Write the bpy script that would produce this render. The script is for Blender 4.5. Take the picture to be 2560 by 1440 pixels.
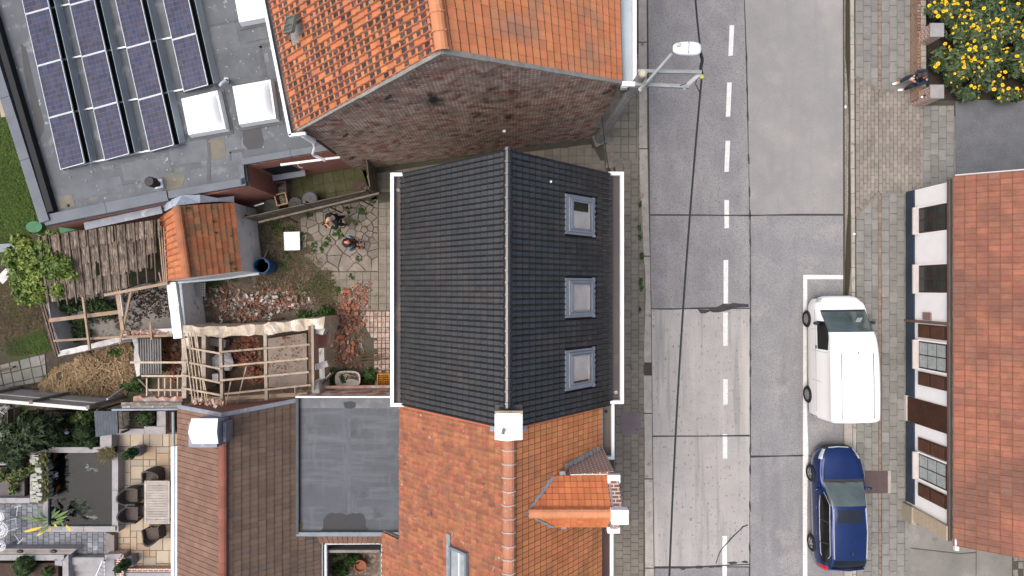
import bpy, bmesh, math, random
import numpy as np
from mathutils import Vector, Matrix
random.seed(11)
rng = np.random.default_rng(11)
for _o in list(bpy.data.objects):
 bpy.data.objects.remove(_o)
S = bpy.context.scene
COL = S.collection
# ------------------------------------------------------------------ camera, sky, sun, exposure
H = 24.6            # drone height above the yard, metres
F = 1564.0          # focal length in photograph pixels
cam = bpy.data.cameras.new('camera')
cam.sensor_width = 36.0
cam.lens = 36.0 * F / 2560.0
cam.clip_end = 500
camo = bpy.data.objects.new('camera', cam)
camo.location = (0, 0, H)
COL.objects.link(camo)
S.camera = camo
wd = bpy.data.worlds.new('World')
S.world = wd
wd.use_nodes = True
_nt = wd.node_tree
_nt.nodes.clear()
_sky = _nt.nodes.new('ShaderNodeTexSky')
_sky.sky_type = 'NISHITA'
_sky.sun_disc = False
_sky.sun_elevation = math.radians(68)
_sky.sun_rotation = math.radians(258)
_sky.air_density = 0.7
_sky.dust_density = 6.0
_sky.ozone_density = 0.6
_bg = _nt.nodes.new('ShaderNodeBackground')
_bg.inputs['Strength'].default_value = 0.15
_out = _nt.nodes.new('ShaderNodeOutputWorld')
_nt.links.new(_sky.outputs[0], _bg.inputs[0])
_nt.links.new(_bg.outputs[0], _out.inputs[0])
_sun = bpy.data.lights.new('sun', 'SUN')
_sun.energy = 0.95
_sun.angle = math.radians(65)
_sun.color = (1.0, 0.985, 0.955)
_suno = bpy.data.objects.new('sun', _sun)
_az = math.radians(258)
_el = math.radians(68)
_sd = Vector((math.sin(_az) * math.cos(_el), math.cos(_az) * math.cos(_el), math.sin(_el)))
_suno.rotation_euler = _sd.to_track_quat('Z', 'Y').to_euler()
_suno.location = (0, 0, 60)
COL.objects.link(_suno)
S.view_settings.view_transform = 'Standard'
S.view_settings.look = 'None'
S.view_settings.exposure = 0.68
S.view_settings.gamma = 1.0
S.view_settings.use_curve_mapping = False
# ------------------------------------------------------------------ helpers
def W(px, py, z=0.0):
 k = (H - z) / F
 return Vector(((px - 1280) * k, (720 - py) * k, z))
def pix(p):
 k = F / (H - p[2])
 return 1280 + p[0] * k, 720 - p[1] * k
_mats = {}
def M(name, c1, c2=None, scale=3.0, rough=0.8, bump=0.15, fine=40.0, rnd=0.0, hue=0.0, spec=0.3,
  stain=None, streak=None, speck=None, metal=0.0, lo=0.35, hi=0.65, ramp=None, coat=0.0, trans=0.0, alpha=1.0, wave=None, brick=None):
 """procedural material in world metres; rnd = value change from piece to piece; stain = [(colour, scale, lo, hi)...]"""
 if name in _mats:
  return _mats[name]
 m = bpy.data.materials.new(name)
 m.use_nodes = True
 nt = m.node_tree
 N, L = nt.nodes, nt.links
 bs = N['Principled BSDF']
 def rgba(c):
  return (c[0], c[1], c[2], 1.0)
 geo = N.new('ShaderNodeNewGeometry')
 pos = geo.outputs['Position']
 def noise(sc, det=4.0, vec=None, rgh=0.6):
  n = N.new('ShaderNodeTexNoise')
  n.inputs['Scale'].default_value = sc
  n.inputs['Detail'].default_value = det
  n.inputs['Roughness'].default_value = rgh
  L.new(vec if vec is not None else pos, n.inputs['Vector'])
  return n.outputs['Fac']
 def rng_(val, a, b):
  r = N.new('ShaderNodeMapRange')
  r.inputs[1].default_value = a
  r.inputs[2].default_value = b
  L.new(val, r.inputs[0])
  return r.outputs[0]
 def mix(fac, a, b, mode='MIX'):
  x = N.new('ShaderNodeMix')
  x.data_type = 'RGBA'
  x.blend_type = mode
  for sock, v in ((x.inputs[0], fac), (x.inputs[6], a), (x.inputs[7], b)):
   if hasattr(v, 'is_linked'):
    L.new(v, sock)
   elif isinstance(v, (int, float)):
    sock.default_value = v
   else:
    sock.default_value = rgba(v)
  return x.outputs[2]
 def math_(op, a, b=None):
  x = N.new('ShaderNodeMath')
  x.operation = op
  for i, v in enumerate((a, b)):
   if v is None:
    continue
   if hasattr(v, 'is_linked'):
    L.new(v, x.inputs[i])
   else:
    x.inputs[i].default_value = v
  return x.outputs[0]
 c2 = c2 or tuple(v * 0.8 for v in c1)
 rv = None
 if rnd or hue or ramp:
  oi = N.new('ShaderNodeObjectInfo')
  rv = math_('FRACT', math_('ADD', oi.outputs['Random'], geo.outputs['Random Per Island']))
 if ramp:
  cr = N.new('ShaderNodeValToRGB')
  cr.color_ramp.interpolation = 'CONSTANT'
  els = cr.color_ramp.elements
  while len(els) < len(ramp):
   els.new(0.5)
  for e, (p, c) in zip(els, ramp):
   e.position = p
   e.color = rgba(c)
  L.new(rv, cr.inputs[0])
  col = mix(rng_(noise(scale), lo, hi), cr.outputs[0], mix(0.25, cr.outputs[0], c2))
 else:
  col = mix(rng_(noise(scale), lo, hi), c1, c2)
 bheight = None
 if brick:
  uv = N.new('ShaderNodeUVMap')
  bt = N.new('ShaderNodeTexBrick')
  L.new(uv.outputs[0], bt.inputs['Vector'])
  bt.inputs['Scale'].default_value = 1.0
  bt.inputs['Brick Width'].default_value = brick[0]
  bt.inputs['Row Height'].default_value = brick[1]
  bt.inputs['Mortar Size'].default_value = brick[2]
  bt.inputs['Mortar Smooth'].default_value = 0.2
  bt.inputs['Bias'].default_value = 0.0
  bt.inputs['Color1'].default_value = (0, 0, 0, 1)
  bt.inputs['Color2'].default_value = (1, 1, 1, 1)
  bt.inputs['Mortar'].default_value = (0.5, 0.5, 0.5, 1)
  col = mix(math_('MULTIPLY', bt.outputs['Color'], 0.85), col, mix(rng_(noise(1.3), 0.35, 0.65), brick[4], brick[5]))
  mf = bt.outputs['Fac']
  if len(brick) > 6:
   mf = math_('MULTIPLY', mf, rng_(noise(brick[6]), 0.35, 0.6))
  col = mix(mf, col, brick[3])
  bheight = math_('SUBTRACT', 1.0, bt.outputs['Fac'])
 for st in (stain or []):
  c, sc, a, b = st[:4]
  vec = pos
  if len(st) > 4:
   mp = N.new('ShaderNodeMapping')
   mp.inputs['Scale'].default_value = st[4]
   L.new(pos, mp.inputs['Vector'])
   vec = mp.outputs[0]
  col = mix(rng_(noise(sc, 5.0, vec), a, b), col, c)
 if speck:
  c, sc, a, b = speck
  col = mix(rng_(noise(sc, 2.0), a, b), col, c)
 if rnd:
  hs = N.new('ShaderNodeHueSaturation')
  L.new(col, hs.inputs['Color'])
  L.new(rng_(rv, 0, 1), hs.inputs['Value'])
  vr = N.new('ShaderNodeMapRange')
  vr.inputs[3].default_value = 1 - rnd
  vr.inputs[4].default_value = 1 + rnd
  L.new(rv, vr.inputs[0])
  L.new(vr.outputs[0], hs.inputs['Value'])
  if hue:
   hr = N.new('ShaderNodeMapRange')
   hr.inputs[3].default_value = 0.5 - hue
   hr.inputs[4].default_value = 0.5 + hue
   L.new(math_('FRACT', math_('MULTIPLY', rv, 7.31)), hr.inputs[0])
   L.new(hr.outputs[0], hs.inputs['Hue'])
  col = hs.outputs[0]
 L.new(col, bs.inputs['Base Color'])
 bs.inputs['Roughness'].default_value = rough
 bs.inputs['Specular IOR Level'].default_value = spec
 bs.inputs['Metallic'].default_value = metal
 bs.inputs['Coat Weight'].default_value = coat
 bs.inputs['Coat Roughness'].default_value = 0.05
 bs.inputs['Transmission Weight'].default_value = trans
 bs.inputs['Alpha'].default_value = alpha
 if bump or wave:
  bp = N.new('ShaderNodeBump')
  bp.inputs['Strength'].default_value = max(bump, 0.05)
  bp.inputs['Distance'].default_value = 0.02
  h = noise(fine, 4.0)
  if bheight is not None:
   h = math_('ADD', math_('MULTIPLY', h, 0.4), bheight)
  if wave:
   h = noise(wave, 2.0)
  L.new(h, bp.inputs['Height'])
  L.new(bp.outputs[0], bs.inputs['Normal'])
 _mats[name] = m
 return m
MW = {}
def _name(o):
 return o
def tag(o, label=None, cat=None, group=None, kind=None):
 if label: o['label'] = label
 if cat: o['category'] = cat
 if group: o['group'] = group
 if kind: o['kind'] = kind
 return o
def thing(name, label, cat, loc=(0, 0, 0), rotz=0.0, group=None, kind=None):
 o = bpy.data.objects.new(name, None)
 o.empty_display_size = 0.2
 COL.objects.link(o)
 o.location = loc
 o.rotation_euler = (0, 0, rotz)
 MW[o.name] = Matrix.Translation(Vector(loc)) @ Matrix.Rotation(rotz, 4, 'Z')
 return tag(o, label, cat, group, kind)
def link(o, parent, frame, basis):
 """place o so that its world matrix is frame @ basis, keeping it movable with its parent"""
 COL.objects.link(o)
 o.matrix_basis = basis
 if parent is not None:
  o.parent = parent
  o.matrix_parent_inverse = MW[parent.name].inverted() @ frame
 else:
  o.matrix_basis = frame @ basis
 MW[o.name] = frame @ basis
def copy_tree(o, delta, label=None, parent=None):
 c = o.copy()
 COL.objects.link(c)
 if parent is None:
  c.matrix_basis = delta @ MW[o.name]
  if label: c['label'] = label
 else:
  c.parent = parent
 MW[c.name] = delta @ MW[o.name]
 for ch in o.children:
  copy_tree(ch, delta, None, c)
 return c
I4 = Matrix.Identity(4)
class MB:
 def __init__(s):
  s.v, s.f, s.mi = [], [], []
  s.cur = 0
 def add(s, vs, fs):
  b = len(s.v)
  s.v.extend(Vector(p) for p in vs)
  for f in fs:
   s.f.append(tuple(i + b for i in f))
   s.mi.append(s.cur)
  return s
 def box(s, c, size, rz=0.0, m=None):
  hx, hy, hz = size[0] / 2, size[1] / 2, size[2] / 2
  R = m if m is not None else Matrix.Rotation(rz, 3, 'Z')
  vs = [Vector(c) + R @ Vector((x * hx, y * hy, z * hz)) for z in (-1, 1) for y in (-1, 1) for x in (-1, 1)]
  return s.add(vs, [(0, 2, 3, 1), (4, 5, 7, 6), (0, 1, 5, 4), (2, 6, 7, 3), (0, 4, 6, 2), (1, 3, 7, 5)])
 def beam(s, a, b, w, h, up=(0, 0, 1)):
  a, b = Vector(a), Vector(b)
  d = (b - a)
  y = d.normalized()
  u = Vector(up)
  x = y.cross(u)
  if x.length < 1e-4:
   x = y.cross(Vector((1, 0, 0)))
  x.normalize()
  z = x.cross(y)
  R = Matrix((x, y, z)).transposed()
  return s.box((a + b) / 2, (w, d.length, h), m=R)
 def prism(s, pts, z0, z1=None):
  """polygon (list of Vector or xy) from z0 up to z1; pts may carry own z for the top when z1 is None"""
  n = len(pts)
  top = [Vector((p[0], p[1], p[2] if z1 is None else z1)) for p in pts]
  ar = sum(top[i].x * top[(i + 1) % n].y - top[(i + 1) % n].x * top[i].y for i in range(n))
  if ar < 0:
   top.reverse()
  bot = [Vector((p.x, p.y, z0)) for p in top]
  fs = [tuple(range(n, 2 * n)), tuple(reversed(range(n)))]
  for i in range(n):
   j = (i + 1) % n
   fs.append((i, j, n + j, n + i))
  return s.add(bot + top, fs)
 def slab(s, quad, t):
  """quad of 3-D corners thickened downwards along its normal"""
  q = [Vector(p) for p in quad]
  nrm = (q[1] - q[0]).cross(q[2] - q[0]).normalized()
  if nrm.z < 0:
   q.reverse()
   nrm = -nrm
  n = len(q)
  b = [p - nrm * t for p in q]
  fs = [tuple(range(n, 2 * n)), tuple(reversed(range(n)))]
  for i in range(n):
   j = (i + 1) % n
   fs.append((i, j, n + j, n + i))
  return s.add(b + q, fs)
 def tube(s, pts, r, n=8, cap=True):
  pts = [Vector(p) for p in pts]
  rs = r if isinstance(r, (list, tuple)) else [r] * len(pts)
  vs, fs = [], []
  prev = None
  for i, p in enumerate(pts):
   d = (pts[min(i + 1, len(pts) - 1)] - pts[max(i - 1, 0)]).normalized()
   if prev is None:
    a = d.cross(Vector((0, 0, 1)))
    if a.length < 1e-3:
     a = Vector((1, 0, 0))
   else:
    a = prev - d * prev.dot(d)
   a.normalize()
   prev = a
   b = d.cross(a)
   for k in range(n):
    t = 2 * math.pi * k / n
    vs.append(p + (a * math.cos(t) + b * math.sin(t)) * rs[i])
  for i in range(len(pts) - 1):
   for k in range(n):
    fs.append((i * n + k, i * n + (k + 1) % n, (i + 1) * n + (k + 1) % n, (i + 1) * n + k))
  if cap:
   fs.append(tuple(reversed(range(n))))
   fs.append(tuple(range((len(pts) - 1) * n, len(pts) * n)))
  return s.add(vs, fs)
 def lathe(s, prof, c=(0, 0, 0), n=20, sx=1.0, sy=1.0):
  vs, fs = [], []
  for (r, z) in prof:
   for k in range(n):
    t = 2 * math.pi * k / n
    vs.append((c[0] + r * sx * math.cos(t), c[1] + r * sy * math.sin(t), c[2] + z))
  for i in range(len(prof) - 1):
   for k in range(n):
    fs.append((i * n + k, i * n + (k + 1) % n, (i + 1) * n + (k + 1) % n, (i + 1) * n + k))
  if prof[0][0] > 1e-4: fs.append(tuple(reversed(range(n))))
  if prof[-1][0] > 1e-4: fs.append(tuple(range((len(prof) - 1) * n, len(prof) * n)))
  return s.add(vs, fs)
 def ball(s, c, r, n=10, sx=1, sy=1, sz=1, jit=0.0):
  prof = []
  vs, fs = [], []
  for i in range(1, n):
   a = math.pi * i / n
   for k in range(2 * n):
    t = math.pi * k / n
    q = 1 + random.uniform(-jit, jit)
    vs.append((c[0] + r * sx * q * math.sin(a) * math.cos(t), c[1] + r * sy * q * math.sin(a) * math.sin(t), c[2] - r * sz * q * math.cos(a)))
  m = 2 * n
  for i in range(n - 2):
   for k in range(m):
    fs.append((i * m + k, i * m + (k + 1) % m, (i + 1) * m + (k + 1) % m, (i + 1) * m + k))
  vs += [(c[0], c[1], c[2] - r * sz), (c[0], c[1], c[2] + r * sz)]
  b = (n - 1) * m
  for k in range(m):
   fs.append((b, (k + 1) % m, k))
   fs.append((b + 1, (n - 2) * m + k, (n - 2) * m + (k + 1) % m))
  return s.add(vs, fs)
 def mesh(s, name, mats, smooth=False, origin=None):
  me = bpy.data.meshes.new(name)
  vs = s.v if origin is None else [p - origin for p in s.v]
  me.from_pydata([tuple(p) for p in vs], [], s.f)
  for m in (mats if isinstance(mats, (list, tuple)) else [mats]):
   me.materials.append(m)
  if len(me.materials) > 1:
   me.polygons.foreach_set('material_index', s.mi)
  if smooth:
   me.polygons.foreach_set('use_smooth', [True] * len(me.polygons))
  metre_uv(me, s.v)
  me.update()
  return me
 def build(s, name, mats, parent=None, label=None, cat=None, group=None, kind=None, frame=None, smooth=False, bevel=0.0):
  xs = [p.x for p in s.v]; ys = [p.y for p in s.v]; zs = [p.z for p in s.v]
  c = Vector(((min(xs) + max(xs)) / 2, (min(ys) + max(ys)) / 2, min(zs)))
  me = s.mesh(name, mats, smooth, c)
  o = bpy.data.objects.new(name, me)
  link(o, parent, frame if frame is not None else I4, Matrix.Translation(c))
  if bevel:
   bv = o.modifiers.new('bevel', 'BEVEL')
   bv.width = bevel
   bv.segments = 2
   bv.limit_method = 'ANGLE'
   bv.angle_limit = math.radians(35)
  return tag(o, label, cat, group, kind)
def metre_uv(me, wv):
 uv = me.uv_layers.new(name='UVMap')
 data = np.zeros((len(me.loops), 2), dtype=np.float32)
 if len(me.loops) > 4000:
  return
 for p in me.polygons:
  n = p.normal
  if abs(n.z) > 0.8:
   for li in p.loop_indices:
    q = wv[me.loops[li].vertex_index]
    data[li] = (q[0], q[1])
  else:
   t = Vector((-n.y, n.x, 0)).normalized()
   for li in p.loop_indices:
    q = wv[me.loops[li].vertex_index]
    data[li] = (q[0] * t.x + q[1] * t.y, q[2])
 uv.data.foreach_set('uv', data.ravel())
def raw_object(name, verts, faces_flat, per, mat, parent=None, smooth=False, **kw):
 """big mesh from numpy arrays; faces all with 'per' corners"""
 me = bpy.data.meshes.new(name)
 nv, nf = len(verts), len(faces_flat) // per
 me.vertices.add(nv)
 me.vertices.foreach_set('co', np.asarray(verts, dtype=np.float32).ravel())
 me.loops.add(nf * per)
 me.loops.foreach_set('vertex_index', np.asarray(faces_flat, dtype=np.int32))
 me.polygons.add(nf)
 me.polygons.foreach_set('loop_start', np.arange(0, nf * per, per, dtype=np.int32))
 me.polygons.foreach_set('loop_total', np.full(nf, per, dtype=np.int32))
 if smooth:
  me.polygons.foreach_set('use_smooth', np.ones(nf, dtype=bool))
 for m in (mat if isinstance(mat, (list, tuple)) else [mat]):
  me.materials.append(m)
 me.update(calc_edges=True)
 o = bpy.data.objects.new(name, me)
 link(o, parent, kw.pop('frame', I4), I4)
 return tag(o, **kw)
def leaves(name, blobs, n, size, mat, parent=None, shell=0.5, flat=0.35, aspect=1.7, **kw):
 """leaf clumps: n folded leaf quads spread over ellipsoids (centre, radii); shell = share kept near the surface"""
 vol = np.array([b[1][0] * b[1][1] * b[1][2] for b in blobs]) ** 0.66
 pick = rng.choice(len(blobs), n, p=vol / vol.sum())
 C = np.array([b[0] for b in blobs])[pick]
 R = np.array([b[1] for b in blobs])[pick]
 d = rng.normal(size=(n, 3))
 d /= np.linalg.norm(d, axis=1)[:, None]
 d[:, 2] = np.abs(d[:, 2]) * np.where(rng.random(n) < 0.8, 1, -1)
 r = shell + (1 - shell) * rng.random(n) ** 0.6
 r *= 0.85 + 0.3 * np.sin(7 * d[:, 0] + pick) * np.sin(6 * d[:, 1] + 2 * pick)
 P = C + d * r[:, None] * R
 nrm = d + rng.normal(scale=0.7, size=(n, 3)) + np.array([0, 0, flat])
 nrm /= np.linalg.norm(nrm, axis=1)[:, None]
 a = np.cross(nrm, rng.normal(size=(n, 3)))
 a /= np.linalg.norm(a, axis=1)[:, None]
 b = np.cross(nrm, a)
 sz = size * rng.uniform(0.55, 1.3, n)[:, None]
 V = np.empty((n, 4, 3))
 V[:, 0] = P - a * sz * aspect / 2
 V[:, 1] = P + b * sz / 2 - nrm * sz * 0.15
 V[:, 2] = P + a * sz * aspect / 2 - nrm * sz * 0.1
 V[:, 3] = P - b * sz / 2 - nrm * sz * 0.15
 return raw_object(name, V.reshape(-1, 3), np.arange(4 * n), 4, mat, parent, **kw)
def inpoly(x, y, poly):
 c = False
 j = len(poly) - 1
 for i in range(len(poly)):
  if (poly[i][1] > y) != (poly[j][1] > y) and x < (poly[j][0] - poly[i][0]) * (y - poly[i][1]) / (poly[j][1] - poly[i][1]) + poly[i][0]:
   c = not c
  j = i
 return c
def clip(sub, poly):
 """Sutherland-Hodgman; poly convex, counter-clockwise"""
 out = list(sub)
 n = len(poly)
 for i in range(n):
  a, b = poly[i], poly[(i + 1) % n]
  inp, out = out, []
  if not inp: break
  def side(p): return (b[0] - a[0]) * (p[1] - a[1]) - (b[1] - a[1]) * (p[0] - a[0])
  for k in range(len(inp)):
   p, q = inp[k - 1], inp[k]
   sp, sq = side(p), side(q)
   if (sp >= 0) != (sq >= 0):
    t = sp / (sp - sq)
    out.append((p[0] + (q[0] - p[0]) * t, p[1] + (q[1] - p[1]) * t))
   if sq >= 0: out.append(q)
 return out
def area2(p):
 return sum(p[i][0] * p[(i + 1) % len(p)][1] - p[(i + 1) % len(p)][0] * p[i][1] for i in range(len(p))) / 2
def shrink(poly, g):
 c = (sum(p[0] for p in poly) / len(poly), sum(p[1] for p in poly) / len(poly))
 o = []
 for p in poly:
  d = math.hypot(p[0] - c[0], p[1] - c[1]) or 1
  k = max(0.2, 1 - g / d)
  o.append((c[0] + (p[0] - c[0]) * k, c[1] + (p[1] - c[1]) * k))
 return o
def inframe(p, m=15):
 x, y = pix(p)
 return -m < x < 2560 + m and -m < y < 1440 + m
def pieces(parent, name, mat, polys, ztop, thick, limit=300, jit=0.004, bevel=True):
 """flat stones: each polygon (world xy) an object of its own; those past the limit joined as one stuff part"""
 vis = [p for p in polys if inframe((sum(q[0] for q in p) / len(p), sum(q[1] for q in p) / len(p), ztop))]
 hid = [p for p in polys if p not in vis]
 vis.sort(key=lambda p: -abs(area2(p)))
 cache = {}
 rest = MB()
 for k, p in enumerate(vis + hid):
  dz = random.uniform(-jit, jit)
  if area2(p) < 0: p = p[::-1]
  c = Vector((sum(q[0] for q in p) / len(p), sum(q[1] for q in p) / len(p), 0))
  loc = [(q[0] - c.x, q[1] - c.y) for q in p]
  b = min(0.012, 0.1 * math.sqrt(abs(area2(p))))
  inner = shrink(loc, b * 1.4)
  n = len(loc)
  vs = [(q[0], q[1], -thick) for q in loc] + [(q[0], q[1], -b) for q in loc] + [(q[0], q[1], 0) for q in inner]
  fs = [tuple(range(2 * n, 3 * n))]
  for i in range(n):
   j = (i + 1) % n
   fs.append((i, j, n + j, n + i))
   fs.append((n + i, n + j, 2 * n + j, 2 * n + i))
  if k < min(limit, len(vis)):
   key = tuple(round(v, 3) for q in loc for v in q)
   me = cache.get(key)
   if me is None:
    mb = MB().add(vs, fs)
    me = mb.mesh(name, mat)
    cache[key] = me
   o = bpy.data.objects.new(name, me)
   link(o, parent, I4, Matrix.Translation((c.x, c.y, ztop + dz)) @ Matrix.Rotation(random.uniform(-.006, .006), 4, 'X') @ Matrix.Rotation(random.uniform(-.006, .006), 4, 'Y'))
  else:
   rest.add([(v[0] + c.x, v[1] + c.y, v[2] + ztop + dz) for v in vs], fs)
 if rest.v:
  rest.build(name, mat, parent, kind='stuff')
def grid_polys(poly_px, org_px, ang, tw, th, gap=0.008, z=0.0, bond=0.0, keep=1.0, jit=0.0):
 """rectangular stones laid over a convex pixel polygon on level z; ang turns the courses; bond shifts every other column along its length"""
 P = [tuple(W(x, y, z)[:2]) for x, y in poly_px]
 if area2(P) < 0: P.reverse()
 o = W(org_px[0], org_px[1], z)
 ca, sa = math.cos(ang), math.sin(ang)
 us = [((p[0] - o.x) * ca + (p[1] - o.y) * sa, -(p[0] - o.x) * sa + (p[1] - o.y) * ca) for p in P]
 i0, i1 = math.floor(min(u[0] for u in us) / tw), math.ceil(max(u[0] for u in us) / tw)
 j0, j1 = math.floor(min(u[1] for u in us) / th) - 1, math.ceil(max(u[1] for u in us) / th) + 1
 out = []
 g = gap / 2
 for i in range(i0, i1):
  sh = bond * th * (i % 2)
  for j in range(j0, j1):
   if random.random() > keep: continue
   e = lambda: random.uniform(-jit, jit)
   q = [(i * tw + g + e(), j * th + g + sh + e()), ((i + 1) * tw - g + e(), j * th + g + sh + e()), ((i + 1) * tw - g + e(), (j + 1) * th - g + sh + e()), (i * tw + g + e(), (j + 1) * th - g + sh + e())]
   q = [(o.x + a * ca - b * sa, o.y + a * sa + b * ca) for a, b in q]
   c = q if all(inside_convex(p, P) for p in q) else clip(q, P)
   if len(c) >= 3 and abs(area2(c)) > 0.12 * tw * th:
    out.append(c)
 return out
def inside_convex(p, P):
 n = len(P)
 return all((P[(i + 1) % n][0] - P[i][0]) * (p[1] - P[i][1]) - (P[(i + 1) % n][1] - P[i][1]) * (p[0] - P[i][0]) >= -1e-9 for i in range(n))
def sheet(name, poly_px, z, mat, parent=None, thick=0.05, kind='structure', **kw):
 return MB().prism([W(x, y, z) for x, y in poly_px], z - thick, z).build(name, mat, parent, kind=kind, **kw)
def strip_poly(path, w):
 """polygon round a pixel polyline of pixel width w"""
 L_, R_ = [], []
 for i, p in enumerate(path):
  a, b = path[max(0, i - 1)], path[min(len(path) - 1, i + 1)]
  d = math.hypot(b[0] - a[0], b[1] - a[1]) or 1
  nx, ny = -(b[1] - a[1]) / d, (b[0] - a[0]) / d
  ww = w * (p[2] if len(p) > 2 else 1) / 2
  L_.append((p[0] + nx * ww, p[1] + ny * ww))
  R_.append((p[0] - nx * ww, p[1] - ny * ww))
 return L_ + R_[::-1]
# ------------------------------------------------------------------ roof tiles
def tile_data(profile, lift=0.03, lap=0.12, vseg=(-0.5, 0.5), stain_shade_cells=None, drop=0.03, lip=0.0, lipmat=0):  # cells given the second colour: lichen stains, and groove shade painted dark
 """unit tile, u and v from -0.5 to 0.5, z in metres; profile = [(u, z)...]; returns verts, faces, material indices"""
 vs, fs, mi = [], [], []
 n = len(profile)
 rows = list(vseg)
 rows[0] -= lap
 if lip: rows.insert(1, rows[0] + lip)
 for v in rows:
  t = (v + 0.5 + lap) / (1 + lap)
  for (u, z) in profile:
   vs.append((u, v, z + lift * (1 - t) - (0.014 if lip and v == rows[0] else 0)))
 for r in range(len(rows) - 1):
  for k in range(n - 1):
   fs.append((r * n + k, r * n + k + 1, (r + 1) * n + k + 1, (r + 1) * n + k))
   mi.append(lipmat if lip and r == 0 else (1 if stain_shade_cells and (r - (1 if lip else 0), k) in stain_shade_cells else 0))
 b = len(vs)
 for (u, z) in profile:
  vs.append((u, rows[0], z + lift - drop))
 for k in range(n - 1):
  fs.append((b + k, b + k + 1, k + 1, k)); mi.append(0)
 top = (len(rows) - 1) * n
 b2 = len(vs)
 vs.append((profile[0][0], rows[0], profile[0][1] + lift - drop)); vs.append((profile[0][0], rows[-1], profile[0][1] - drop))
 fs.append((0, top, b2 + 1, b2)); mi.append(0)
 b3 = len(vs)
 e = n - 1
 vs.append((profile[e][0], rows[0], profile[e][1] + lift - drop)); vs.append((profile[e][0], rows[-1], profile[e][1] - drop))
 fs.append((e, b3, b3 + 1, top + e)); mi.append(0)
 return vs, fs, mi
def tiled_slope(parent, E0, E1, R0, R1, ncol, nrow, tiles, mats, skip=None, limit=300, jit=0.01, name='roof_tile', choose=None, tilt=0.01):
 """tiles over the slope E0-E1 (eave) to R0-R1 (ridge); tiles = list of tile_data; choose(u, v) -> index"""
 E0, E1, R0, R1 = Vector(E0), Vector(E1), Vector(R0), Vector(R1)
 mes = []
 for vs, fs, mi in tiles:
  mb = MB(); mb.add(vs, fs); mb.mi = list(mi)
  mes.append(mb.mesh(name, mats))
 cells = []
 def q(u, v):
  a = E0.lerp(E1, u); b = R0.lerp(R1, u)
  return a.lerp(b, v)
 sgn = 1 if (E1 - E0).cross(R0 - E0).z > 0 else -1
 for i in range(ncol):
  for j in range(nrow):
   uc, vc = (i + .5) / ncol, (j + .5) / nrow
   c = q(uc, vc)
   if skip and skip(c, uc, vc): continue
   u = q((i + 1) / ncol, vc) - q(i / ncol, vc)
   v = q(uc, (j + 1) / nrow) - q(uc, j / nrow)
   if sgn < 0: u = -u
   y = v.normalized()
   z = u.cross(v).normalized()
   x = y.cross(z)
   Mx = Matrix.Identity(4)
   wu = u.dot(x)
   R = Matrix((x, y, z)).transposed() @ Matrix.Rotation(random.uniform(-tilt, tilt), 3, 'Z') @ Matrix.Rotation(random.uniform(-tilt, tilt), 3, 'X') @ Matrix.Rotation(random.uniform(-tilt, tilt), 3, 'Y')
   for r in range(3):
    Mx[r][0] = R[r][0] * wu
    Mx[r][1] = R[r][1] * v.length
    Mx[r][2] = R[r][2]
    Mx[r][3] = c[r] + z[r] * random.uniform(0, jit)
   k = choose(uc, vc) if choose else random.randrange(len(tiles))
   a = 0.0
   if inframe(c, 5):
    P = [pix(c + u * s + v * t) for s, t in ((-.5, -.5), (.5, -.5), (.5, .5), (-.5, .5))]
    a = abs(area2(P))
   cells.append((a, Mx, k))
 cells.sort(key=lambda t: -t[0])
 rest = MB()
 for n, (a, Mx, k) in enumerate(cells):
  if n < limit and a > 0:
   o = bpy.data.objects.new(name, mes[k])
   link(o, parent, I4, Mx)
  else:
   vs, fs, mi = tiles[k]
   rest.add([Mx @ Vector(p) for p in vs], fs)
   rest.mi[-len(fs):] = list(mi)
 if rest.v:
  rest.build(name, mats, parent, kind='stuff')
def ridge_tiles(parent, a, b, n, r, mat, collar=0.02, gap=None, name='ridge_tile', squash=0.75, flatten=False, joint_mat=None):
 """half-round ridge tiles laid along a-b, each with a collar at its end"""
 a, b = Vector(a), Vector(b)
 d = (b - a) / n
 y = d.normalized()
 x = y.cross(Vector((0, 0, 1))).normalized()
 z = x.cross(y)
 mb = MB()
 L_ = d.length
 prof = []
 K = 7
 for (yy, rr) in ((-L_ / 2, r), (L_ / 2 - 0.05, r * 0.97), (L_ / 2 - 0.045, r + collar), (L_ / 2 + 0.005, r + collar)):
  for k in range(K):
   t = math.pi * k / (K - 1)
   prof.append((rr * math.cos(t), yy, rr * squash * math.sin(t)))
 fs = []
 for i in range(3):
  for k in range(K - 1):
   fs.append((i * K + k, (i + 1) * K + k, (i + 1) * K + k + 1, i * K + k + 1))
 mb.add(prof, fs)
 me = mb.mesh(name, mat, smooth=False)
 R = Matrix((x, y, z)).transposed().to_4x4()
 for i in range(n):
  c = a + d * (i + .5)
  o = bpy.data.objects.new(name, me)
  link(o, parent, I4, Matrix.Translation(c + z * random.uniform(0, .006)) @ R @ Matrix.Rotation(random.uniform(-.012, .012), 4, 'Z'))
def extrude_y(mb, prof, y0, y1):
 n = len(prof)
 vs = [(x, y0, z) for x, z in prof] + [(x, y1, z) for x, z in prof]
 fs = [tuple(range(n)), tuple(reversed(range(n, 2 * n)))]
 for i in range(n):
  j = (i + 1) % n
  fs.append((i, n + i, n + j, j))
 return mb.add(vs, fs)
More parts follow.
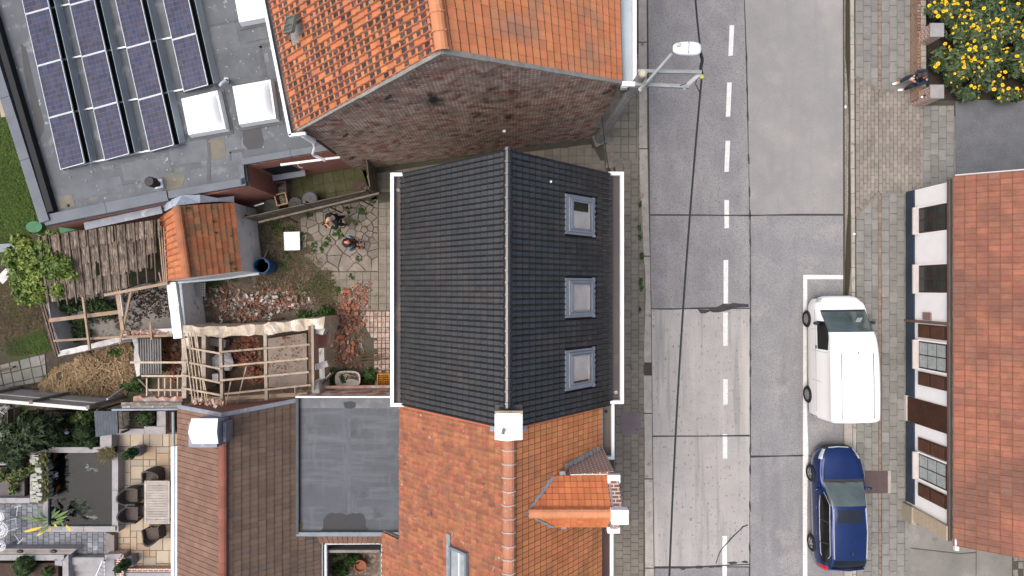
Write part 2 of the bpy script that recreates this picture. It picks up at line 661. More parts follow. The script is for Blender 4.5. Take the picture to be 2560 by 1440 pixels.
# ------------------------------------------------------------------ materials
soil = M('soil', (.105, .080, .058), (.052, .040, .028), 2.2, .95, .8, 25, stain=[((.050, .075, .022), 1.1, .50, .62), ((.16, .14, .115), 3.5, .56, .7)], speck=((.22, .19, .16), 45, .62, .72))
lawn_soil = M('lawn_soil', (.060, .085, .022), (.040, .062, .016), 2.5, .95, .6, 30, stain=[((.10, .075, .05), 1.3, .60, .70)])
road_grey = M('road_grey', (.235, .235, .24), (.19, .19, .195), 1.1, .9, .35, 70, speck=((.085, .085, .09), 36, .52, .68), stain=[((.275, .27, .26), .9, .52, .72, (1, .2, 1))])
road_tan = M('road_tan', (.248, .245, .237), (.21, .208, .205), .9, .9, .3, 70, speck=((.16, .152, .145), 38, .55, .7), stain=[((.205, .205, .208), 1.0, .52, .68, (1.6, .18, 1)), ((.29, .283, .27), .45, .52, .7)])
road_light = M('road_light', (.335, .325, .308), (.295, .287, .276), 1.4, .88, .25, 60, stain=[((.235, .23, .224), 1.6, .54, .66, (2.2, .10, 1)), ((.165, .158, .152), 9, .60, .66, (1.0, .7, 1)), ((.375, .36, .337), 1.1, .55, .68, (2.0, .12, 1))], speck=((.21, .2, .192), 42, .58, .7))
road_dim = M('road_dim', (.245, .243, .245), (.205, .205, .212), 1.0, .9, .35, 70, speck=((.10, .10, .105), 37, .52, .67), stain=[((.17, .17, .178), .8, .52, .7, (1.5, .2, 1)), ((.285, .275, .262), .7, .56, .7)])
tar = M('tar', (.030, .031, .034), (.042, .043, .046), 6, .75, .3, 40)
joint_dirt = M('joint_dirt', (.070, .062, .050), (.052, .052, .034), 3, .95, .4, 40)
paint = M('road_paint', (.62, .62, .61), (.54, .54, .53), 6, .7, .15, 60, stain=[((.33, .32, .31), 14, .60, .70)])
kerb_c = M('kerb_concrete', (.34, .318, .285), (.26, .245, .22), 2.5, .9, .3, 40, rnd=.08, stain=[((.17, .155, .13), 4, .58, .7)])
kerb_d = M('kerb_dark', (.20, .185, .16), (.14, .128, .108), 3, .9, .3, 40, rnd=.08)
slab_g = M('paving_grey', (.20, .197, .182), (.158, .156, .142), 2.2, .92, .3, 45, rnd=.12, stain=[((.25, .225, .175), 1.5, .62, .74), ((.115, .115, .10), 3, .60, .72)])
slab_l = M('paving_left', (.178, .163, .138), (.14, .127, .104), 1.6, .92, .3, 45, rnd=.08, stain=[((.105, .098, .078), 2.4, .6, .72)])
slab_y = M('paving_yard', (.20, .18, .148), (.155, .138, .112), 2.0, .92, .3, 45, rnd=.09, stain=[((.10, .10, .055), 2.2, .6, .75)])
slab_moss = M('paving_moss', (.085, .085, .045), (.058, .062, .024), 2.4, .95, .3, 45, rnd=.12, stain=[((.12, .115, .085), 2.0, .58, .7)])
slab_n = M('paving_alley', (.19, .178, .145), (.15, .14, .112), 1.8, .92, .3, 45, rnd=.10, stain=[((.085, .088, .045), 1.4, .62, .78)])
brick_pave = M('brick_paving', (.225, .205, .18), (.18, .164, .142), 1.4, .92, .3, 50, rnd=.14, hue=.008, stain=[((.27, .255, .215), 1.0, .58, .74)])
brick_red = M('brick_red_strip', (.215, .165, .135), (.175, .14, .115), 4, .92, .3, 50, rnd=.16)
asphalt = M('asphalt', (.115, .12, .13), (.088, .092, .10), 1.4, .9, .5, 70, speck=((.20, .205, .215), 40, .56, .68))
drive_c = M('driveway_concrete', (.20, .195, .178), (.155, .152, .138), 1.0, .9, .3, 40, rnd=.05, stain=[((.255, .25, .23), 1.1, .56, .72), ((.12, .118, .105), 2.2, .60, .74)])
steel_b = M('brown_steel', (.085, .058, .055), (.066, .048, .048), 5, .6, .3, 60, spec=.4)
steel_b2 = M('grey_brown_steel', (.125, .105, .11), (.10, .082, .085), 2, .6, .3, 60, spec=.4)
iron = M('cast_iron', (.05, .045, .04), (.035, .03, .028), 8, .6, .3, 60)
moss = M('moss', (.040, .032, .023), (.034, .034, .016), 4, .98, .6, 40)
green = M('leaf_green', (.045, .095, .020), (.030, .065, .014), 2, .6, 0, rnd=.45, hue=.03, spec=.25)
black_hole = M('dark_opening', (.012, .012, .012), (.01, .01, .01), 3, .8, 0)
water_d = M('dark_water', (.010, .013, .016), (.014, .017, .02), 2, .04, .25, 6, spec=.5, wave=5.0)
RZ = -0.10   # road level, below the yards and pavements
# ------------------------------------------------------------------ ground and road
g = MB().prism([(-70, -70), (70, -70), (70, 70), (-70, 70)], -0.6, -0.2).build('ground', soil, kind='structure')
MIDJ = [(1858, -260), (1861, 0), (1866, 150), (1871, 380), (1875, 540), (1876, 770), (1876, 1090), (1874, 1440), (1873, 1700)]
def midx(y):
 for a, b in zip(MIDJ, MIDJ[1:]):
  if a[1] <= y <= b[1]:
   return a[0] + (b[0] - a[0]) * (y - a[1]) / (b[1] - a[1])
 return 1874
LJ = [(1617, -260), (1617, 0), (1619, 380), (1623, 540), (1628, 772), (1631, 1090), (1635, 1417), (1636, 1700)]
def lfx(y):
 for a, b in zip(LJ, LJ[1:]):
  if a[1] <= y <= b[1]:
   return a[0] + (b[0] - a[0]) * (y - a[1]) / (b[1] - a[1])
 return 1635
road = sheet('road', [(1590, -260), (2150, -260), (2150, 1700), (1590, 1700)], RZ - .012, tar)
MW[road.name] = MW[road.name]
def road_slab(y0, y1, left, m):
 g_ = 1.3
 ys = [y0 + g_ + (y1 - y0 - 2 * g_) * i / 6 for i in range(7)]
 jit = lambda: random.uniform(-.8, .8)
 if left:
  pts = [(lfx(y) + 1, y) for y in ys] + [(midx(y) - g_ + jit(), y + (jit() if y in (ys[0], ys[-1]) else 0)) for y in reversed(ys)]
 else:
  pts = [(midx(y) + g_ + jit(), y) for y in ys] + [(2109 if y < 500 else 2113, y) for y in reversed(ys)]
 MB().prism([W(x, y, RZ) for x, y in pts], RZ - .06, RZ).build('road_slab', m, road)
for a, b, m in ((-260, 538, road_grey), (538, 772, road_grey), (772, 1090, road_light), (1090, 1417, road_light), (1417, 1700, road_grey)):
 road_slab(a, b, True, m)
for a, b, m in ((-260, 538, road_tan), (538, 1140, road_dim), (1140, 1700, road_dim)):
 road_slab(a, b, False, m)
def mark(poly, name='road_marking', m=paint, z=RZ + .004):
 MB().prism([W(x, y, z) for x, y in poly], z - .003, z).build(name, m, road)
for x, y0, y1 in ((1833, -90, -12), (1830, 63, 140), (1824, 206, 292), (1820, 352, 430), (1817, 500, 571), (1815, 650, 759), (1814, 781, 865), (1814, 948, 1012), (1813, 1085, 1147), (1812, 1340, 1560)):
 sl = -.045 if y0 < 500 else -.004
 x1 = x + (y1 - y0) * sl
 mark([(x - 6, y0), (x + 5.5, y0), (x1 + 5.5, y1 - 1), (x1 - 5.5, y1)])
mark([(2008, 687), (2110, 688), (2110, 698), (2018, 698), (2018, 1045), (2021, 1130), (2018, 1250), (2019, 1700), (2008, 1700), (2007, 1200), (2008, 1000)])
def tarp(poly, z=RZ + .008):
 mark(poly, 'tar_patch', tar, z)
tarp([(1744, 773), (1751, 783), (1762, 784), (1776, 778), (1782, 781), (1796, 781), (1807, 779), (1818, 776), (1832, 772), (1845, 769), (1872, 768), (1871, 760), (1850, 759), (1834, 757), (1820, 761), (1808, 759), (1797, 765), (1784, 771), (1770, 774)])
tarp(strip_poly([(1870, 1312, 1.2), (1857, 1317, 1.5), (1850, 1325, 1), (1838, 1336, 1.2), (1826, 1348, 1.4), (1818, 1358), (1808, 1368, .8), (1800, 1380, 1), (1795, 1392, .7), (1790, 1409, 1)], 2.6))
for cx, cy, w_, h_ in ((1707, 1421, 17, 8), (1746, 1418, 22, 9), (1778, 1417, 14, 6), (1832, 1407, 24, 8), (1862, 1405, 18, 6)):
 tarp([(cx + w_ * .5 * math.cos(t) * random.uniform(.8, 1.2), cy + h_ * .5 * math.sin(t) * random.uniform(.7, 1.2)) for t in [k * math.pi / 5 for k in range(10)]])
for path in ([(1628, 772), (1680, 773), (1744, 770), (1800, 769)], [(1631, 1091), (1700, 1091, .7), (1790, 1090), (1874, 1089, 1.6)], [(1636, 1420), (1720, 1419, 1.6), (1800, 1414), (1874, 1411)], [(1876, 1143), (1930, 1141), (2008, 1138)], [(1626, 537), (1700, 537), (1870, 539), (1990, 536), (2108, 536)]):
 tarp(strip_poly(path, 3.0), RZ + .005)
for i in range(16):
 y = 120 + i * 82 + random.uniform(-25, 25)
 tarp(strip_poly([(midx(y) + random.uniform(-1, 1), y), (midx(y + 20), y + 12, 1.7), (midx(y + 30) + random.uniform(-1, 1), y + 26)], 3.0), RZ + .005)
# ------------------------------------------------------------------ left kerb, grate, left pavement
pl = sheet('pavement_left', [(1380, -260), (1618, -260), (1636, 1700), (1400, 1700)], -.03, joint_dirt, thick=.1)
KL = [(1595, -260), (1596, 0), (1598, 370), (1603, 560), (1614, 690), (1613, 780), (1609, 900), (1611, 1090), (1613, 1440), (1613, 1700)]
def kx(y):
 for a, b in zip(KL, KL[1:]):
  if a[1] <= y <= b[1]:
   return a[0] + (b[0] - a[0]) * (y - a[1]) / (b[1] - a[1])
 return 1613
kerb = sheet('kerb', [(1594, -260), (1616, -260), (1634, 1700), (1612, 1700)], -.04, joint_dirt, thick=.09)
ks = []
for a, b in ((-260, 105), (106, 371), (372, 640), (641, 907), (938, 1033), (1034, 1197), (1198, 1420), (1421, 1700)):
 n = 8
 ys = [a + .8 + (b - a - 1.6) * i / n for i in range(n + 1)]
 ks.append([tuple(W(kx(y) + random.uniform(-.5, .5), y, 0)[:2]) for y in ys] + [tuple(W(lfx(y) - .5, y, 0)[:2]) for y in reversed(ys)])
pieces(kerb, 'kerb_stone', kerb_c, ks, 0.0, .12)
gr = thing('drain_grate', 'small dark iron drain grate set into the left kerb', 'drain', W(1618, 923, -.04))
MB().prism([W(x, y) for x, y in ((1609, 909), (1628, 909), (1628, 937), (1609, 937))], -.12, -.075).build('grate_pit', black_hole, gr)
fr = MB()
for a, b in (((1609, 909), (1628, 909)), ((1628, 909), (1628, 937)), ((1628, 937), (1609, 937)), ((1609, 937), (1609, 909))):
 fr.beam(W(*a, -.03), W(*b, -.03), .03, .06)
fr.build('grate_frame', iron, gr)
for i in range(7):
 y = 912 + i * 3.7
 MB().beam(W(1610, y, -.03), W(1627, y, -.03), .022, .04).build('grate_bar', iron, gr)
pieces(pl, 'paving_slab', slab_l, grid_polys([(1545, 395), (1600, 395), (1612, 690), (1608, 1600), (1535, 1600), (1535, 430)], (1597, 440), 0.0, .31, .31, .007, bond=.5), 0.0, .05)
pieces(pl, 'paving_slab', slab_n, grid_polys([(1475, 345), (1597, 130), (1597, 395), (1475, 440)], (1532, 440), 0.0, .31, .31, .007), 0.0, .05)
brs = grid_polys([(1526, 240), (1534, 230), (1534, 440), (1526, 440)], (1526, 240), 0, .12, .2, .008)
pieces(pl, 'edging_brick', brick_red, brs, .006, .05)
cv = thing('manhole_cover', 'large square rusty brown steel cover in the left pavement below the white gutter', 'cover', W(1577, 1058, 0))
MB().prism([W(x, y) for x, y in ((1551, 1030), (1602, 1030), (1602, 1086), (1551, 1086))], 0, .012).build('cover_plate', steel_b2, cv, bevel=.004)
MB().box(W(1592, 1074, .014), (.09, .03, .008)).build('lifting_slot', iron, cv)
for px_, py_, n in ((1600, 512, 30), (1604, 640, 30), (1606, 640, 20), (1602, 705, 60), (1604, 722, 30), (1598, 570, 25), (1600, 592, 30), (1600, 775, 25)):
 leaves('weed_tuft', [(W(px_, py_, .02), (.08, .16, .06))], n * 2, .05, green, kind='stuff')
# ------------------------------------------------------------------ right gutter, kerb, pavement, driveways
pr = sheet('pavement_right', [(2131, -260), (2560 + 160, -260), (2760, 1700), (2134, 1700)], -.03, joint_dirt, thick=.1)
gu = sheet('gutter_strip', [(2108, -260), (2131, -260), (2131, 1700), (2110, 1700)], RZ + .03, joint_dirt, thick=.06)
gp = grid_polys([(2109.5, -40), (2126, -40), (2128, 745), (2112.5, 745)], (2110, 0), -.006, .12, .24, .01, z=RZ, bond=.5)
pieces(gu, 'gutter_brick', brick_pave, gp, RZ + .045, .04)
for path in ([(2120, -30, .9), (2122, 60, 1.2), (2121, 140, 1.1), (2123, 200, .5), (2125, 300, .3), (2125, 420, .35), (2127, 520, .8), (2124, 600, 1.3), (2122, 660, 1.2), (2120, 720, .9), (2118, 742, .5)],):
 MB().prism([W(x + random.uniform(-.8, .8), y) for x, y in strip_poly(path, 11)], RZ + .03, RZ + .055).build('moss_strip', moss, gu)
kr = sheet('kerb_right', [(2126, -260), (2139, -260), (2142, 1700), (2130, 1700)], -.05, joint_dirt, thick=.09)
ks = []
def kpts(y, a, b): return [tuple(W(x, y, 0)[:2]) for x in (a, b)]
yy = -260
while yy < 760:
 x0 = 2126 + yy * .004
 ks.append([tuple(W(x, y, 0)[:2]) for x, y in ((x0, yy), (x0 + 9, yy), (x0 + 9.3, yy + 61), (x0 + .3, yy + 61))])
 yy += 62
for a, b in ((1040, 1131), (1425, 1560)):
 ks.append([tuple(W(x, y, 0)[:2]) for x, y in ((2111, a), (2131, a), (2131, b - 3), (2128, b), (2111, b))])
for k in range(16):
 a = 765 + k * 61
 ks.append([tuple(W(x, y, 0)[:2]) for x, y in ((2132, a), (2141, a), (2141, a + 60), (2132, a + 60))])
pieces(kr, 'kerb_stone', kerb_c, ks, 0.0, .1)
sheet('kerb_bed', [(2111, 742), (2131, 742), (2131, 1700), (2111, 1700)], RZ + .02, road_dim, thick=.03)
drv = [(2139, 192), (2197, 226), (2272, 226), (2290, 262), (2390, 262), (2390, 478), (2196, 478), (2139, 538)]
# grey slabs north and south, brick paving between, a row of red bricks all along
NORTH = ([(2139, -120), (2195, -120), (2195, 224), (2139, 190)], [(2204, -120), (2290, -120), (2290, 226), (2204, 226)])
SOUTH = ([(2141, 541), (2195, 484), (2197, 1560), (2143, 1560)], [(2204, 482), (2275, 482), (2275, 1560), (2206, 1560)])
for q, o in ((NORTH[0], (2139, 0)), (NORTH[1], (2204, 0)), (SOUTH[0], (2141, 520)), (SOUTH[1], (2204, 520))):
 pieces(pr, 'paving_slab', slab_g, grid_polys(q, o, 0, .305, .44, .008, bond=.5, jit=.003), 0.0, .05, limit=90)
for q in ([(2195.5, -120), (2203.5, -120), (2203.5, 224), (2195.5, 222)], [(2195.5, 486), (2203.5, 484), (2205.5, 1560), (2197.5, 1560)]):
 pieces(pr, 'edging_brick', brick_red, grid_polys(q, q[0], 0, .13, .23, .008), 0.002, .05, limit=110)
for q in ([(2139, 194), (2197, 228), (2197, 476), (2139, 535)], [(2197.3, 228), (2308, 228), (2308, 478), (2197.3, 478)]):
 pieces(pr, 'paving_brick', brick_pave, grid_polys(q, (2140, 262), 0, .148, .31, .010, bond=.5, jit=.003), 0.0, .05, limit=150)
pieces(pr, 'paving_slab', slab_g, grid_polys([(2308.5, 264), (2388, 264), (2390, 478), (2308.5, 478)], (2308, 262), 0, .305, .44, .009, bond=.5), 0.0, .05, limit=60)
for a, b in (((2137, 191), (2198, 225)), ((2198, 226), (2274, 227)), ((2198, 480), (2272, 481)), ((2139, 540), (2198, 481))):
 n = 4
 A, B = W(*a), W(*b)
 for i in range(n):
  MB().beam(A.lerp(B, (i + .03) / n) + Vector((0, 0, -.02)), A.lerp(B, (i + .97) / n) + Vector((0, 0, -.02)), .12, .055).build('border_stone', kerb_d, pr)
dr = sheet('asphalt_driveway', [(2389, 252), (2760, 238), (2760, 480), (2391, 480)], .004, asphalt, thick=.06)
dc = sheet('concrete_driveway', [(2268, 1290), (2760, 1290), (2760, 1700), (2268, 1700)], -.02, joint_dirt, thick=.06)
pieces(dc, 'driveway_slab', drive_c, [[tuple(W(x, y)[:2]) for x, y in q] for q in (
 [(2268, 1238), (2440, 1238), (2440, 1380), (2400, 1383), (2340, 1376), (2268, 1368)], [(2268, 1370), (2340, 1378), (2400, 1385), (2440, 1382), (2438, 1700), (2268, 1700)], [(2442, 1292), (2530, 1292), (2530, 1700), (2440, 1700)])], .004, .05)
pieces(dc, 'paving_slab', slab_g, grid_polys([(2533, 1385), (2640, 1385), (2640, 1560), (2533, 1560)], (2533, 1385), 0, .2, .3, .03, keep=.85, jit=.015), .004, .05, limit=40)
cv = thing('manhole_cover', 'square brown chequered steel cover in the right pavement beside the blue car', 'cover', W(2190, 1205, 0))
MB().prism([W(x, y) for x, y in ((2162, 1177), (2219, 1177), (2219, 1233), (2162, 1233))], 0, .012).build('cover_plate', steel_b, cv, bevel=.004)
cf = MB()
for i in range(13):
 cf.beam(W(2165, 1180 + i * 4.2, .013), W(2216, 1180 + i * 4.2, .013), .02, .006)
 cf.beam(W(2165 + i * 4.2, 1180, .0125), W(2165 + i * 4.2, 1230, .0125), .02, .006)
cf.build('chequer_ribs', steel_b, cv)
MB().prism([W(x, y) for x, y in ((2220, 1177), (2227, 1177), (2227, 1233), (2220, 1233))], -.02, .01).build('edge_stone', kerb_c, cv)
bt = MB().prism([(v.x, v.y) for v in (W(2114, 262), W(2118, 265), W(2116, 271), (W(2112, 268)))], RZ + .05, RZ + .075).build('paper_scrap', M('white_scrap', (.75, .75, .75)), label='crumpled white paper scrap lying in the right gutter', cat='litter')
MB().ball(W(2136, 585, .02), .05, 6, sz=.5).build('paper_scrap', M('white_scrap', (.75, .75, .75)), label='white paper scrap on the right kerb above the parked van', cat='litter')
# ------------------------------------------------------------------ house materials
white_p = M('white_painted_wall', (.86, .86, .85), (.82, .82, .81), 3, .7, .12, 30)
white_m = M('white_metal', (.72, .745, .76), (.66, .69, .71), 2, .45, 0, spec=.4)
zinc = M('zinc', (.36, .40, .43), (.30, .34, .37), 3, .45, .05, 20, spec=.5, metal=.2)
lead = M('lead_flashing', (.235, .26, .295), (.18, .20, .235), 4, .6, .3, 14, stain=[((.36, .38, .40), 5, .58, .7)])
mortar = M('mortar_fillet', (.25, .245, .225), (.19, .185, .17), 5, .95, .6, 30)
render_grey = M('grey_render', (.35, .34, .32), (.28, .27, .255), 2, .9, .3, 30)
brick_old = M('old_brick_wall', (.25, .085, .056), (.09, .04, .03), 1.0, .92, .5, 40, brick=(.21, .075, .016, (.66, .59, .48), (.26, .088, .058), (.08, .032, .025), 3.0),
    stain=[((.030, .022, .018), 1.2, .58, .72, (1, 1, .5)), ((.27, .215, .165), 2.2, .46, .72, (.7, .7, 1.2))])
brick_new = M('new_brick_wall', (.31, .115, .075), (.24, .085, .058), 2, .9, .4, 40, brick=(.21, .065, .01, (.34, .21, .16), (.34, .13, .085), (.22, .08, .055)))
brick_dorm = M('dormer_brick', (.27, .12, .085), (.20, .09, .065), 3, .9, .4, 40, brick=(.21, .08, .014, (.60, .56, .50), (.28, .12, .085), (.19, .08, .06)))
brick_beige = M('beige_brick', (.47, .38, .27), (.40, .32, .22), 3, .9, .3, 40, brick=(.22, .22, .01, (.36, .30, .23), (.47, .385, .28), (.42, .345, .245)))
t_black = M('black_tile', (.019, .0195, .020), (.013, .0132, .0136), .7, .24, .06, 18, rnd=.30, coat=.5, spec=.75, stain=[((.028, .021, .019), .9, .52, .66)])
t_lap = M('orange_lap_shade', (.215, .088, .048), (.16, .07, .042), 5, .9, .2)  # darker colour paints shade lines into orange laps and roll grooves
t_gap = M('tile_lap_shade', (.006, .006, .006), (.009, .009, .008), 3, .8, 0)  # near-black colour stands for the shade at black tile laps and rolls
t_black_r = M('black_ridge_tile', (.018, .019, .024), (.014, .015, .019), 3, .22, .05, 18, rnd=.08, spec=.7)
t_orange = M('orange_tile', (.43, .165, .075), (.36, .130, .058), 1.6, .75, .3, 22, rnd=.13, hue=.006, stain=[((.30, .14, .085), 2.0, .54, .72)])
t_orange_st = M('orange_tile_lichen', (.045, .040, .044), (.20, .095, .062), 7, .9, .5, 30, rnd=.40, lo=.54, hi=.70, stain=[((.27, .20, .16), 12, .64, .72)])
t_orange_f = M('orange_flat_tile', (.53, .205, .094), (.47, .18, .078), 1.4, .7, .25, 22, rnd=.10, hue=.005, stain=[((.33, .175, .11), .9, .48, .66), ((.13, .09, .085), 1.5, .70, .76, (.6, 3, 1))])
t_dorm = M('dormer_tile', (.56, .185, .075), (.48, .155, .06), 1.8, .6, .2, 22, rnd=.12, hue=.006)
t_ridge_o = M('orange_ridge_tile', (.50, .215, .105), (.44, .18, .085), 3, .7, .2, 22, rnd=.07, speck=((.60, .48, .38), 24, .68, .74))
t_row = M('weathered_row_tile', (.345, .135, .068), (.235, .095, .055), 4.5, .85, .5, 26, rnd=.15, hue=.010, stain=[((.19, .092, .06), 3.0, .50, .66), ((.40, .33, .25), 7, .63, .73), ((.085, .055, .042), 5, .62, .72)])
t_row_f = M('row_flat_tile', (.48, .20, .085), (.42, .17, .070), 1.3, .75, .25, 24, rnd=.11, hue=.006, stain=[((.30, .14, .065), 1.1, .50, .68)])
t_ridge_r = M('row_ridge_tile', (.40, .18, .11), (.33, .145, .088), 3, .8, .3, 24, rnd=.12, stain=[((.40, .36, .31), 8, .62, .7)])
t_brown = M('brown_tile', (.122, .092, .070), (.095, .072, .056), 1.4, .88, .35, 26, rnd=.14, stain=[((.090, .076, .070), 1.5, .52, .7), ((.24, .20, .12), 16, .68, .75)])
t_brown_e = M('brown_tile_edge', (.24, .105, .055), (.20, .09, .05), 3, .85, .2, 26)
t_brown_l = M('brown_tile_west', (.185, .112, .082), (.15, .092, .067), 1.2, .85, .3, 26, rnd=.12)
t_ridge_b = M('brown_ridge_tile', (.22, .088, .062), (.18, .072, .05), 3, .8, .2, 24, rnd=.1)
t_right = M('right_house_tile', (.285, .112, .068), (.20, .085, .058), 3.0, .85, .4, 26, rnd=.13, hue=.006, stain=[((.155, .075, .055), .55, .42, .60), ((.17, .115, .088), 7, .54, .70, (.5, 2.2, 1)), ((.10, .065, .055), 10, .64, .72)])
t_shed = M('shed_tile', (.345, .130, .060), (.28, .105, .052), 2, .85, .35, 26, rnd=.16, stain=[((.19, .125, .068), 1.6, .46, .66), ((.06, .05, .02), 6, .68, .74)])
membrane = M('roof_membrane', (.108, .120, .132), (.078, .087, .098), .9, .72, .25, 30, stain=[((.20, .21, .215), 1.3, .56, .7), ((.085, .095, .105), 2.2, .60, .72, (.4, 3, 1)), ((.16, .15, .125), 1.0, .62, .72)], speck=((.26, .27, .27), 5.0, .70, .73))
membrane_d = M('roof_membrane_wet', (.050, .052, .056), (.042, .044, .048), 2, .6, .1, 20)
membrane_2 = M('rubber_roof', (.060, .072, .087), (.048, .058, .071), .8, .55, .15, 20, stain=[((.088, .102, .12), 1.5, .46, .70, (.4, 2.8, 1)), ((.085, .098, .115), 1.8, .52, .72, (2.4, .4, 1)), ((.12, .125, .13), 1.0, .62, .76), ((.036, .044, .054), 1.3, .58, .72)])
membrane_2d = M('rubber_roof_dark', (.028, .030, .034), (.024, .026, .03), 2, .6, .1, 20)
coping = M('bitumen_coping', (.118, .135, .155), (.095, .108, .126), 1.5, .6, .15, 12)
rubber = M('black_rubber', (.012, .014, .016), (.01, .012, .013), 2, .7, .1, 12)
plinth_b = M('blue_plinth', (.036, .052, .078), (.030, .043, .064), 2, .75, .2, 30)
brown_w = M('brown_wood', (.072, .030, .017), (.048, .021, .012), 3, .6, .3, 30)
glass = M('window_glass', (.012, .016, .016), (.02, .026, .024), .8, .06, 0, spec=.6)
clear = M('clear_glass', (.95, .97, .97), (.95, .97, .97), 1, .02, 0, trans=1.0, spec=.5)
curtain = M('curtain', (.36, .40, .39), (.26, .30, .30), 6, .9, 0)
blind = M('roller_blind', (.80, .80, .78), (.62, .62, .60), 1.4, .9, .05, 20)
stone_s = M('pale_sill_stone', (.50, .46, .44), (.44, .405, .39), 4, .8, .1, 30)
frame_g = M('grey_window_frame', (.165, .19, .225), (.14, .165, .195), 3, .45, 0, spec=.4)
trough_d = M('gutter_trough_dark', (.040, .040, .045), (.058, .046, .044), .7, .5, .05, 20, stain=[((.125, .085, .07), .55, .52, .62)])
trough_b = M('gutter_trough_zinc', (.36, .42, .46), (.30, .36, .40), 1.2, .5, .05, 20, stain=[((.10, .06, .04), 7, .66, .72)])
trough_w = M('gutter_trough_brown', (.082, .066, .055), (.05, .042, .038), 1.0, .5, .05, 20)
P_roll = [(-.5, .004), (-.45, .0), (.20, .0), (.24, .002), (.29, .030), (.36, .037), (.43, .030), (.5, .004)]
P_pan = [(-.5, .04), (-.46, .012), (-.38, .0), (.21, .002), (.29, .034), (.37, .062), (.45, .064), (.5, .04)]
P_flat = [(-.5, .0), (.36, .0), (.39, .012), (.475, .014), (.5, .0)]
P_old = [(-.5, .018), (-.3, .0), (.0, -.004), (.22, .012), (.38, .026), (.5, .020)]
tile_black = tile_data(P_roll, lift=.032, lip=.11, lipmat=1, stain_shade_cells={(0, 2), (0, 6)})
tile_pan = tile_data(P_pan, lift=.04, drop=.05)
tile_pan_s = tile_data(P_pan, lift=.04, drop=.05, vseg=(-.5, -.36, .40, .5), stain_shade_cells={(1, 1), (1, 2), (1, 3)})
tile_pan_s2 = tile_data(P_pan, lift=.04, drop=.05, vseg=(-.5, -.22, .45, .5), stain_shade_cells={(1, 2), (1, 1), (1, 3)})
tile_pan_s3 = tile_data(P_pan, lift=.04, drop=.05, vseg=(-.5, -.42, .22, .5), stain_shade_cells={(1, 2), (1, 1)})
tile_flat = tile_data(P_flat, lift=.026, lip=.13, lipmat=1, stain_shade_cells={(0, 3)})
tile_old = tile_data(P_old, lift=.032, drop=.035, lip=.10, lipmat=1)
def P3(x, y, z): return Vector((x, y, z))
def gable_house(root, pts4, ze, zr, ridge, mat, mats_front=None, z0=-.1, inset=.03):
 """walls under a gable roof; pts4 = plan corners at eave level in order west-south, east-south, east-north, west-north; ridge = (south, north) xy"""
 a, b, c, d = [Vector((p[0], p[1], 0)) for p in pts4]
 s, n = Vector((ridge[0][0], ridge[0][1], 0)), Vector((ridge[1][0], ridge[1][1], 0))
 mb = MB()
 up = lambda p, z: Vector((p.x, p.y, z))
 vs = [up(a, z0), up(b, z0), up(b, ze), up(s, zr), up(a, ze), up(d, z0), up(c, z0), up(c, ze), up(n, zr), up(d, ze)]
 vs = [v - Vector((0, 0, inset)) for v in vs]
 mb.add(vs, [(0, 1, 2, 3, 4), (9, 8, 7, 6, 5), (1, 6, 7, 2), (5, 0, 4, 9), (2, 7, 8, 3), (9, 4, 3, 8), (0, 5, 6, 1)])
 return mb.build('wall', mat, root)
def deck(root, e0, e1, r0, r1, mat, t=.10, name='roof_deck', drop=.035):
 dz = Vector((0, 0, drop))
 return MB().slab([Vector(e0) - dz, Vector(e1) - dz, Vector(r1) - dz, Vector(r0) - dz], t).build(name, mat, root)
def gutter(root, x0, x1, y0, y1, z, m_t, m_w, rim=.09, side=1, ends=(True, True), depth=.14, endlen=None, name='gutter'):
 """box gutter along y between x0 (house side) and x1 (outer side)"""
 g_ = MB().box(((x0 + x1) / 2, (y0 + y1) / 2, z - depth), (abs(x1 - x0), abs(y1 - y0), .03)).build(name, m_t, root)
 r = MB()
 r.box((x1 + side * rim / 2, (y0 + y1) / 2, z - depth / 2 + .02), (rim, abs(y1 - y0), depth + .08))
 for on, y in zip(ends, (y0, y1)):
  if on:
   sgn = 1 if y == max(y0, y1) else -1
   xe = x0 if endlen is None else x1 - side * endlen
   r.box(((xe + x1) / 2 + side * rim / 2, y + sgn * rim / 2, z - depth / 2 + .022), (abs(xe - x1) + rim, rim, depth + .08))
 r.build('gutter_rim', m_w, g_)
 return g_
# ------------------------------------------------------------------ the black-tiled house
bh = thing('terraced_house', 'house with shiny black tiles and three roof windows on its street side', 'house', (0, 0, 0))
XW, XE, XR, ZE, ZR, YN, YS = -3.25, 2.91, -.10, 6.0, 9.14, 3.40, -3.47
gable_house(bh, [(XW + .25, YS + .02), (XE - .25, YS + .02), (XE - .25, YN - .12), (XW + .25, YN - .12)], ZE + .18, ZR - .12, ((XR, YS + .02), (XR, YN - .12)), render_grey)
deck(bh, P3(XW, YS, ZE), P3(XW, YN, ZE), P3(XR, YS, ZR), P3(XR, YN, ZR), rubber)
deck(bh, P3(XE, YN, ZE), P3(XE, YS, ZE), P3(XR, YN, ZR), P3(XR, YS, ZR), rubber)
SKY = [(2.49, 1.55), (.20, -.74), (-1.78, -2.73)]
WX0, WX1 = 1.52, 2.28
def bskip(c, u, v):
 return (any(b - .10 < c.y < a + .10 for a, b in SKY) and WX0 - .10 < c.x < WX1 + .10) or (abs(c.x + .08) < .36 and c.y < -3.08)
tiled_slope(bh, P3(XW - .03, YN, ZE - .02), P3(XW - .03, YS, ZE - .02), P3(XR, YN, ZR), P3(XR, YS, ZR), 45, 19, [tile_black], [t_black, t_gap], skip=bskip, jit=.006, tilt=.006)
tiled_slope(bh, P3(XE + .03, YN, ZE - .02), P3(XE + .03, YS, ZE - .02), P3(XR, YN, ZR), P3(XR, YS, ZR), 45, 18, [tile_black], [t_black, t_gap], skip=bskip, jit=.006, tilt=.006)
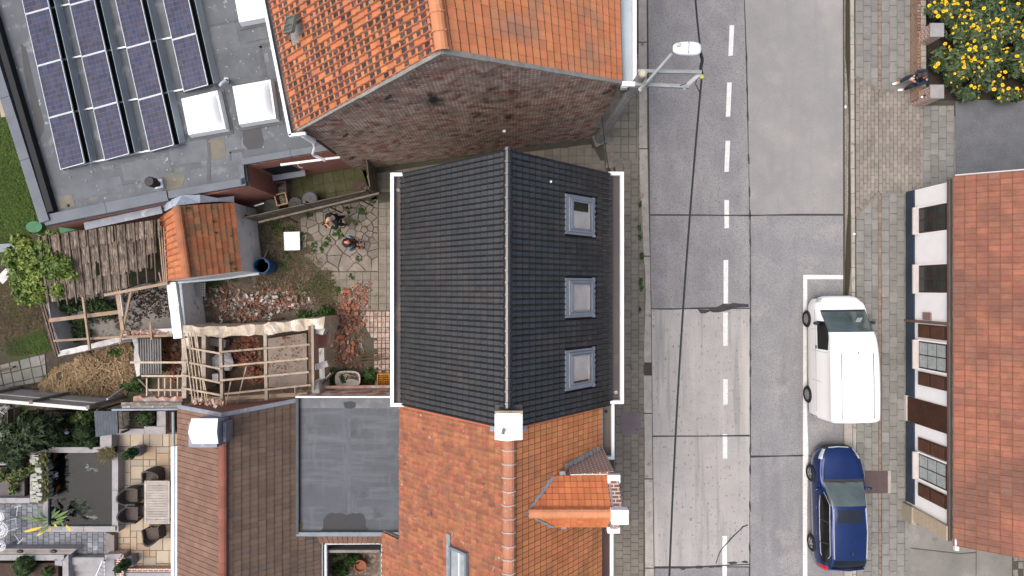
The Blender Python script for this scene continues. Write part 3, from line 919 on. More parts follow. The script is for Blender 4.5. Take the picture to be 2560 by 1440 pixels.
ridge_tiles(bh, P3(XR, -3.12, ZR - .005), P3(XR, YN + .03, ZR - .005), 22, .112, t_black_r, collar=.03, squash=.95)
ec = MB().lathe([(.125, 0), (.125, .03), (.0, .04)], n=16)
ecm = ec.mesh('ridge_end_cap', t_black_r)
o = bpy.data.objects.new('ridge_end_cap', ecm); link(o, bh, I4, Matrix.Translation((XR, YN + .03, ZR + .02)) @ Matrix.Rotation(-math.pi / 2, 4, 'X'))
for (y0, y1, xa) in ((YN + .015, YN - .015, 0), (YS + .015, YS - .015, 0)):
 for xe in (XW, XE):
  MB().beam((xe, (y0 + y1) / 2, ZE + .005), (XR, (y0 + y1) / 2, ZR + .005), .035, .07).build('verge_trim', rubber, bh)
gutter(bh, XW + .0, XW - .26, -3.42, 3.32, 5.98, trough_d, white_m, rim=.10, side=-1, endlen=.30)
gutter(bh, XE - .0, XE + .31, -3.34, 3.35, 5.98, trough_d, white_m, rim=.10, side=1, endlen=.36)
for x, y in ((XW - .16, 2.93), (XE + .2, -3.12)):
 q = MB().lathe([(.036, 0), (.04, .02), (.04, .03), (.026, .03)], (x, y, 5.86), 14)
 q.f.pop()
 q = q.build('gutter_outlet', white_m, bh)
 MB().lathe([(.026, .031), (0, .0311)], (x, y, 5.86), 14).build('outlet_hole', black_hole, q)
sl = (ZE - ZR) / (XE - XR)
def zr_(x): return ZR + (x - XR) * sl
th = math.atan2(ZR - ZE, XE - XR)
Rw = Matrix.Rotation(th, 4, 'Y')
for k, (ya, yb) in enumerate(SKY):
 yc = (ya + yb) / 2
 xc = (WX0 + WX1) / 2
 fr_ = Matrix.Translation((xc, yc, zr_(xc) + .03)) @ Rw
 L_, B_ = (WX1 - WX0) / math.cos(th), ya - yb
 def lb(mb, cx, cy, cz, sx, sy, sz): return mb.box((cx, cy, cz), (sx, sy, sz))
 f = MB(); w = .06
 lb(f, -L_ / 2 + w / 2, 0, .04, w, B_, .09); lb(f, L_ / 2 - w / 2, 0, .04, w, B_, .09)
 lb(f, 0, -B_ / 2 + w / 2, .04, L_ - 2 * w, w, .09); lb(f, 0, B_ / 2 - w / 2, .04, L_ - 2 * w, w, .09)
 f2 = f.build('roof_window', frame_g, bh, frame=fr_, bevel=.008, label=('northern roof window of the three', 'middle roof window of the three', 'southern roof window of the three')[k])
 s_ = MB(); w2 = .04; l2, b2 = L_ - 2 * w - .02, B_ - 2 * w - .02
 lb(s_, -l2 / 2 + w2, 0, .075, 2 * w2, b2, .05); lb(s_, l2 / 2 - w2 / 2, 0, .075, w2, b2, .05)
 lb(s_, .02, -b2 / 2 + w2 / 2, .075, l2 - 3 * w2, w2, .05); lb(s_, .02, b2 / 2 - w2 / 2, .075, l2 - 3 * w2, w2, .05)
 s_.build('sash', frame_g, f2, frame=fr_, bevel=.006)
 lb(MB(), 0, 0, .075, l2 - .04, b2 - .04, .012).build('glass_pane', clear, f2, frame=fr_)
 lb(MB(), -.01, (-.14, -.02, .03)[k], .012, l2 - .06, b2 - (.28, .04, .10)[k], .01).build('blind', blind, f2, frame=fr_)
 rv_ = MB(); lb(rv_, l2 / 2 - .09, 0, .03, .05, b2 - .06, .04); rv_.build('blind_bar', white_m, f2, frame=fr_)
 ap = MB()
 n = 24
 vs, fs = [], []
 for i in range(n + 1):
  y = -B_ / 2 - .10 + (B_ + .2) * i / n
  vs += [(L_ / 2 - .01, y, .035), (L_ / 2 + .13 + .02 * math.sin(i * 2.1), y, .03 + .012 * math.sin(i * 1.7))]
 for i in range(n):
  fs.append((2 * i, 2 * i + 1, 2 * i + 3, 2 * i + 2))
 ap.add(vs, fs); ap.build('lead_apron', lead, f2, frame=fr_)
 sd = MB(); lb(sd, -.02, B_ / 2 + .04, .02, L_ + .06, .07, .05); lb(sd, -.02, -B_ / 2 - .04, .02, L_ + .06, .07, .05); lb(sd, -L_ / 2 - .07, 0, .022, .12, B_ + .15, .05)
 sd.build('flashing', frame_g, f2, frame=fr_)
MB().lathe([(.032, 0), (.032, .04), (.022, .045), (.022, .02)], (1.03, 2.82, zr_(1.03) + .02), 14).build('vent_outlet', white_m, bh)
# ------------------------------------------------------------------ orange row house to the south with dormer and chimney
rh = thing('terraced_house', 'orange tiled row house with a small tiled dormer, next to the black roof', 'house', (0, -6, 0))
RW_, RE_, RX, RZe, RZr, RN, RS = -3.35, 2.70, -.08, 5.68, 8.80, -3.50, -9.6
gable_house(rh, [(RW_ + .2, RS), (RE_ - .05, RS), (RE_ - .05, RN - .02), (RW_ + .2, RN - .02)], RZe + .1, RZr - .1, ((RX, RS), (RX, RN - .02)), brick_new)
deck(rh, P3(RW_, RS, RZe), P3(RW_, RN, RZe), P3(RX, RS, RZr), P3(RX, RN, RZr), mortar)
deck(rh, P3(RE_, RN, RZe), P3(RE_, RS, RZe), P3(RX, RN, RZr), P3(RX, RS, RZr), mortar)
slr = (RZr - RZe) / (RE_ - RX)
DZE, DZR, DY0, DY1, DYR, DX = 7.45, 8.28, -5.16, -6.54, -5.88, 2.66
def rskip(c, u, v):
 if abs(c.x - RX) < .33 and c.y > -3.72: return True
 if c.x > 0:
  if DY1 + .02 < c.y < DY0 - .02:
   k = (DZR - DZE) / (DYR - DY1)
   zd = DZR - k * abs(c.y - DYR)
   if zd > c.z + .02: return True
 return False
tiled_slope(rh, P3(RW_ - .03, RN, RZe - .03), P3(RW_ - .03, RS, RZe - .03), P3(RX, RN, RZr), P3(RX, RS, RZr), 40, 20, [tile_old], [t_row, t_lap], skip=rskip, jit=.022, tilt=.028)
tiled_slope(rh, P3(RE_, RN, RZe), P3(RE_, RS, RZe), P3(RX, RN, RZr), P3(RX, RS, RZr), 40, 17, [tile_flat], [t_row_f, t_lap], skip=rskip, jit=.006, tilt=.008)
# the lower catslide at the south end of the rear slope
k_ = (RZr - RZe) / (RX - RW_)
cz = RZe - k_ * .68
tiled_slope(rh, P3(RW_ - .68, -7.62, cz), P3(RW_ - .68, RS, cz), P3(RW_ - .03, -7.62, RZe - .03), P3(RW_ - .03, RS, RZe - .03), 12, 5, [tile_old], [t_row, t_lap], jit=.02, tilt=.025, limit=60)
deck(rh, P3(RW_ - .68, RS, cz), P3(RW_ - .68, -7.6, cz), P3(RW_ + .05, RS, RZe), P3(RW_ + .05, -7.6, RZe), mortar)
ridge_tiles(rh, P3(RX, RS, RZr - .01), P3(RX, -3.75, RZr - .01), 17, .155, t_ridge_r, collar=.004, squash=.7)
rj = MB()
for i in range(17):
 y = RS + (-3.75 - RS) * i / 17
 rj.tube([(RX + .17 * math.cos(t), y + random.uniform(-.01, .01), RZr - .01 + .125 * math.sin(t)) for t in [math.pi * q / 8 for q in range(9)]], .018, 5)
rj.build('ridge_mortar', M('pale_mortar', (.47, .43, .38), (.36, .33, .29), 9, .95, .5, 30), rh)
gutter(rh, 2.67, 3.02, -5.12, RN - .03, 5.55, trough_w, white_m, rim=.09, side=1, ends=(True, True))
MB().box((2.72, (RN - 5.15) / 2, 5.60), (.06, 1.62, .05)).build('zinc_drip', zinc, rh)
MB().lathe([(.05, 0), (.05, .012)], (2.88, -3.78, 5.43), 12).build('gutter_outlet', black_hole, rh)
gutter(rh, 2.70, 2.98, RS, -6.75, 5.55, M('gutter_trough_red', (.055, .022, .022), (.04, .018, .018), 1, .4, 0), white_m, rim=.10, side=1, ends=(False, True))
# dormer
dm = MB()
kd = (DZR - DZE) / (DYR - DY1)
prof = [(DY1, 5.0), (DY0, 5.0), (DY0, DZE - .04), (DYR, DZR - .06), (DY1, DZE - .04)]
vs = [(x, y, z) for x in (.3, DX) for y, z in prof]
vs = [((RX + (RZr - max(z, 5.7)) / slr) if (x == .3 and z > 6) else (2.3 if x == .3 else x), y, z) for x, y, z in vs]
fs = [(0, 1, 2, 3, 4), (9, 8, 7, 6, 5)] + [(i, 5 + i, 5 + (i + 1) % 5, (i + 1) % 5) for i in range(5)]
dmo = dm.add(vs, fs).build('dormer', brick_dorm, rh)
def xroof(z): return RX + (RZr - z) / slr
tr = tile_data(P_flat, lift=.018, lip=.08, lipmat=1, stain_shade_cells={(0, 3)})
# dormer slopes: eave E runs from the house roof to the front, ridge R likewise
def dslope(y_e):
 return P3(xroof(DZE), y_e, DZE), P3(DX - .06, y_e, DZE), P3(xroof(DZR) , DYR, DZR), P3(DX - .06, DYR, DZR)
for y_e in (DY0, DY1):
 a, b, c_, d = dslope(y_e)
 deck(dmo, a, b, c_, d, mortar, t=.03)
 def dsk(c, u, v):
  return c.x < xroof(c.z) + .03
 a2 = P3(xroof(DZR), y_e, DZE)
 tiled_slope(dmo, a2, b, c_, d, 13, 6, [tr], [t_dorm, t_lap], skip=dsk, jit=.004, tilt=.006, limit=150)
 lo_ = P3(xroof(DZE) , y_e, DZE + .03); hi_ = P3(xroof(DZR) - .05, DYR, DZR + .03)
 n = 9
 q = MB(); Lp, Rp = [], []
 for i in range(n + 1):
  p = lo_.lerp(hi_, i / n)
  wv = .10 + .02 * math.sin(i * 2.3)
  Lp.append(p + Vector((-wv, (y_e - DYR) * .03, .06))); Rp.append(p + Vector((.07, 0, .03)))
 q.add(Lp + Rp, [(i, i + 1, n + 2 + i, n + 1 + i) for i in range(n)])
 q.build('valley_flashing', lead, dmo)
ridge_tiles(dmo, P3(xroof(DZR) + .05, DYR, DZR + .0), P3(DX - .1, DYR, DZR + .0), 6, .13, t_ridge_o, collar=.012, squash=.8)
gw = MB()
prof = [(DY1 - .04, 5.2), (DY0 + .04, 5.2), (DY0 + .04, DZE + .14), (DYR, DZR + .14), (DY1 - .04, DZE + .14)]
vs = [(x, y, z) for x in (DX, DX + .22) for y, z in prof]
gw.add(vs, fs).build('gable_front', brick_dorm, dmo)
for y0, y1, z in ((DY0 + .10, DY0 - .12, DZE + .22), (DY1 + .05, DY1 - .12, DZE + .16)):
 MB().box((DX + .10, (y0 + y1) / 2, z - .06), (.34, abs(y1 - y0), .16)).build('gable_cap_stone', white_p, dmo, bevel=.01)
MB().box((DX + .12, DYR - .02, DZR + .12), (.44, .38, .24)).build('gable_cap_stone', white_p, dmo, bevel=.012)
MB().slab([(DX - .04, DY0, DZE + .05), (DX + .03, DY0, DZE + .05), (DX + .03, DYR, DZR + .05), (DX - .04, DYR, DZR + .05)], .03).build('front_flashing', zinc, dmo)
# brick cheek north of the dormer, with its stepped lead
ck = MB()
zz = lambda x: RZr - (x - RX) * slr
ck.add([(1.60, DY0 + .01, zz(1.6) + .02), (2.78, DY0 + .01, zz(2.72) - .1), (2.78, DY0 + .30, zz(2.72) - .1), (1.60, DY0 + .08, zz(1.6) + .02), (1.60, DY0 + .01, DZE), (2.78, DY0 + .01, DZE - .02), (2.78, DY0 + .12, DZE - .05), (1.60, DY0 + .05, DZE)],
  [(3, 2, 1, 0), (4, 5, 6, 7), (0, 1, 5, 4), (1, 2, 6, 5), (2, 3, 7, 6), (3, 0, 4, 7)])
ck.build('brick_cheek', brick_dorm, dmo)
q = MB()
for i in range(9):
 x = 1.55 + i * .13
 q.box((x, DY0 + .17 + .022 * i, zz(x) + .07), (.135, .14, .02), m=Matrix.Rotation(math.atan(slr), 3, 'Y'))
q.build('stepped_flashing', lead, dmo)
MB().box(W(1406, 1187, 7.4), (.16, .2, .06)).build('flashing_patch', lead, dmo)
MB().box(W(1409, 1318, 7.42), (.13, .09, .05)).build('flashing_patch', lead, dmo)
# chimney on the ridge
ch = MB().box((-.08, -3.36, 8.9), (.62, .60, 1.1)).build('chimney', white_p, rh)
cp = MB()
cp.add([(-.42, -3.04, 9.42), (.26, -3.04, 9.42), (.26, -3.68, 9.42), (-.42, -3.68, 9.42), (-.12, -3.02, 9.50), (-.12, -3.70, 9.50)], [(0, 3, 5, 4), (1, 4, 5, 2), (0, 4, 1), (3, 2, 5), (0, 1, 2, 3)])
cp.build('chimney_cap', white_m, ch)
MB().beam((-.42, -3.02, 9.40), (.26, -3.02, 9.40), .08, .06).build('cap_flashing', M('rusty_strip', (.33, .25, .16), (.25, .19, .13), 8, .7, 0), ch)
MB().tube([(-.21, -3.42, 9.46), (-.21, -3.42, 9.62), (-.22, -3.50, 9.64)], [.035, .035, .045], 10).build('flue_pipe', M('rusty_pipe', (.16, .10, .08), (.3, .28, .26), 12, .6, 0), ch)
for x, sx in ((-.47, .14), (.30, .10)):
 MB().box((x, -3.32, 8.66), (sx, .64, .1), m=Matrix.Rotation(.5 * (1 if x > 0 else -1), 3, 'Y')).build('chimney_flashing', lead, ch)
MB().box((-.08, -2.98, 8.98), (.68, .14, .06)).build('chimney_flashing', M('lead_dark', (.05, .055, .06), (.04, .045, .05), 3, .5, .1), ch)
# party verge strip between the black and the orange roof
for xe, ze, off in ((RW_ + .05, RZe, 0), (RE_ - .02, RZe, 0)):
 MB().beam((xe, RN - .03, ze + .09), (RX, RN - .03, RZr + .09), .10, .12).build('verge_strip', M('red_verge', (.42, .14, .08), (.35, .11, .065), 3, .8, .2), rh)
# roof window cut by the lower edge of the picture
zl = lambda x: RZr - (RX - x) * (RZr - RZe) / (RX - RW_)
fr_ = Matrix.Translation((-1.42, -7.55, zl(-1.42) + .06)) @ Matrix.Rotation(-math.atan(k_), 4, 'Y')
f = MB()
for cx, cy, sx, sy in ((-.32, 0, .07, .9), (.32, 0, .07, .9), (0, .42, .57, .07), (0, -.42, .57, .07)): f.box((cx, cy, .05), (sx, sy, .1))
f2 = f.build('roof_window', frame_g, rh, frame=fr_)
MB().box((0, 0, .05), (.57, .77, .02)).build('glass_pane', M('pale_glass', (.33, .36, .37), (.22, .26, .27), 2, .1, 0, spec=.5), f2, frame=fr_)
MB().box((.05, 0, .075), (.035, .77, .03)).build('glazing_bar', white_m, f2, frame=fr_)
MB().box((-.44, .12, .03), (.16, 1.25, .02)).build('flashing', lead, f2, frame=fr_)
# ------------------------------------------------------------------ northern house: big brick gable, pantiles
nh = thing('brick_house', 'tall orange roofed house with a weathered dark brick gable', 'house', (-1.5, 8, 0))
A_, B_n = (-6.14, 4.62), (3.14, 5.90)
nE, nR = 6.6, 10.8
Yb = 10.2
lE = lambda Y: P3(-6.16 - (Y - 4.55) * .198, Y, nE)
rE = lambda Y: P3(3.16 - (Y - 5.93) * .03, Y, nE)
rR = lambda Y: P3(-1.54 - (Y - 5.25) * .137, Y, nR)
gable_house(nh, [A_, B_n, (3.0, 14), (-8.0, 14)], nE - .05, nR - .14, ((-1.53, 5.27), (-2.7, 14)), brick_old)
deck(nh, lE(4.57), lE(Yb), rR(5.24), rR(Yb), mortar, t=.08)
deck(nh, rE(5.92), rE(Yb), rR(5.24), rR(Yb), mortar, t=.08)
def stch(u, v):
 r = random.random()
 if u > .80 and v < .25: return 0
 w_ = .5 + .5 * math.sin(u * 9 + 2 * math.sin(v * 7)) * math.sin(v * 8 + 1)
 return 0 if r < .34 - .26 * w_ else (1 if r < .60 else (2 if r < .84 else 3))
NWIN = W(731, 67, 7.55)
def nskip(c, u, v): return abs(c.x - NWIN.x) < .26 and abs(c.y - NWIN.y) < .30
tiled_slope(nh, lE(4.55), lE(Yb), rR(5.25), rR(Yb), 31, 24, [tile_pan, tile_pan_s, tile_pan_s2, tile_pan_s3], [t_orange, t_orange_st], jit=.014, tilt=.018, choose=stch, skip=nskip)
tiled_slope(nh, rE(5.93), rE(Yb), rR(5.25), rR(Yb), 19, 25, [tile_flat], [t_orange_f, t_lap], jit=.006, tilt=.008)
ridge_tiles(nh, rR(Yb), rR(5.22), 12, .165, t_ridge_o, collar=.022, squash=.8)
for e in (lE(4.56), rE(5.93)):
 vb = MB()
 d = Vector((0, -.03, .03))
 n = 10
 for i in range(n):
  vb.beam(e.lerp(rR(5.24), i / n) + d, e.lerp(rR(5.24), (i + 1) / n) + d, .11 + random.uniform(-.02, .02), .06)
 vb.build('verge_mortar', mortar, nh)
s_n = math.atan((nR - nE) / 4.7)
fr_ = Matrix.Translation(NWIN + Vector((0, 0, .12))) @ Matrix.Rotation(-.19, 4, 'Z') @ Matrix.Rotation(-s_n, 4, 'Y')
f = MB()
for cx, cy, sx, sy in ((-.22, 0, .05, .46), (.22, 0, .05, .46), (0, .21, .39, .05), (0, -.21, .39, .05), (0, 0, .39, .035)): f.box((cx, cy, .02), (sx, sy, .09))
f2 = f.build('skylight', M('iron_grey', (.13, .14, .13), (.09, .1, .09), 6, .5, .1), nh, frame=fr_, label='small old iron skylight in the pantiles')
MB().box((0, 0, .02), (.40, .40, .03)).build('glass_pane', M('greenish_glass', (.05, .07, .06), (.12, .14, .12), 3, .12, 0, spec=.5), f2, frame=fr_)
# gutters
gutter(nh, 3.17, 3.50, 5.92, Yb, 6.42, trough_b, white_m, rim=.11, side=1, ends=(True, False))
gm = MB(); gm2 = MB()
for a, b in zip([4.45, 6, 8, Yb], [6, 8, Yb]):
 o_ = Vector((-.26, -.05, -.10))
 gm.beam(lE(a) + o_, lE(b) + o_, .085, .16)
 gm2.beam(lE(a) + o_ + Vector((.15, .02, -.03)), lE(b) + o_ + Vector((.15, .02, -.03)), .22, .03)
p0 = lE(4.45) + Vector((-.26, -.05, -.10))
gm.beam(p0 + Vector((-.03, 0, 0)), p0 + Vector((.45, .06, .0)), .085, .16)
gq = gm2.build('gutter', trough_d, nh); gm.build('gutter_rim', white_m, gq)
wp = M('white_plastic_pipe', (.78, .80, .81), (.72, .74, .75), 4, .4, 0, spec=.4)
dp = MB()
dp.tube([W(757, 336, 6.3), W(783, 352, 5.6)], .10, 8)
dp.tube([W(783, 352, 5.6), W(787, 368, 4.9), W(782, 384, 4.2), W(784, 388, 3.9)], .045, 8)
dp.tube([W(784, 388, 3.9), W(810, 399, 3.6), W(812, 402, 3.2)], .05, 8)
dp.build('downpipe', wp, nh)
dp = MB(); dp.tube([W(765, 335, 6.2), W(800, 356, 5.2), W(838, 384, 3.6)], .05, 6); dp.build('cable_duct', M('brown_duct', (.09, .06, .055)), nh)
for px_, py_, z in ((970, 222, 8.2), (863, 326, 5.2), (878, 372, 2.2), (1517, 229, 6.0), (1192, 270, 5.4)):
 c = W(px_, py_, z);
 MB().box((c.x, 4.62 + (c.x + 6.14) * .138 - .03, c.z), (.06, .06, .34), m=Matrix.Rotation(.6, 3, 'Y')).build('wall_anchor', iron, nh)
MB().box((W(1261, 321, 2.4).x, 4.62 + (W(1261, 321, 2.4).x + 6.14) * .138 - .05, 3.1), (.10, .08, .12)).build('wall_box', wp, nh)
# ------------------------------------------------------------------ flat roofed annex north-west
AZ = 3.2
ax = thing('flat_roof_annex', 'flat grey bitumen roofed annex carrying solar panels and white rooflights', 'building', W(350, 250, 0))
APX = [(112, 566), (620, 463), (613, 409), (860, 366), (900, 330), (760, -200), (-130, -200), (-60, -60)]
def S_(x, y, z=AZ): return W(x, y, z)
MB().prism([W(x, y, AZ - .02) for x, y in ((118, 564), (617, 462), (611, 410), (858, 368), (900, 330), (760, -200), (-120, -200), (-52, -60))], -.1, AZ - .30).build('wall', brick_new, ax)
rs = MB().prism([W(x, y, AZ) for x, y in ((125, 545), (616, 452), (610, 405), (850, 365), (895, 330), (760, -200), (-110, -200), (-40, -60))], AZ - .3, AZ - .14).build('roof_sheet', membrane, ax)
zr0 = AZ - .136
def patch(poly, m=membrane_d, dz=0, name='membrane_patch'):
 MB().prism([W(x, y, zr0 + dz) for x, y in poly], zr0 + dz - .003, zr0 + dz + .001).build(name, m, rs)
patch([(606, 322), (630, 316), (652, 317), (655, 335), (660, 352), (655, 370), (620, 374), (608, 360)])
patch([(684, 205), (706, 222), (716, 245), (718, 268), (692, 272), (688, 240)])
patch([(52, 108), (64, 118), (78, 180), (92, 240), (108, 300), (110, 325), (100, 345), (78, 260), (60, 180)])
membrane_s = M('membrane_strip', (.095, .10, .105), (.075, .08, .085), 3, .75, .4, 40)
for path, w in (([(440, 345), (520, 343), (524, 380), (520, 480)], 9), ([(648, 115), (694, 108)], 10), ([(650, 115), (662, 192)], 10), ([(420, 340), (470, 338), (560, 325)], 7), ([(520, 66), (610, 48)], 7),
    ([(575, 205), (560, 215), (570, 235)], 6), ([(700, 295), (688, 200)], 7), ([(598, 318), (694, 300)], 7), ([(574, 380), (610, 375)], 8), ([(575, 380), (577, 402)], 6)):
 patch(strip_poly(path, w), membrane_s, .004, 'membrane_seam')
membrane_l = M('membrane_sheet', (.122, .135, .148), (.09, .10, .11), 1.6, .75, .25, 30, rnd=.1, speck=((.27, .28, .275), 6.0, .68, .71))
for q in ([(522, 62), (585, 50), (603, 118), (532, 132)], [(534, 134), (645, 114), (660, 190), (548, 205)], [(420, 350), (518, 346), (520, 400), (428, 415)], [(300, 410), (420, 392), (432, 440), (312, 452)],
   [(526, 350), (600, 340), (608, 400), (528, 420)], [(150, 470), (300, 440), (312, 478), (160, 505)], [(662, 60), (690, 110), (652, 112), (640, 62)], [(440, 430), (525, 418), (527, 465), (445, 474)], [(664, 118), (694, 112), (706, 190), (682, 192)]):
 patch(q, membrane_l, .002, 'membrane_sheet')
for k in range(22):
 x, y = random.uniform(140, 660), random.uniform(60, 500)
 if 500 > x > 130 and y < 430 - (x - 150) * .22 and x < 460: continue
 d_ = 1 if k % 2 else 0
 l_ = random.uniform(30, 90)
 pth = [(x, y), (x + (l_ if d_ else l_ * .226), y - (l_ * .2 if d_ else -l_))]
 if all(inpoly(q[0], q[1], [(140, 500), (610, 425), (608, 395), (700, 370), (690, 60), (520, 40), (560, 330), (440, 380), (150, 440)]) for q in pth): patch(strip_poly(pth, 2.2), membrane_s, .006, 'membrane_seam')
sp_ = MB()
for k in range(150):
 x, y = random.uniform(140, 700), random.uniform(30, 500)
 if not inpoly(x, y, [(140, 500), (610, 440), (608, 390), (735, 340), (690, 60), (520, 40), (560, 330), (440, 380), (150, 440)]): continue
 r_ = random.uniform(.025, .055)
 sp_.lathe([(r_, .012), (r_ * .9, .016), (0, .017)], W(x, y, zr0), 9)
sp_.build('fixing_spots', M('fixing_spot', (.19, .195, .19), (.15, .16, .16), 5, .8, 0), rs, kind='stuff')
lig = M('lichen_patch', (.17, .155, .12), (.13, .125, .105), 3, .9, .2, 30)
patch([(410, 440), (440, 432), (462, 440), (455, 470), (418, 478)], lig, .008)
patch([(142, 492), (180, 486), (188, 515), (150, 522)], lig, .008)
patch([(525, 350), (560, 345), (565, 390), (530, 400)], lig, .008)
MB().lathe([(.05, 0), (.05, .006)], W(171, 514, zr0 + .012), 12).build('roof_drain', black_hole, ax)
# parapet copings and their black inner faces
def cop(a, b, w, h=.16, z=AZ, m=coping, name='coping'):
 A, B = W(*a, z - h / 2), W(*b, z - h / 2)
 n = max(1, round((B - A).length / 2.2))
 for i in range(n):
  MB().beam(A.lerp(B, (i + .003) / n), A.lerp(B, (i + .997) / n), w, h).build(name, m, ax)
cop((-74, -60), (122, 556), .34, .42, z=AZ + .10)
cop((118, 552), (424, 490), .36, .30, z=AZ + .03)
cop((424, 488), (617, 455), .26, .22)
cop((609, 462), (604, 412), .16, .10)
cop((604, 405), (852, 363), .22, .10)
d = (W(125, 540, AZ) - W(-52, -20, AZ)).normalized()
MB().beam(W(-42, -60, AZ - .02) , W(133, 530, AZ - .02), .20, .28).build('coping_inner', rubber, ax)
MB().beam(W(150, 553, AZ - .42), W(420, 498, AZ - .42), .06, .5).build('fascia', coping, ax)
# lead and orange strip below the south parapet
for a, b in (((215, 560), (420, 520)),):
 MB().beam(W(*a, 2.45), W(*b, 2.6), .20, .06).build('lead_flashing', lead, ax)
# notch window and sill
zs = 1.0
cw = lambda t, z: W(700 + 190 * t, 449 - 31 * t, 0) * 1.0
na, nb = W(700, 449, 0), W(890, 418, 0)
nd = (nb - na).normalized(); nn = Vector((nd.y, -nd.x, 0))
wz = MB().beam(na + nd * .15 + nn * .0 + Vector((0, 0, 1.55)), na + nd * 1.15 + Vector((0, 0, 1.55)), .05, 1.15).build('window', black_hole, ax)
MB().beam(na + nd * .05 + nn * .12 + Vector((0, 0, .93)), na + nd * 1.3 + nn * .12 + Vector((0, 0, .93)), .22, .07).build('window_sill', M('blue_stone', (.24, .26, .29), (.2, .22, .25)), wz)
MB().tube([W(702, 412, 2.95), W(850, 393, 2.95)], .045, 8).build('gutter', wp, ax)
MB().tube([W(743, 410, 2.8), W(748, 418, 2.6), W(756, 419, 2.5)], .015, 6).build('hook', wp, ax)
# vent stacks
v = thing('vent_stack', 'round black roof vent with a white collar on the flat roof', 'vent', W(398, 461, zr0))
MB().lathe([(.25, 0), (.25, .015), (.17, .02)], W(398, 461, zr0), 20).build('vent_base', coping, v)
MB().box(W(397, 460, zr0 + .05), (.30, .30, .09), rz=.2).build('vent_collar', white_m, v, bevel=.03)
MB().lathe([(.10, .08), (.10, .30), (.17, .31), (.17, .58), (.15, .62), (0, .62)], W(398, 461, zr0), 20).build('vent_cap', M('black_plastic', (.018, .018, .02), (.014, .014, .015), 3, .5, 0), v)
v = thing('vent_pipe', 'small bent grey vent pipe on the flat roof beside the rooflights', 'vent', W(562, 200, zr0))
MB().box(W(566, 200, zr0 + .02), (.16, .16, .05)).build('pipe_base', white_m, v, bevel=.02)
MB().tube([W(566, 200, zr0), W(566, 200, zr0 + .3), W(563, 202, zr0 + .40), W(556, 206, zr0 + .42), W(550, 214, zr0 + .36)], .055, 10).build('pipe_bend', zinc, v)
# rooflights: white upstand and a milky dome
dome_m = M('milky_dome', (.70, .74, .77), (.64, .69, .73), .9, .12, 0, spec=.5, coat=.3)
def rooflight(c, label):
 z0 = zr0
 q = [W(x, y, z0 + .28) for x, y in c]
 t = thing('rooflight', label, 'rooflight', (q[0] + q[2]) / 2 * 1.0 - Vector((0, 0, .28)), group='white rooflights on the flat annex roof')
 ctr = sum(q, Vector()) / 4
 up_ = MB()
 base = [ctr + (p - ctr) * 1.06 - Vector((0, 0, .28)) for p in q]
 base = [Vector((p.x, p.y, z0)) for p in base]
 ins = [ctr + (p - ctr) * .90 for p in q]
 up_.add(base + q + ins, [(i, (i + 1) % 4, 4 + (i + 1) % 4, 4 + i) for i in range(4)] + [(4 + i, 4 + (i + 1) % 4, 8 + (i + 1) % 4, 8 + i) for i in range(4)])
 up_.build('upstand', white_m, t)
 mb = MB(); N_ = 12; vs = []; fs = []
 for i in range(N_ + 1):
  for j in range(N_ + 1):
   u, v_ = i / N_, j / N_
   p = ins[0].lerp(ins[1], u).lerp(ins[3].lerp(ins[2], u), v_)
   e = (1 - abs(2 * u - 1) ** 3) * (1 - abs(2 * v_ - 1) ** 3)
   p = p + Vector((0, 0, .005 + .20 * e ** .6)); vs.append(p)
 for i in range(N_):
  for j in range(N_):
   a = i * (N_ + 1) + j
   fs.append((a, a + N_ + 1, a + N_ + 2, a + 1))
 mb.add(vs, fs).build('dome', dome_m, t, smooth=True)
 sk = MB()
 b2 = [ctr + (p - ctr) * 1.14 for p in base]
 b2 = [Vector((p.x, p.y, z0 + .03)) for p in b2]
 sk.prism(b2, z0, z0 + .02).build('bitumen_skirt', membrane_s, t)
rooflight([(453, 247), (543, 226), (564, 321), (471, 337)], 'white domed rooflight just right of the last solar panel column')
rooflight([(581, 216), (676, 199), (690, 296), (598, 311)], 'white domed rooflight between its neighbour and the orange pantile roof')
rooflight([(580, -40), (662, -56), (682, 40), (598, 56)], 'white domed rooflight cut by the top edge of the picture')
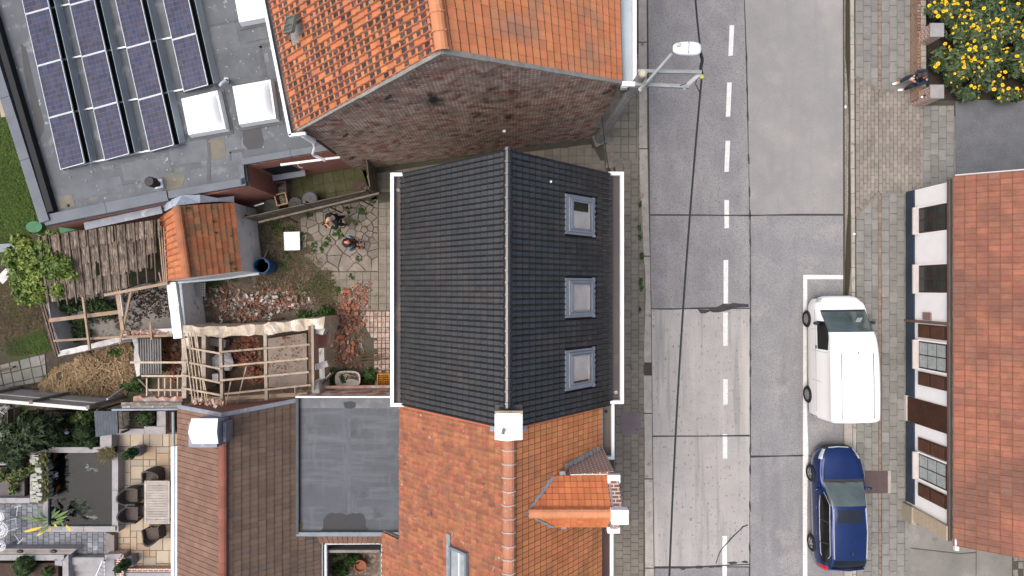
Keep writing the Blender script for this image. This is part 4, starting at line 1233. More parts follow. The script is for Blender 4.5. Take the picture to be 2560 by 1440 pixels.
# solar panels
cell_m = M('solar_cell', (.020, .026, .066), (.034, .033, .056), 3.0, .22, 0, rnd=.35, hue=.02, spec=.5, stain=[((.045, .032, .04), 6, .5, .65)])
grid_m = M('solar_backsheet', (.15, .17, .23), (.13, .15, .21), 3, .3, 0)
alu = M('aluminium', (.56, .60, .62), (.50, .54, .56), 3, .4, 0, metal=.3, spec=.5)
defl = M('deflector_metal', (.34, .405, .43), (.29, .35, .375), 1.2, .5, 0, metal=.2, spec=.4)
along, across = Vector((29.3, 129.5)), Vector((61.0, -17.0))
zp0, zp1 = zr0 + .10, zr0 + .34
cell_me = {}
colnames = ('first', 'second', 'third', 'fourth')
def solar(px, py, ci, ri, label):
 def C(a, b):   # a along (0 south .. 1 north), b across (0 west low .. 1 east high)
  z = zp0 + (zp1 - zp0) * b
  return W(px - along.x * a + across.x * b, py - along.y * a + across.y * b, z)
 p00, p01, p10, p11 = C(0, 0), C(0, 1), C(1, 0), C(1, 1)
 t = thing('solar_panel', label, 'solar panel', C(.5, .5) - Vector((0, 0, .2)), group='blue solar panels on the flat roof')
 def lerp2(a, b): return p00.lerp(p10, a).lerp(p01.lerp(p11, a), b)
 nrm = (p01 - p00).cross(p10 - p00).normalized()
 MB().slab([lerp2(.004, .008), lerp2(.004, .992), lerp2(.996, .992), lerp2(.996, .008)], .02).build('backsheet', grid_m, t)
 f = MB()
 for a, b in (((0, 0), (0, 1)), ((1, 0), (1, 1)), ((0, 0), (1, 0)), ((0, 1), (1, 1))):
  ins = lambda q: lerp2(.008 + q[0] * .984, .012 + q[1] * .976)
  f.beam(ins(a), ins(b), .022, .045, up=nrm)
 f.build('frame', alu, t)
 xv = (p01 - p00); yv = (p10 - p00)
 wv, hv = xv.length, yv.length
 x = xv.normalized(); z = nrm; y = z.cross(x)
 cw_, ch_ = wv * .945 / 6, hv * .965 / 10
 key = 'c'
 if key not in cell_me:
  g_ = .475
  q = MB().add([(-g_ + .06, -g_, 0), (g_ - .06, -g_, 0), (g_, -g_ + .06, 0), (g_, g_ - .06, 0), (g_ - .06, g_, 0), (-g_ + .06, g_, 0), (-g_, g_ - .06, 0), (-g_, -g_ + .06, 0)], [tuple(range(8))])
  cell_me[key] = q.mesh('solar_cell', cell_m)
 R = Matrix((x, y, z)).transposed().to_4x4()
 for i in range(6):
  for j in range(10):
   c = lerp2(.0175 + .965 * (j + .5) / 10, .0275 + .945 * (i + .5) / 6) + nrm * .004
   if not inframe(c, 20): continue
   o = bpy.data.objects.new('solar_cell', cell_me[key])
   link(o, t, I4, Matrix.Translation(c) @ R @ Matrix.Diagonal((cw_, ch_, 1, 1)))
 return p00, p01, p10, p11
SP = [(152, 425, 5), (263, 402, 4), (375, 380, 4), (460, 230, 3)]
for ci, (px_, py_, n) in enumerate(SP):
 for r in range(n):
  if py_ - along.y * r < -8: continue
  if r == 0: lb = 'solar panel at the lower end of the %s panel column from the left' % colnames[ci]
  else: lb = '%s solar panel up from the lower end of the %s panel column from the left' % (('', 'second', 'third', 'fourth')[r], colnames[ci])
  solar(px_ - along.x * r, py_ - along.y * r, ci, r, lb)
 top = n
 def D(a, b, z): return W(px_ - along.x * a + across.x * b, py_ - along.y * a + across.y * b, z)
 t = thing('wind_deflector', 'sloping blue grey metal deflector behind the %s solar panel column from the left' % colnames[ci], 'deflector', D(.5, 1.3, zr0), group='metal wind deflectors behind the solar panels')
 for r in range(n):
  MB().slab([D(r + .002, 1.22, zp1 - .01), D(r + .998, 1.22, zp1 - .01), D(r + .998, 1.46, zr0 + .03), D(r + .002, 1.46, zr0 + .03)], .012).build('deflector_sheet', defl, t)
 MB().add([D(-.005, .02, zr0 + .01), D(-.02, 1.46, zr0 + .01), D(-.005, 1.20, zp1), D(-.005, .02, zp0)], [(0, 1, 2, 3)]).build('side_plate', defl, t)
 MB().slab([D(0, 1.0, zr0 + .02), D(n, 1.0, zr0 + .02), D(n, 1.24, zr0 + .02), D(0, 1.24, zr0 + .02)], .01).build('gap_shade_strip', rubber, t)  # black strip put in for the shade between panels and deflector
for (a, b, k) in (((152, 425), (460 , 357), 0), ((123, 295), (520, 230 - 17), 1), ((93, 166), (505, 84), 2), ((64, 36), (480, -46), 3)):
 pass
for r in range(5):
 a = Vector((152, 425)) - along * r
 b = Vector((152, 425)) - along * r + Vector((1, -.205)) * (290 if r == 0 else 345)
 if b.y < -60: continue
 MB().beam(W(a.x, a.y - 3, zr0 + .05), W(b.x, b.y - 3, zr0 + .05), .05, .05).build('mounting_rail', alu, label='%s aluminium rail running under the solar panel columns' % ('lowest', 'second lowest', 'third lowest', 'fourth lowest', 'uppermost')[r], cat='rail', group='aluminium rails under the solar panels')
# ------------------------------------------------------------------ white bungalow on the right
wh = thing('bungalow', 'white walled bungalow with brown shutters, blue plinth and red tile roof', 'house', (18, -2, 0))
WX = 15.52
wy = lambda py, z: (720 - py) * (H - z) / F
YT, YB_ = 3.77, -8.35
MB().prism([(WX, YB_ - .62), (WX + 9, YB_ - .62), (WX + 9, YT), (WX, YT)], -.1, 2.40).build('wall', white_p, wh)
for a, b in ((YB_, -5.22), (-4.22, YT)): MB().box((WX - .02, (a + b) / 2, .25), (.05, b - a, .52)).build('plinth', plinth_b, wh)
MB().box((WX - .06, YB_ - .34, 1.22), (.14, .52, 2.45)).build('pier', brick_beige, wh)
MB().box((WX - .10, YB_ - .40, .30), (.18, .66, .6)).build('pier_base', M('beige_plinth', (.33, .29, .22), (.27, .24, .18), 4, .9, .2), wh)
MB().box((WX + 4, YB_ - .64, 1.2), (7.7, .05, 2.4)).build('side_wall_facing', brick_beige, wh)
def wwin(yc, w, z0, z1, dark, label):
 t = MB().box((WX - .02, yc, (z0 + z1) / 2), (.05, w, z1 - z0)).build('window', brown_w, wh, label=label)
 nx, nz = 2, 3
 for i in range(nx):
  for j in range(nz):
   a, b = (w - .06) / nx, (z1 - z0 - .06) / nz
   MB().box((WX - .032, yc - w / 2 + .03 + a * (i + .5), z0 + .03 + b * (j + .5)), (.045, a - .045, b - .045)).build('window_pane', glass if dark else curtain, t)
 MB().box((WX - .12, yc, z0 - .03), (.28, w + .08, .07)).build('window_sill', stone_s, t)
 MB().box((WX - .03, yc + w / 2 + .035, (z0 + z1) / 2), (.08, .06, z1 - z0 + .02)).build('window_reveal', white_p, t)
 MB().box((WX - .03, yc - w / 2 - .035, (z0 + z1) / 2), (.08, .06, z1 - z0 + .02)).build('window_reveal', white_p, t)
wwin(2.55, .95, .80, 2.32, True, 'dark northern window of the bungalow')
wwin(.34, 1.02, .80, 2.32, True, 'dark second window of the bungalow')
wwin(-2.52, 1.02, .80, 2.32, False, 'curtained window between the northern shutters')
wwin(-6.75, .95, .80, 2.32, False, 'curtained window between the southern shutters')
def shutter(yc, w=.50):
 t = MB().box((WX - .045, yc, 1.55), (.05, w, 1.52)).build('shutter', brown_w, wh)
 for k in range(18):
  z = .88 + k * .079
  if abs(z - 1.55) < .04: continue
  MB().box((WX - .08, yc, z), (.03, w - .08, .05), m=Matrix.Rotation(.5, 3, 'Y')).build('shutter_slat', brown_w, t)
for y in (-1.62, -3.42, -5.92, -7.64): shutter(y)
dt = MB().box((WX - .015, -4.72, 1.2), (.05, .96, 2.36)).build('door', brown_w, wh)
for k in range(12): MB().box((WX - .045, -4.72 - .44 + k * .08, 1.2), (.02, .07, 2.3)).build('door_board', brown_w, dt)
MB().box((WX - .05, -4.70, .06), (.10, 1.0, .14)).build('door_step', stone_s, wh)
MB().tube([(WX - .07, -1.27, .0), (WX - .07, -1.27, 2.5)], .05, 8).build('downpipe', M('brown_pipe', (.17, .10, .09), (.14, .085, .075), 4, .5, 0), wh)
MB().box((WX - .03, -1.05, 1.25), (.05, .28, .46)).build('meter_box', M('meter_brown', (.24, .155, .145), (.21, .14, .13)), wh, bevel=.01)
EX, EZ = 15.62, 2.58
RX2, RZ2 = 19.9, 2.58 + 4.28 * .69
deck(wh, P3(EX, YB_ - .75, EZ), P3(EX, YT + .17, EZ), P3(RX2, YB_ - .75, RZ2), P3(RX2, YT + .17, RZ2), mortar)
deck(wh, P3(RX2 + 4.3, YB_ - .75, EZ), P3(RX2 + 4.3, YT + .17, EZ), P3(RX2, YB_ - .75, RZ2), P3(RX2, YT + .17, RZ2), t_right)
tl = tile_data([(-.5, .0), (.30, .002), (.36, .018), (.46, .020), (.5, .0)], lift=.024, lip=.10, lipmat=1, stain_shade_cells={(0, 3)})
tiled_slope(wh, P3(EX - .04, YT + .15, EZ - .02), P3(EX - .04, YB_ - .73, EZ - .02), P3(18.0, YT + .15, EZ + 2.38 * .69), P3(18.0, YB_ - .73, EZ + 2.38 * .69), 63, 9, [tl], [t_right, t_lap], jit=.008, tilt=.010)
MB().slab([(18.0, YB_ - .73, EZ + 2.40 * .69), (18.0, YT + .15, EZ + 2.40 * .69), (RX2, YT + .15, RZ2 + .02), (RX2, YB_ - .73, RZ2 + .02)], .03).build('roof_tile_field', t_right, wh)
gq = MB().box((EX - .10, (YT + YB_) / 2 - .25, 2.44), (.13, YT - YB_ + .7, .04)).build('gutter', M('gutter_dark', (.045, .042, .036), (.06, .058, .045), 2, .6, .2), wh)
MB().box((EX - .18, (YT + YB_) / 2 - .25, 2.46), (.03, YT - YB_ + .7, .10)).build('gutter_rim', M('gutter_brown', (.12, .085, .08)), gq)
MB().box((EX + .02, YB_ - .68, 2.57), (.14, .42, .10)).build('gutter_end_flashing', M('pale_flashing', (.50, .58, .66), (.62, .62, .6), 9, .5, .2), wh)
MB().beam((EX - .05, YT + .19, EZ + .03), (18.4, YT + .19, EZ + .03 + 2.83 * .69), .04, .08).build('verge_trim', stone_s, wh)
bg = thing('rubbish_bag', 'dark blue patterned bag standing at the corner of the white bungalow', 'bag', W(2294, 1303, 0))
mbg = M('patterned_bag', (.030, .032, .055), (.16, .16, .19), 14, .7, .2, 20, lo=.52, hi=.62)
MB().ball(W(2299, 1304, .16), .17, 8, sx=1.15, sy=.75, sz=.95, jit=.06).build('bag_body', mbg, bg, smooth=True)
MB().ball(W(2284, 1298, .12), .11, 8, sx=.9, sy=.9, sz=1.0, jit=.06).build('bag_knot', mbg, bg, smooth=True)
MB().tube([W(2310, 1304, .05), W(2316, 1309, .05)], .06, 7).build('bag_foot', M('bag_brown', (.05, .035, .02)), bg)
# ------------------------------------------------------------------ back yards: ground sheets
yard_m = M('yard_soil', (.125, .100, .074), (.062, .047, .034), 1.7, .95, .9, 22, stain=[((.050, .068, .024), .8, .62, .72), ((.19, .155, .125), 2.4, .58, .7)], speck=((.27, .23, .19), 30, .62, .72))
dark_soil = M('dark_soil', (.070, .056, .042), (.042, .034, .026), 2.4, .95, .9, 22, stain=[((.040, .060, .018), .9, .54, .64), ((.115, .092, .07), 4, .58, .7)])
conc_f = M('old_concrete_floor', (.235, .225, .205), (.19, .182, .165), 1.4, .92, .4, 35, stain=[((.075, .055, .042), 1.7, .54, .62), ((.095, .07, .05), 5, .60, .68)])
sheet('yard_ground', [(405, 470), (990, 380), (1090, 470), (1090, 1010), (405, 1010)], -.02, yard_m, thick=.3)
sheet('garden_soil', [(-200, 560), (405, 560), (405, 1030), (-200, 1030)], -.02, dark_soil, thick=.3)
sheet('lawn_ground', [(-260, 200), (405, 200), (405, 560), (-260, 560)], -.02, lawn_soil, thick=.3)
def blades(name, poly_px, n, h, mat, z=0, **kw):
 P = []
 xs = [p[0] for p in poly_px]; ys = [p[1] for p in poly_px]
 while len(P) < n:
  x, y = random.uniform(min(xs), max(xs)), random.uniform(min(ys), max(ys))
  if inpoly(x, y, poly_px):
   P.append(W(x, y, z))
 P = np.array(P)
 a = rng.uniform(0, 2 * np.pi, n); l = h * rng.uniform(.4, 1.2, n)
 w_ = h * .13
 d = np.stack([np.cos(a), np.sin(a), np.zeros(n)], 1); s_ = np.stack([-np.sin(a), np.cos(a), np.zeros(n)], 1)
 V = np.empty((n, 4, 3))
 V[:, 0] = P - s_ * w_; V[:, 1] = P + s_ * w_
 tip = P + d * (l * .8)[:, None] + np.array([0, 0, 1]) * (l * .7)[:, None]
 V[:, 2] = tip + s_ * w_ * .4; V[:, 3] = tip - s_ * w_ * .4
 return raw_object(name, V.reshape(-1, 3), np.arange(4 * n), 4, mat, kind='stuff', **kw)
grass_m = M('grass_blades', (.085, .150, .028), (.060, .105, .020), 1.0, .7, 0, rnd=.45, hue=.02)
grass_d = M('weed_blades', (.058, .095, .022), (.075, .085, .030), 1.0, .7, 0, rnd=.5, hue=.03)
straw_m = M('straw', (.30, .215, .12), (.19, .13, .075), 1.2, .9, 0, rnd=.45)
straw_d = M('dead_grass', (.165, .120, .075), (.10, .072, .046), 1.2, .9, 0, rnd=.45)
blades('lawn', [(-120, 320), (30, 310), (60, 380), (75, 470), (88, 545), (70, 600), (-120, 620)], 16000, .09, grass_m)
blades('lawn', [(-120, 200), (-10, 200), (40, 300), (30, 310), (-120, 320)], 1500, .08, grass_d)
blades('weeds', [(-60, 640), (60, 690), (100, 740), (110, 860), (-60, 890)], 2500, .07, grass_d)
blades('weeds', [(60, 835), (110, 820), (128, 875), (90, 888), (70, 870)], 1300, .08, grass_m)
blades('weeds', [(10, 850), (70, 835), (80, 885), (20, 890)], 1100, .07, grass_d)
blades('dead_grass', [(-60, 690), (100, 740), (110, 830), (-60, 880)], 5000, .08, straw_d)
for poly, n in (([(640, 560), (700, 520), (740, 560), (800, 640), (840, 690), (800, 760), (640, 720)], 3500), ([(640, 720), (840, 700), (850, 770), (660, 740)], 2200)):
 blades('dead_grass', poly, n, .10, straw_d)
 blades('weeds', poly, n // 3, .10, grass_d)
for cx, cy, r, n in ((840, 950, 34, 260), (812, 790, 28, 300), (924, 940, 22, 260), (790, 800, 18, 120), (760, 795, 24, 140)):
 leaves('leafy_weed', [(W(cx, cy, .12), (r * .0155, r * .0155, .22))], n * 3, .075, green, kind='stuff')
for cx, cy, r in ((700, 575, 16), (720, 640, 10), (755, 590, 9), (812, 560, 8), (842, 580, 14), (908, 526, 16), (890, 556, 8), (872, 524, 9), (800, 620, 16), (818, 605, 12), (775, 540, 8), (760, 510, 9), (712, 665, 14), (800, 715, 30), (560, 690, 26), (600, 680, 22), (520, 715, 26), (740, 730, 24),
     (835, 735, 16), (840, 590, 9), (930, 505, 6), (900, 645, 8), (880, 690, 8), (690, 560, 16), (730, 575, 12)):
 leaves('ground_weed', [(W(cx + random.uniform(-1, 1) * r, cy + random.uniform(-1, 1) * r * .8, .02), (r * .0157 * random.uniform(.25, .75), r * .0157 * random.uniform(.25, .7), .06)) for q in range(5)], int(r * 15), .042, green, kind='stuff')
# paving in the yard
yp = sheet('yard_paving', [(740, 505), (990, 470), (1090, 470), (1090, 985), (915, 985), (905, 778), (828, 790), (828, 672), (740, 660)], -.012, M('paving_joint', (.085, .075, .058), (.062, .062, .036), 3, .95, .4, 40), thick=.05)
for q in ([(947, 508), (1000, 500), (1000, 776), (947, 776)], [(828, 680), (946, 680), (946, 776), (906, 776), (828, 750)]):
 pieces(yp, 'paving_slab', slab_y, grid_polys(q, (947, 680), 0, .312, .312, .006), .015, .05)
sett = M('pale_sett', (.40, .34, .29), (.30, .20, .16), 5, .9, .3, 40, rnd=.16, stain=[((.20, .17, .13), 6, .58, .7)])
for q, kp in (([(905, 778), (990, 776), (990, 850), (932, 850), (905, 800)], .97), ([(932, 851), (990, 851), (990, 985), (938, 985)], .9)):
 pieces(yp, 'paving_sett', sett, grid_polys(q, (905, 778), 0, .155, .21, .022, keep=kp, jit=.008), .02, .05)
pieces(yp, 'paving_brick', brick_red, [[tuple(W(x, y)[:2]) for x, y in ((936, 782), (945, 782), (945, 797), (936, 797))]], .03, .05)
# crazy paving: cells of a point set
seeds = [(866, 655), (820, 672), (858, 610), (915, 655), (800, 650), (812, 575), (905, 545), (925, 570), (880, 530), (845, 565), (925, 520), (930, 600), (780, 540), (760, 555), (800, 520), (790, 590), (775, 610)]
zone = [(752, 545), (830, 515), (946, 497), (946, 678), (868, 679), (805, 676), (762, 640), (752, 600)]
tries = 0
while len(seeds) < 74 and tries < 4000:
 tries += 1
 x, y = random.uniform(745, 946), random.uniform(500, 678)
 if inpoly(x, y, zone) and all(math.hypot(x - a, y - b) > (28 if k < 6 else 13) for k, (a, b) in enumerate(seeds)):
  seeds.append((x, y))
crazy = M('crazy_stone', (.215, .185, .158), (.165, .142, .120), 2.5, .9, .4, 30, rnd=.16, stain=[((.27, .24, .21), 2.2, .6, .72), ((.115, .108, .075), 3, .6, .7)])
cells = []
wz = [tuple(W(x, y)[:2]) for x, y in zone]
if area2(wz) < 0: wz.reverse()
wsd = [tuple(W(x, y)[:2]) for x, y in seeds]
for i, s_ in enumerate(wsd):
 poly = list(wz) if True else None
 bx = [(s_[0] - 1, s_[1] - 1), (s_[0] + 1, s_[1] - 1), (s_[0] + 1, s_[1] + 1), (s_[0] - 1, s_[1] + 1)]
 poly = bx
 for j, t_ in enumerate(wsd):
  if i == j: continue
  mx, my = (s_[0] + t_[0]) / 2, (s_[1] + t_[1]) / 2
  dx, dy = t_[0] - s_[0], t_[1] - s_[1]
  a = (mx - dy * 5, my + dx * 5); b = (mx + dy * 5, my - dx * 5)
  A, B = a, b
  def side(p): return (B[0] - A[0]) * (p[1] - A[1]) - (B[1] - A[1]) * (p[0] - A[0])
  keep = side(s_) >= 0
  out = []
  for k in range(len(poly)):
   p, q = poly[k - 1], poly[k]
   sp, sq = side(p) * (1 if keep else -1), side(q) * (1 if keep else -1)
   if (sp >= 0) != (sq >= 0):
    t = sp / (sp - sq); out.append((p[0] + (q[0] - p[0]) * t, p[1] + (q[1] - p[1]) * t))
   if sq >= 0: out.append(q)
  poly = out
  if len(poly) < 3: break
 if len(poly) < 3: continue
 poly = [p for p in poly]
 if not all(inside_convex(p, wz) for p in poly): poly = clip(poly, wz)
 if len(poly) < 3 or abs(area2(poly)) < .01: continue
 if random.random() < .10 and i > 16: continue
 n = len(poly); rp = []
 for k in range(n):
  p, q = poly[k], poly[(k + 1) % n]
  L_ = math.hypot(q[0] - p[0], q[1] - p[1])
  if L_ < .03: continue
  for t in (.07, .5, .93):
   w_ = random.uniform(-.012, .012)
   rp.append((p[0] + (q[0] - p[0]) * t + w_, p[1] + (q[1] - p[1]) * t + w_))
 if len(rp) >= 3: cells.append(shrink(rp, random.uniform(.006, .022)))
pieces(yp, 'paving_stone', crazy, cells, .02, .05, jit=.008)
# narrow mossy passage between the annex and the yard, and the alley beside the brick gable
al = sheet('passage_paving', [(690, 430), (905, 405), (945, 500), (690, 540)], .0, joint_dirt, thick=.05)
pieces(al, 'paving_slab', slab_moss, grid_polys([(700, 440), (900, 410), (925, 478), (760, 505), (700, 510)], (700, 449), .16, .42, .42, .008), .015, .05)
al = sheet('alley_paving', [(890, 400), (1500, 320), (1530, 470), (930, 500)], .0, joint_dirt, thick=.05)
pieces(al, 'paving_slab', slab_n, grid_polys([(915, 428), (1200, 394), (1474, 352), (1524, 440), (1500, 480), (925, 480)], (1480, 370), 0, .31, .31, .007), .012, .05)
blades('weeds', [(900, 416), (1220, 378), (1220, 386), (905, 428)], 900, .05, grass_d)
# fence of weathered boards along the yard
old_wood = M('weathered_wood', (.135, .115, .090), (.090, .076, .058), 2.5, .95, .5, 26, rnd=.22, stain=[((.060, .055, .030), 2, .58, .7), ((.20, .18, .15), 6, .6, .72)])
fe = thing('wooden_fence', 'weathered grey board fence dividing the paved yard from the mossy passage', 'fence', W(780, 520, 0))
FA, FB = W(655, 556, 0), W(940, 492, 0)
def fence(root, A, B, h, nb, th=.03, post=1.9, vertical=False, tilt=0.0):
 d = (B - A).normalized(); nn = Vector((-d.y, d.x, 0))
 bh_ = h / nb
 L_ = (B - A).length
 n = max(1, round(L_ / post))
 for i in range(n + 1):
  p = A.lerp(B, i / n) + nn * .07
  MB().box(p + Vector((0, 0, h / 2)), (.09, .09, h + .08), rz=math.atan2(d.y, d.x)).build('post', old_wood, root)
 for i in range(n):
  a, b = A.lerp(B, (i + .01) / n), A.lerp(B, (i + .99) / n)
  for k in range(nb):
   z = bh_ * (k + .5)
   off = nn * random.uniform(-.008, .008)
   MB().beam(a + off + Vector((0, 0, z)), b + off + Vector((0, 0, z + random.uniform(-.01, .01))), th, bh_ - .012).build('fence_board', old_wood, root)
fence(fe, FA, FB, 1.65, 9)
MB().beam(W(646, 556, 1.68), W(948, 483, 1.68), .07, .05).build('top_rail', old_wood, fe)
for px_ in (708, 818, 895):
 MB().beam(W(px_, 538 - (px_ - 708) * .22, 1.62), W(px_ + 36, 556 - (px_ - 708) * .22, .5), .05, .05).build('brace', M('rust_brown_wood', (.10, .05, .035), (.07, .035, .025), 4, .8, .2), fe)
f2 = thing('wooden_fence', 'short dark board fence panel between the passage and the alley', 'fence', W(945, 445, 0))
fence(f2, W(948, 486, 0), W(938, 402, 0), 1.6, 9, post=1.3)
# bins, crates and pots in the passage
dk_pl = M('dark_plastic', (.030, .033, .036), (.022, .024, .027), 3, .5, .1, 20)
def bin_(px, py, r, h, label, m, col=None):
 t = thing('round_bin', label, 'bin', W(px, py, 0))
 MB().lathe([(r * .82, 0), (r * .98, h), (r * .90, h), (r * .88, h - .03)], W(px, py, 0), 24).build('bin_body', m, t)
 MB().lathe([(r * 1.02, h - .02), (r * 1.05, h + .03), (r * .9, h + .05), (r * .5, h + .035), (.05, h + .04), (.045, h + .07), (0, h + .07)], W(px, py, 0), 24).build('bin_lid', col or m, t)
bin_(786, 503, .29, .55, 'black round bin with a lighter lid rim against the board fence', dk_pl, M('grey_lid', (.070, .078, .086), (.05, .056, .062), 3, .5, .1))
bin_(750, 514, .27, .5, 'plain black round bin between crates and the lidded bin', dk_pl)
bin_(690, 522, .32, .48, 'dark greenish round tub nearest the small shed', M('dark_green_tub', (.045, .048, .042), (.03, .033, .03), 3, .6, .1))
bin_(903, 472, .30, .12, 'flat rusty brown round pot in the passage beside the alley fence', M('rusty_pot', (.085, .060, .045), (.05, .038, .03), 6, .8, .3))
pk = M('faded_plastic', (.24, .20, .19), (.17, .14, .135), 6, .5, .2, 14)
def crate(px, py, s, h, label, mrim, mbag, rz, fill):
 c = W(px, py, 0)
 t = thing('crate', label, 'crate', c, rz)
 fr2 = MW[t.name]
 b = MB()
 for k in (-1, 1):
  b.box((k * s / 2, 0, h / 2), (.03, s, h)); b.box((0, k * s / 2, h / 2), (s - .03, .03, h))
 b.build('crate_side', mbag, t, frame=fr2)
 r = MB()
 for k in (-1, 1):
  r.box((k * s / 2, 0, h + .015), (.05, s + .05, .03)); r.box((0, k * s / 2, h + .016), (s - .05, .05, .03))
 r.build('crate_rim', mrim, t, frame=fr2)
 MB().ball((0, 0, h * .55), s * .42, 6, sz=.6, jit=.25).build('crate_filling', fill, t, frame=fr2)
crate(716, 503, .42, .55, 'open wooden framed crate of wrapped scraps beside the round bins', M('pale_wood', (.42, .28, .16), (.33, .21, .12), 5, .8, .2), pk, .25, M('scrap_fill', (.11, .095, .075), (.2, .17, .14), 15, .8, .3))
crate(712, 475, .44, .5, 'red framed crate wrapped in plastic below the annex wall', M('red_plastic', (.20, .055, .06), (.15, .045, .05), 5, .5, .1), pk, .1, M('grey_fill', (.14, .13, .125), (.24, .22, .21), 15, .6, .3))
fh = MB().beam(W(636, 515, 0.9), W(660, 508, 0.9), .05, .02).build('garden_hoe', M('hoe_white', (.6, .62, .6)), label='pale tool lying over the dark tub beside the white shed wall', cat='tool')
# ------------------------------------------------------------------ small tiled shed with white end wall
sh = thing('tiled_shed', 'small brick shed with mossy orange tiles and a white plastered end wall', 'shed', W(520, 600, 0))
z_e, z_r = 2.0, 3.45
NE, SE = W(583, 506, z_e), W(602, 678, z_e)
NW, SW = W(401, 545, z_e), W(424, 702, z_e)
RN_, RS_ = W(443, 516, z_r), W(468, 695, z_r)
white_pl = M('old_white_plaster', (.76, .77, .77), (.66, .67, .67), 2.5, .9, .4, 20, stain=[((.26, .25, .235), 2.2, .60, .72), ((.33, .24, .19), 5, .68, .75)])
def lean_body(root, a, b, c, d, r0, r1, z0, mats):
 vs = [Vector((p.x, p.y, z0)) for p in (a, b, c, d)] + [p - Vector((0, 0, .06)) for p in (a, b, c, d, r0, r1)]
 mb = MB().add(vs, [(0, 1, 5, 4), (2, 3, 7, 6), (1, 2, 6, 9, 5), (3, 0, 4, 8, 7), (4, 5, 9, 8), (7, 8, 9, 6)])
 return mb.build('wall', mats, root)
lean_body(sh, NE, SE, SW, NW, RN_, RS_, -.02, white_pl)
deck(sh, NE, SE, RN_, RS_, mortar, t=.06); deck(sh, NW, SW, RN_, RS_, mortar, t=.06)
tiled_slope(sh, NE, SE, RN_, RS_, 11, 9, [tile_data(P_old, lift=.03)], t_shed, jit=.012, tilt=.016)
tiled_slope(sh, NW, SW, RN_, RS_, 11, 8, [tile_data(P_pan, lift=.03, drop=.05)], t_orange, jit=.010, tilt=.014)
ridge_tiles(sh, RN_, RS_, 6, .15, M('mossy_ridge', (.36, .135, .062), (.25, .11, .06), 3, .85, .3, 24, rnd=.12), collar=.012)
MB().tube([W(446, 706, 1.95), W(560, 696, 1.95), W(648, 684, 1.95)], .05, 8).build('gutter', zinc, sh)
MB().tube([W(452, 706, 1.9), W(458, 770, 1.7), W(463, 818, 1.6)], .06, 8).build('downpipe', zinc, sh)
lm = MB()
pts = [W(418, 503, 3.0), W(455, 488, 3.35), W(500, 487, 3.2), W(545, 495, 2.8), W(585, 490, 2.4)]
low = [W(408, 530, 2.5), W(440, 514, 3.5), W(500, 507, 2.95), W(545, 504, 2.45), W(585, 505, 2.08)]
lm.add(pts + low, [(i, i + 1, 6 + i, 5 + i) for i in range(4)])
lm.build('lead_flashing', M('bright_lead', (.27, .32, .39), (.36, .41, .47), 6, .55, .8, 7), sh)
MB().beam(W(404, 520, 2.5), W(428, 505, 3.0), .10, .06).build('lead_flashing', lead, sh)
for px_, py_, r in ((540, 582, 5), (533, 553, 5), (576, 658, 8), (470, 520, 4), (580, 590, 4), (500, 640, 3), (588, 672, 4)):
 k_s = (602 - px_) / 140
 leaves('moss_clump', [(W(px_, py_, 2.1 + 1.2 * k_s), (r * .0075 * 1.6, r * .0075, .03))], 60, .035, M('moss_leaf', (.075, .070, .020), (.05, .05, .015), 6, .9, 0, rnd=.4), sh, kind='stuff')
# ------------------------------------------------------------------ derelict lean-to: rotten lath roof, open frame, ivy
ru = thing('derelict_shed', 'derelict shed with a rotten wooden lath roof and bare beams', 'shed', W(270, 700, 0))
lath_m = M('rotten_lath', (.165, .128, .098), (.085, .066, .052), 5, .95, .7, 40, rnd=.35, stain=[((.27, .235, .19), 5, .50, .66, (5, .7, 1)), ((.045, .038, .032), 6, .54, .66, (5, .5, 1)), ((.12, .125, .07), 4, .64, .74)])
beam_m = M('old_beam', (.32, .235, .165), (.235, .17, .12), 4, .9, .4, 24, rnd=.12, stain=[((.40, .33, .26), 8, .6, .72), ((.14, .10, .075), 6, .62, .72)])
plaster_w = M('chalky_plaster', (.52, .515, .505), (.42, .415, .40), 2.2, .9, .4, 20, stain=[((.24, .22, .20), 3, .60, .72)])
ZA = 2.25
q00, q10, q11, q01 = W(118, 752, 1.95), W(408, 700, 1.95), W(400, 548, 2.65), W(95, 592, 2.65)
cells_ = []
ncol, nrow = 52, 4
holes = [(.93, .30), (.95, .34), (.90, .30), (.97, .75), (.97, .5), (.985, .2), (.45, .42), (.46, .45), (.62, .9), (.18, .8), (.99, .65), (.99, .4), (.93, .12), (.95, .1), (.91, .08), (.97, .1), (.87, .06), (.85, .05), (.83, .1), (.80, .04), (.78, .06), (.76, .08), (.72, .05)]
for i in range(ncol):
 for j in range(nrow):
  u, v = (i + .5) / ncol, (j + .5) / nrow
  if any(abs(u - a) < .012 and abs(v - b) < .13 for a, b in holes): continue
  if u > .70 and v < .25 and random.random() < .95: continue
  if random.random() < .035: continue
  u0, u1 = i / ncol + .0006, (i + 1) / ncol - .0006 + random.uniform(-.003, .004)
  v0, v1 = max(-.03, j / nrow - random.uniform(0, .05)), min(1, (j + 1) / nrow + .01)
  f_ = lambda a, b: q00.lerp(q10, a).lerp(q01.lerp(q11, a), b) + Vector((0, 0, .012 * (j % 2) + .03 * (1 - (b * nrow - j)) + random.uniform(-.008, .012)))
  MB().slab([f_(u0, v0), f_(u1, v0 + random.uniform(-.02, .02)), f_(u1, v1), f_(u0, v1)], .018).build('roof_lath', lath_m, ru)
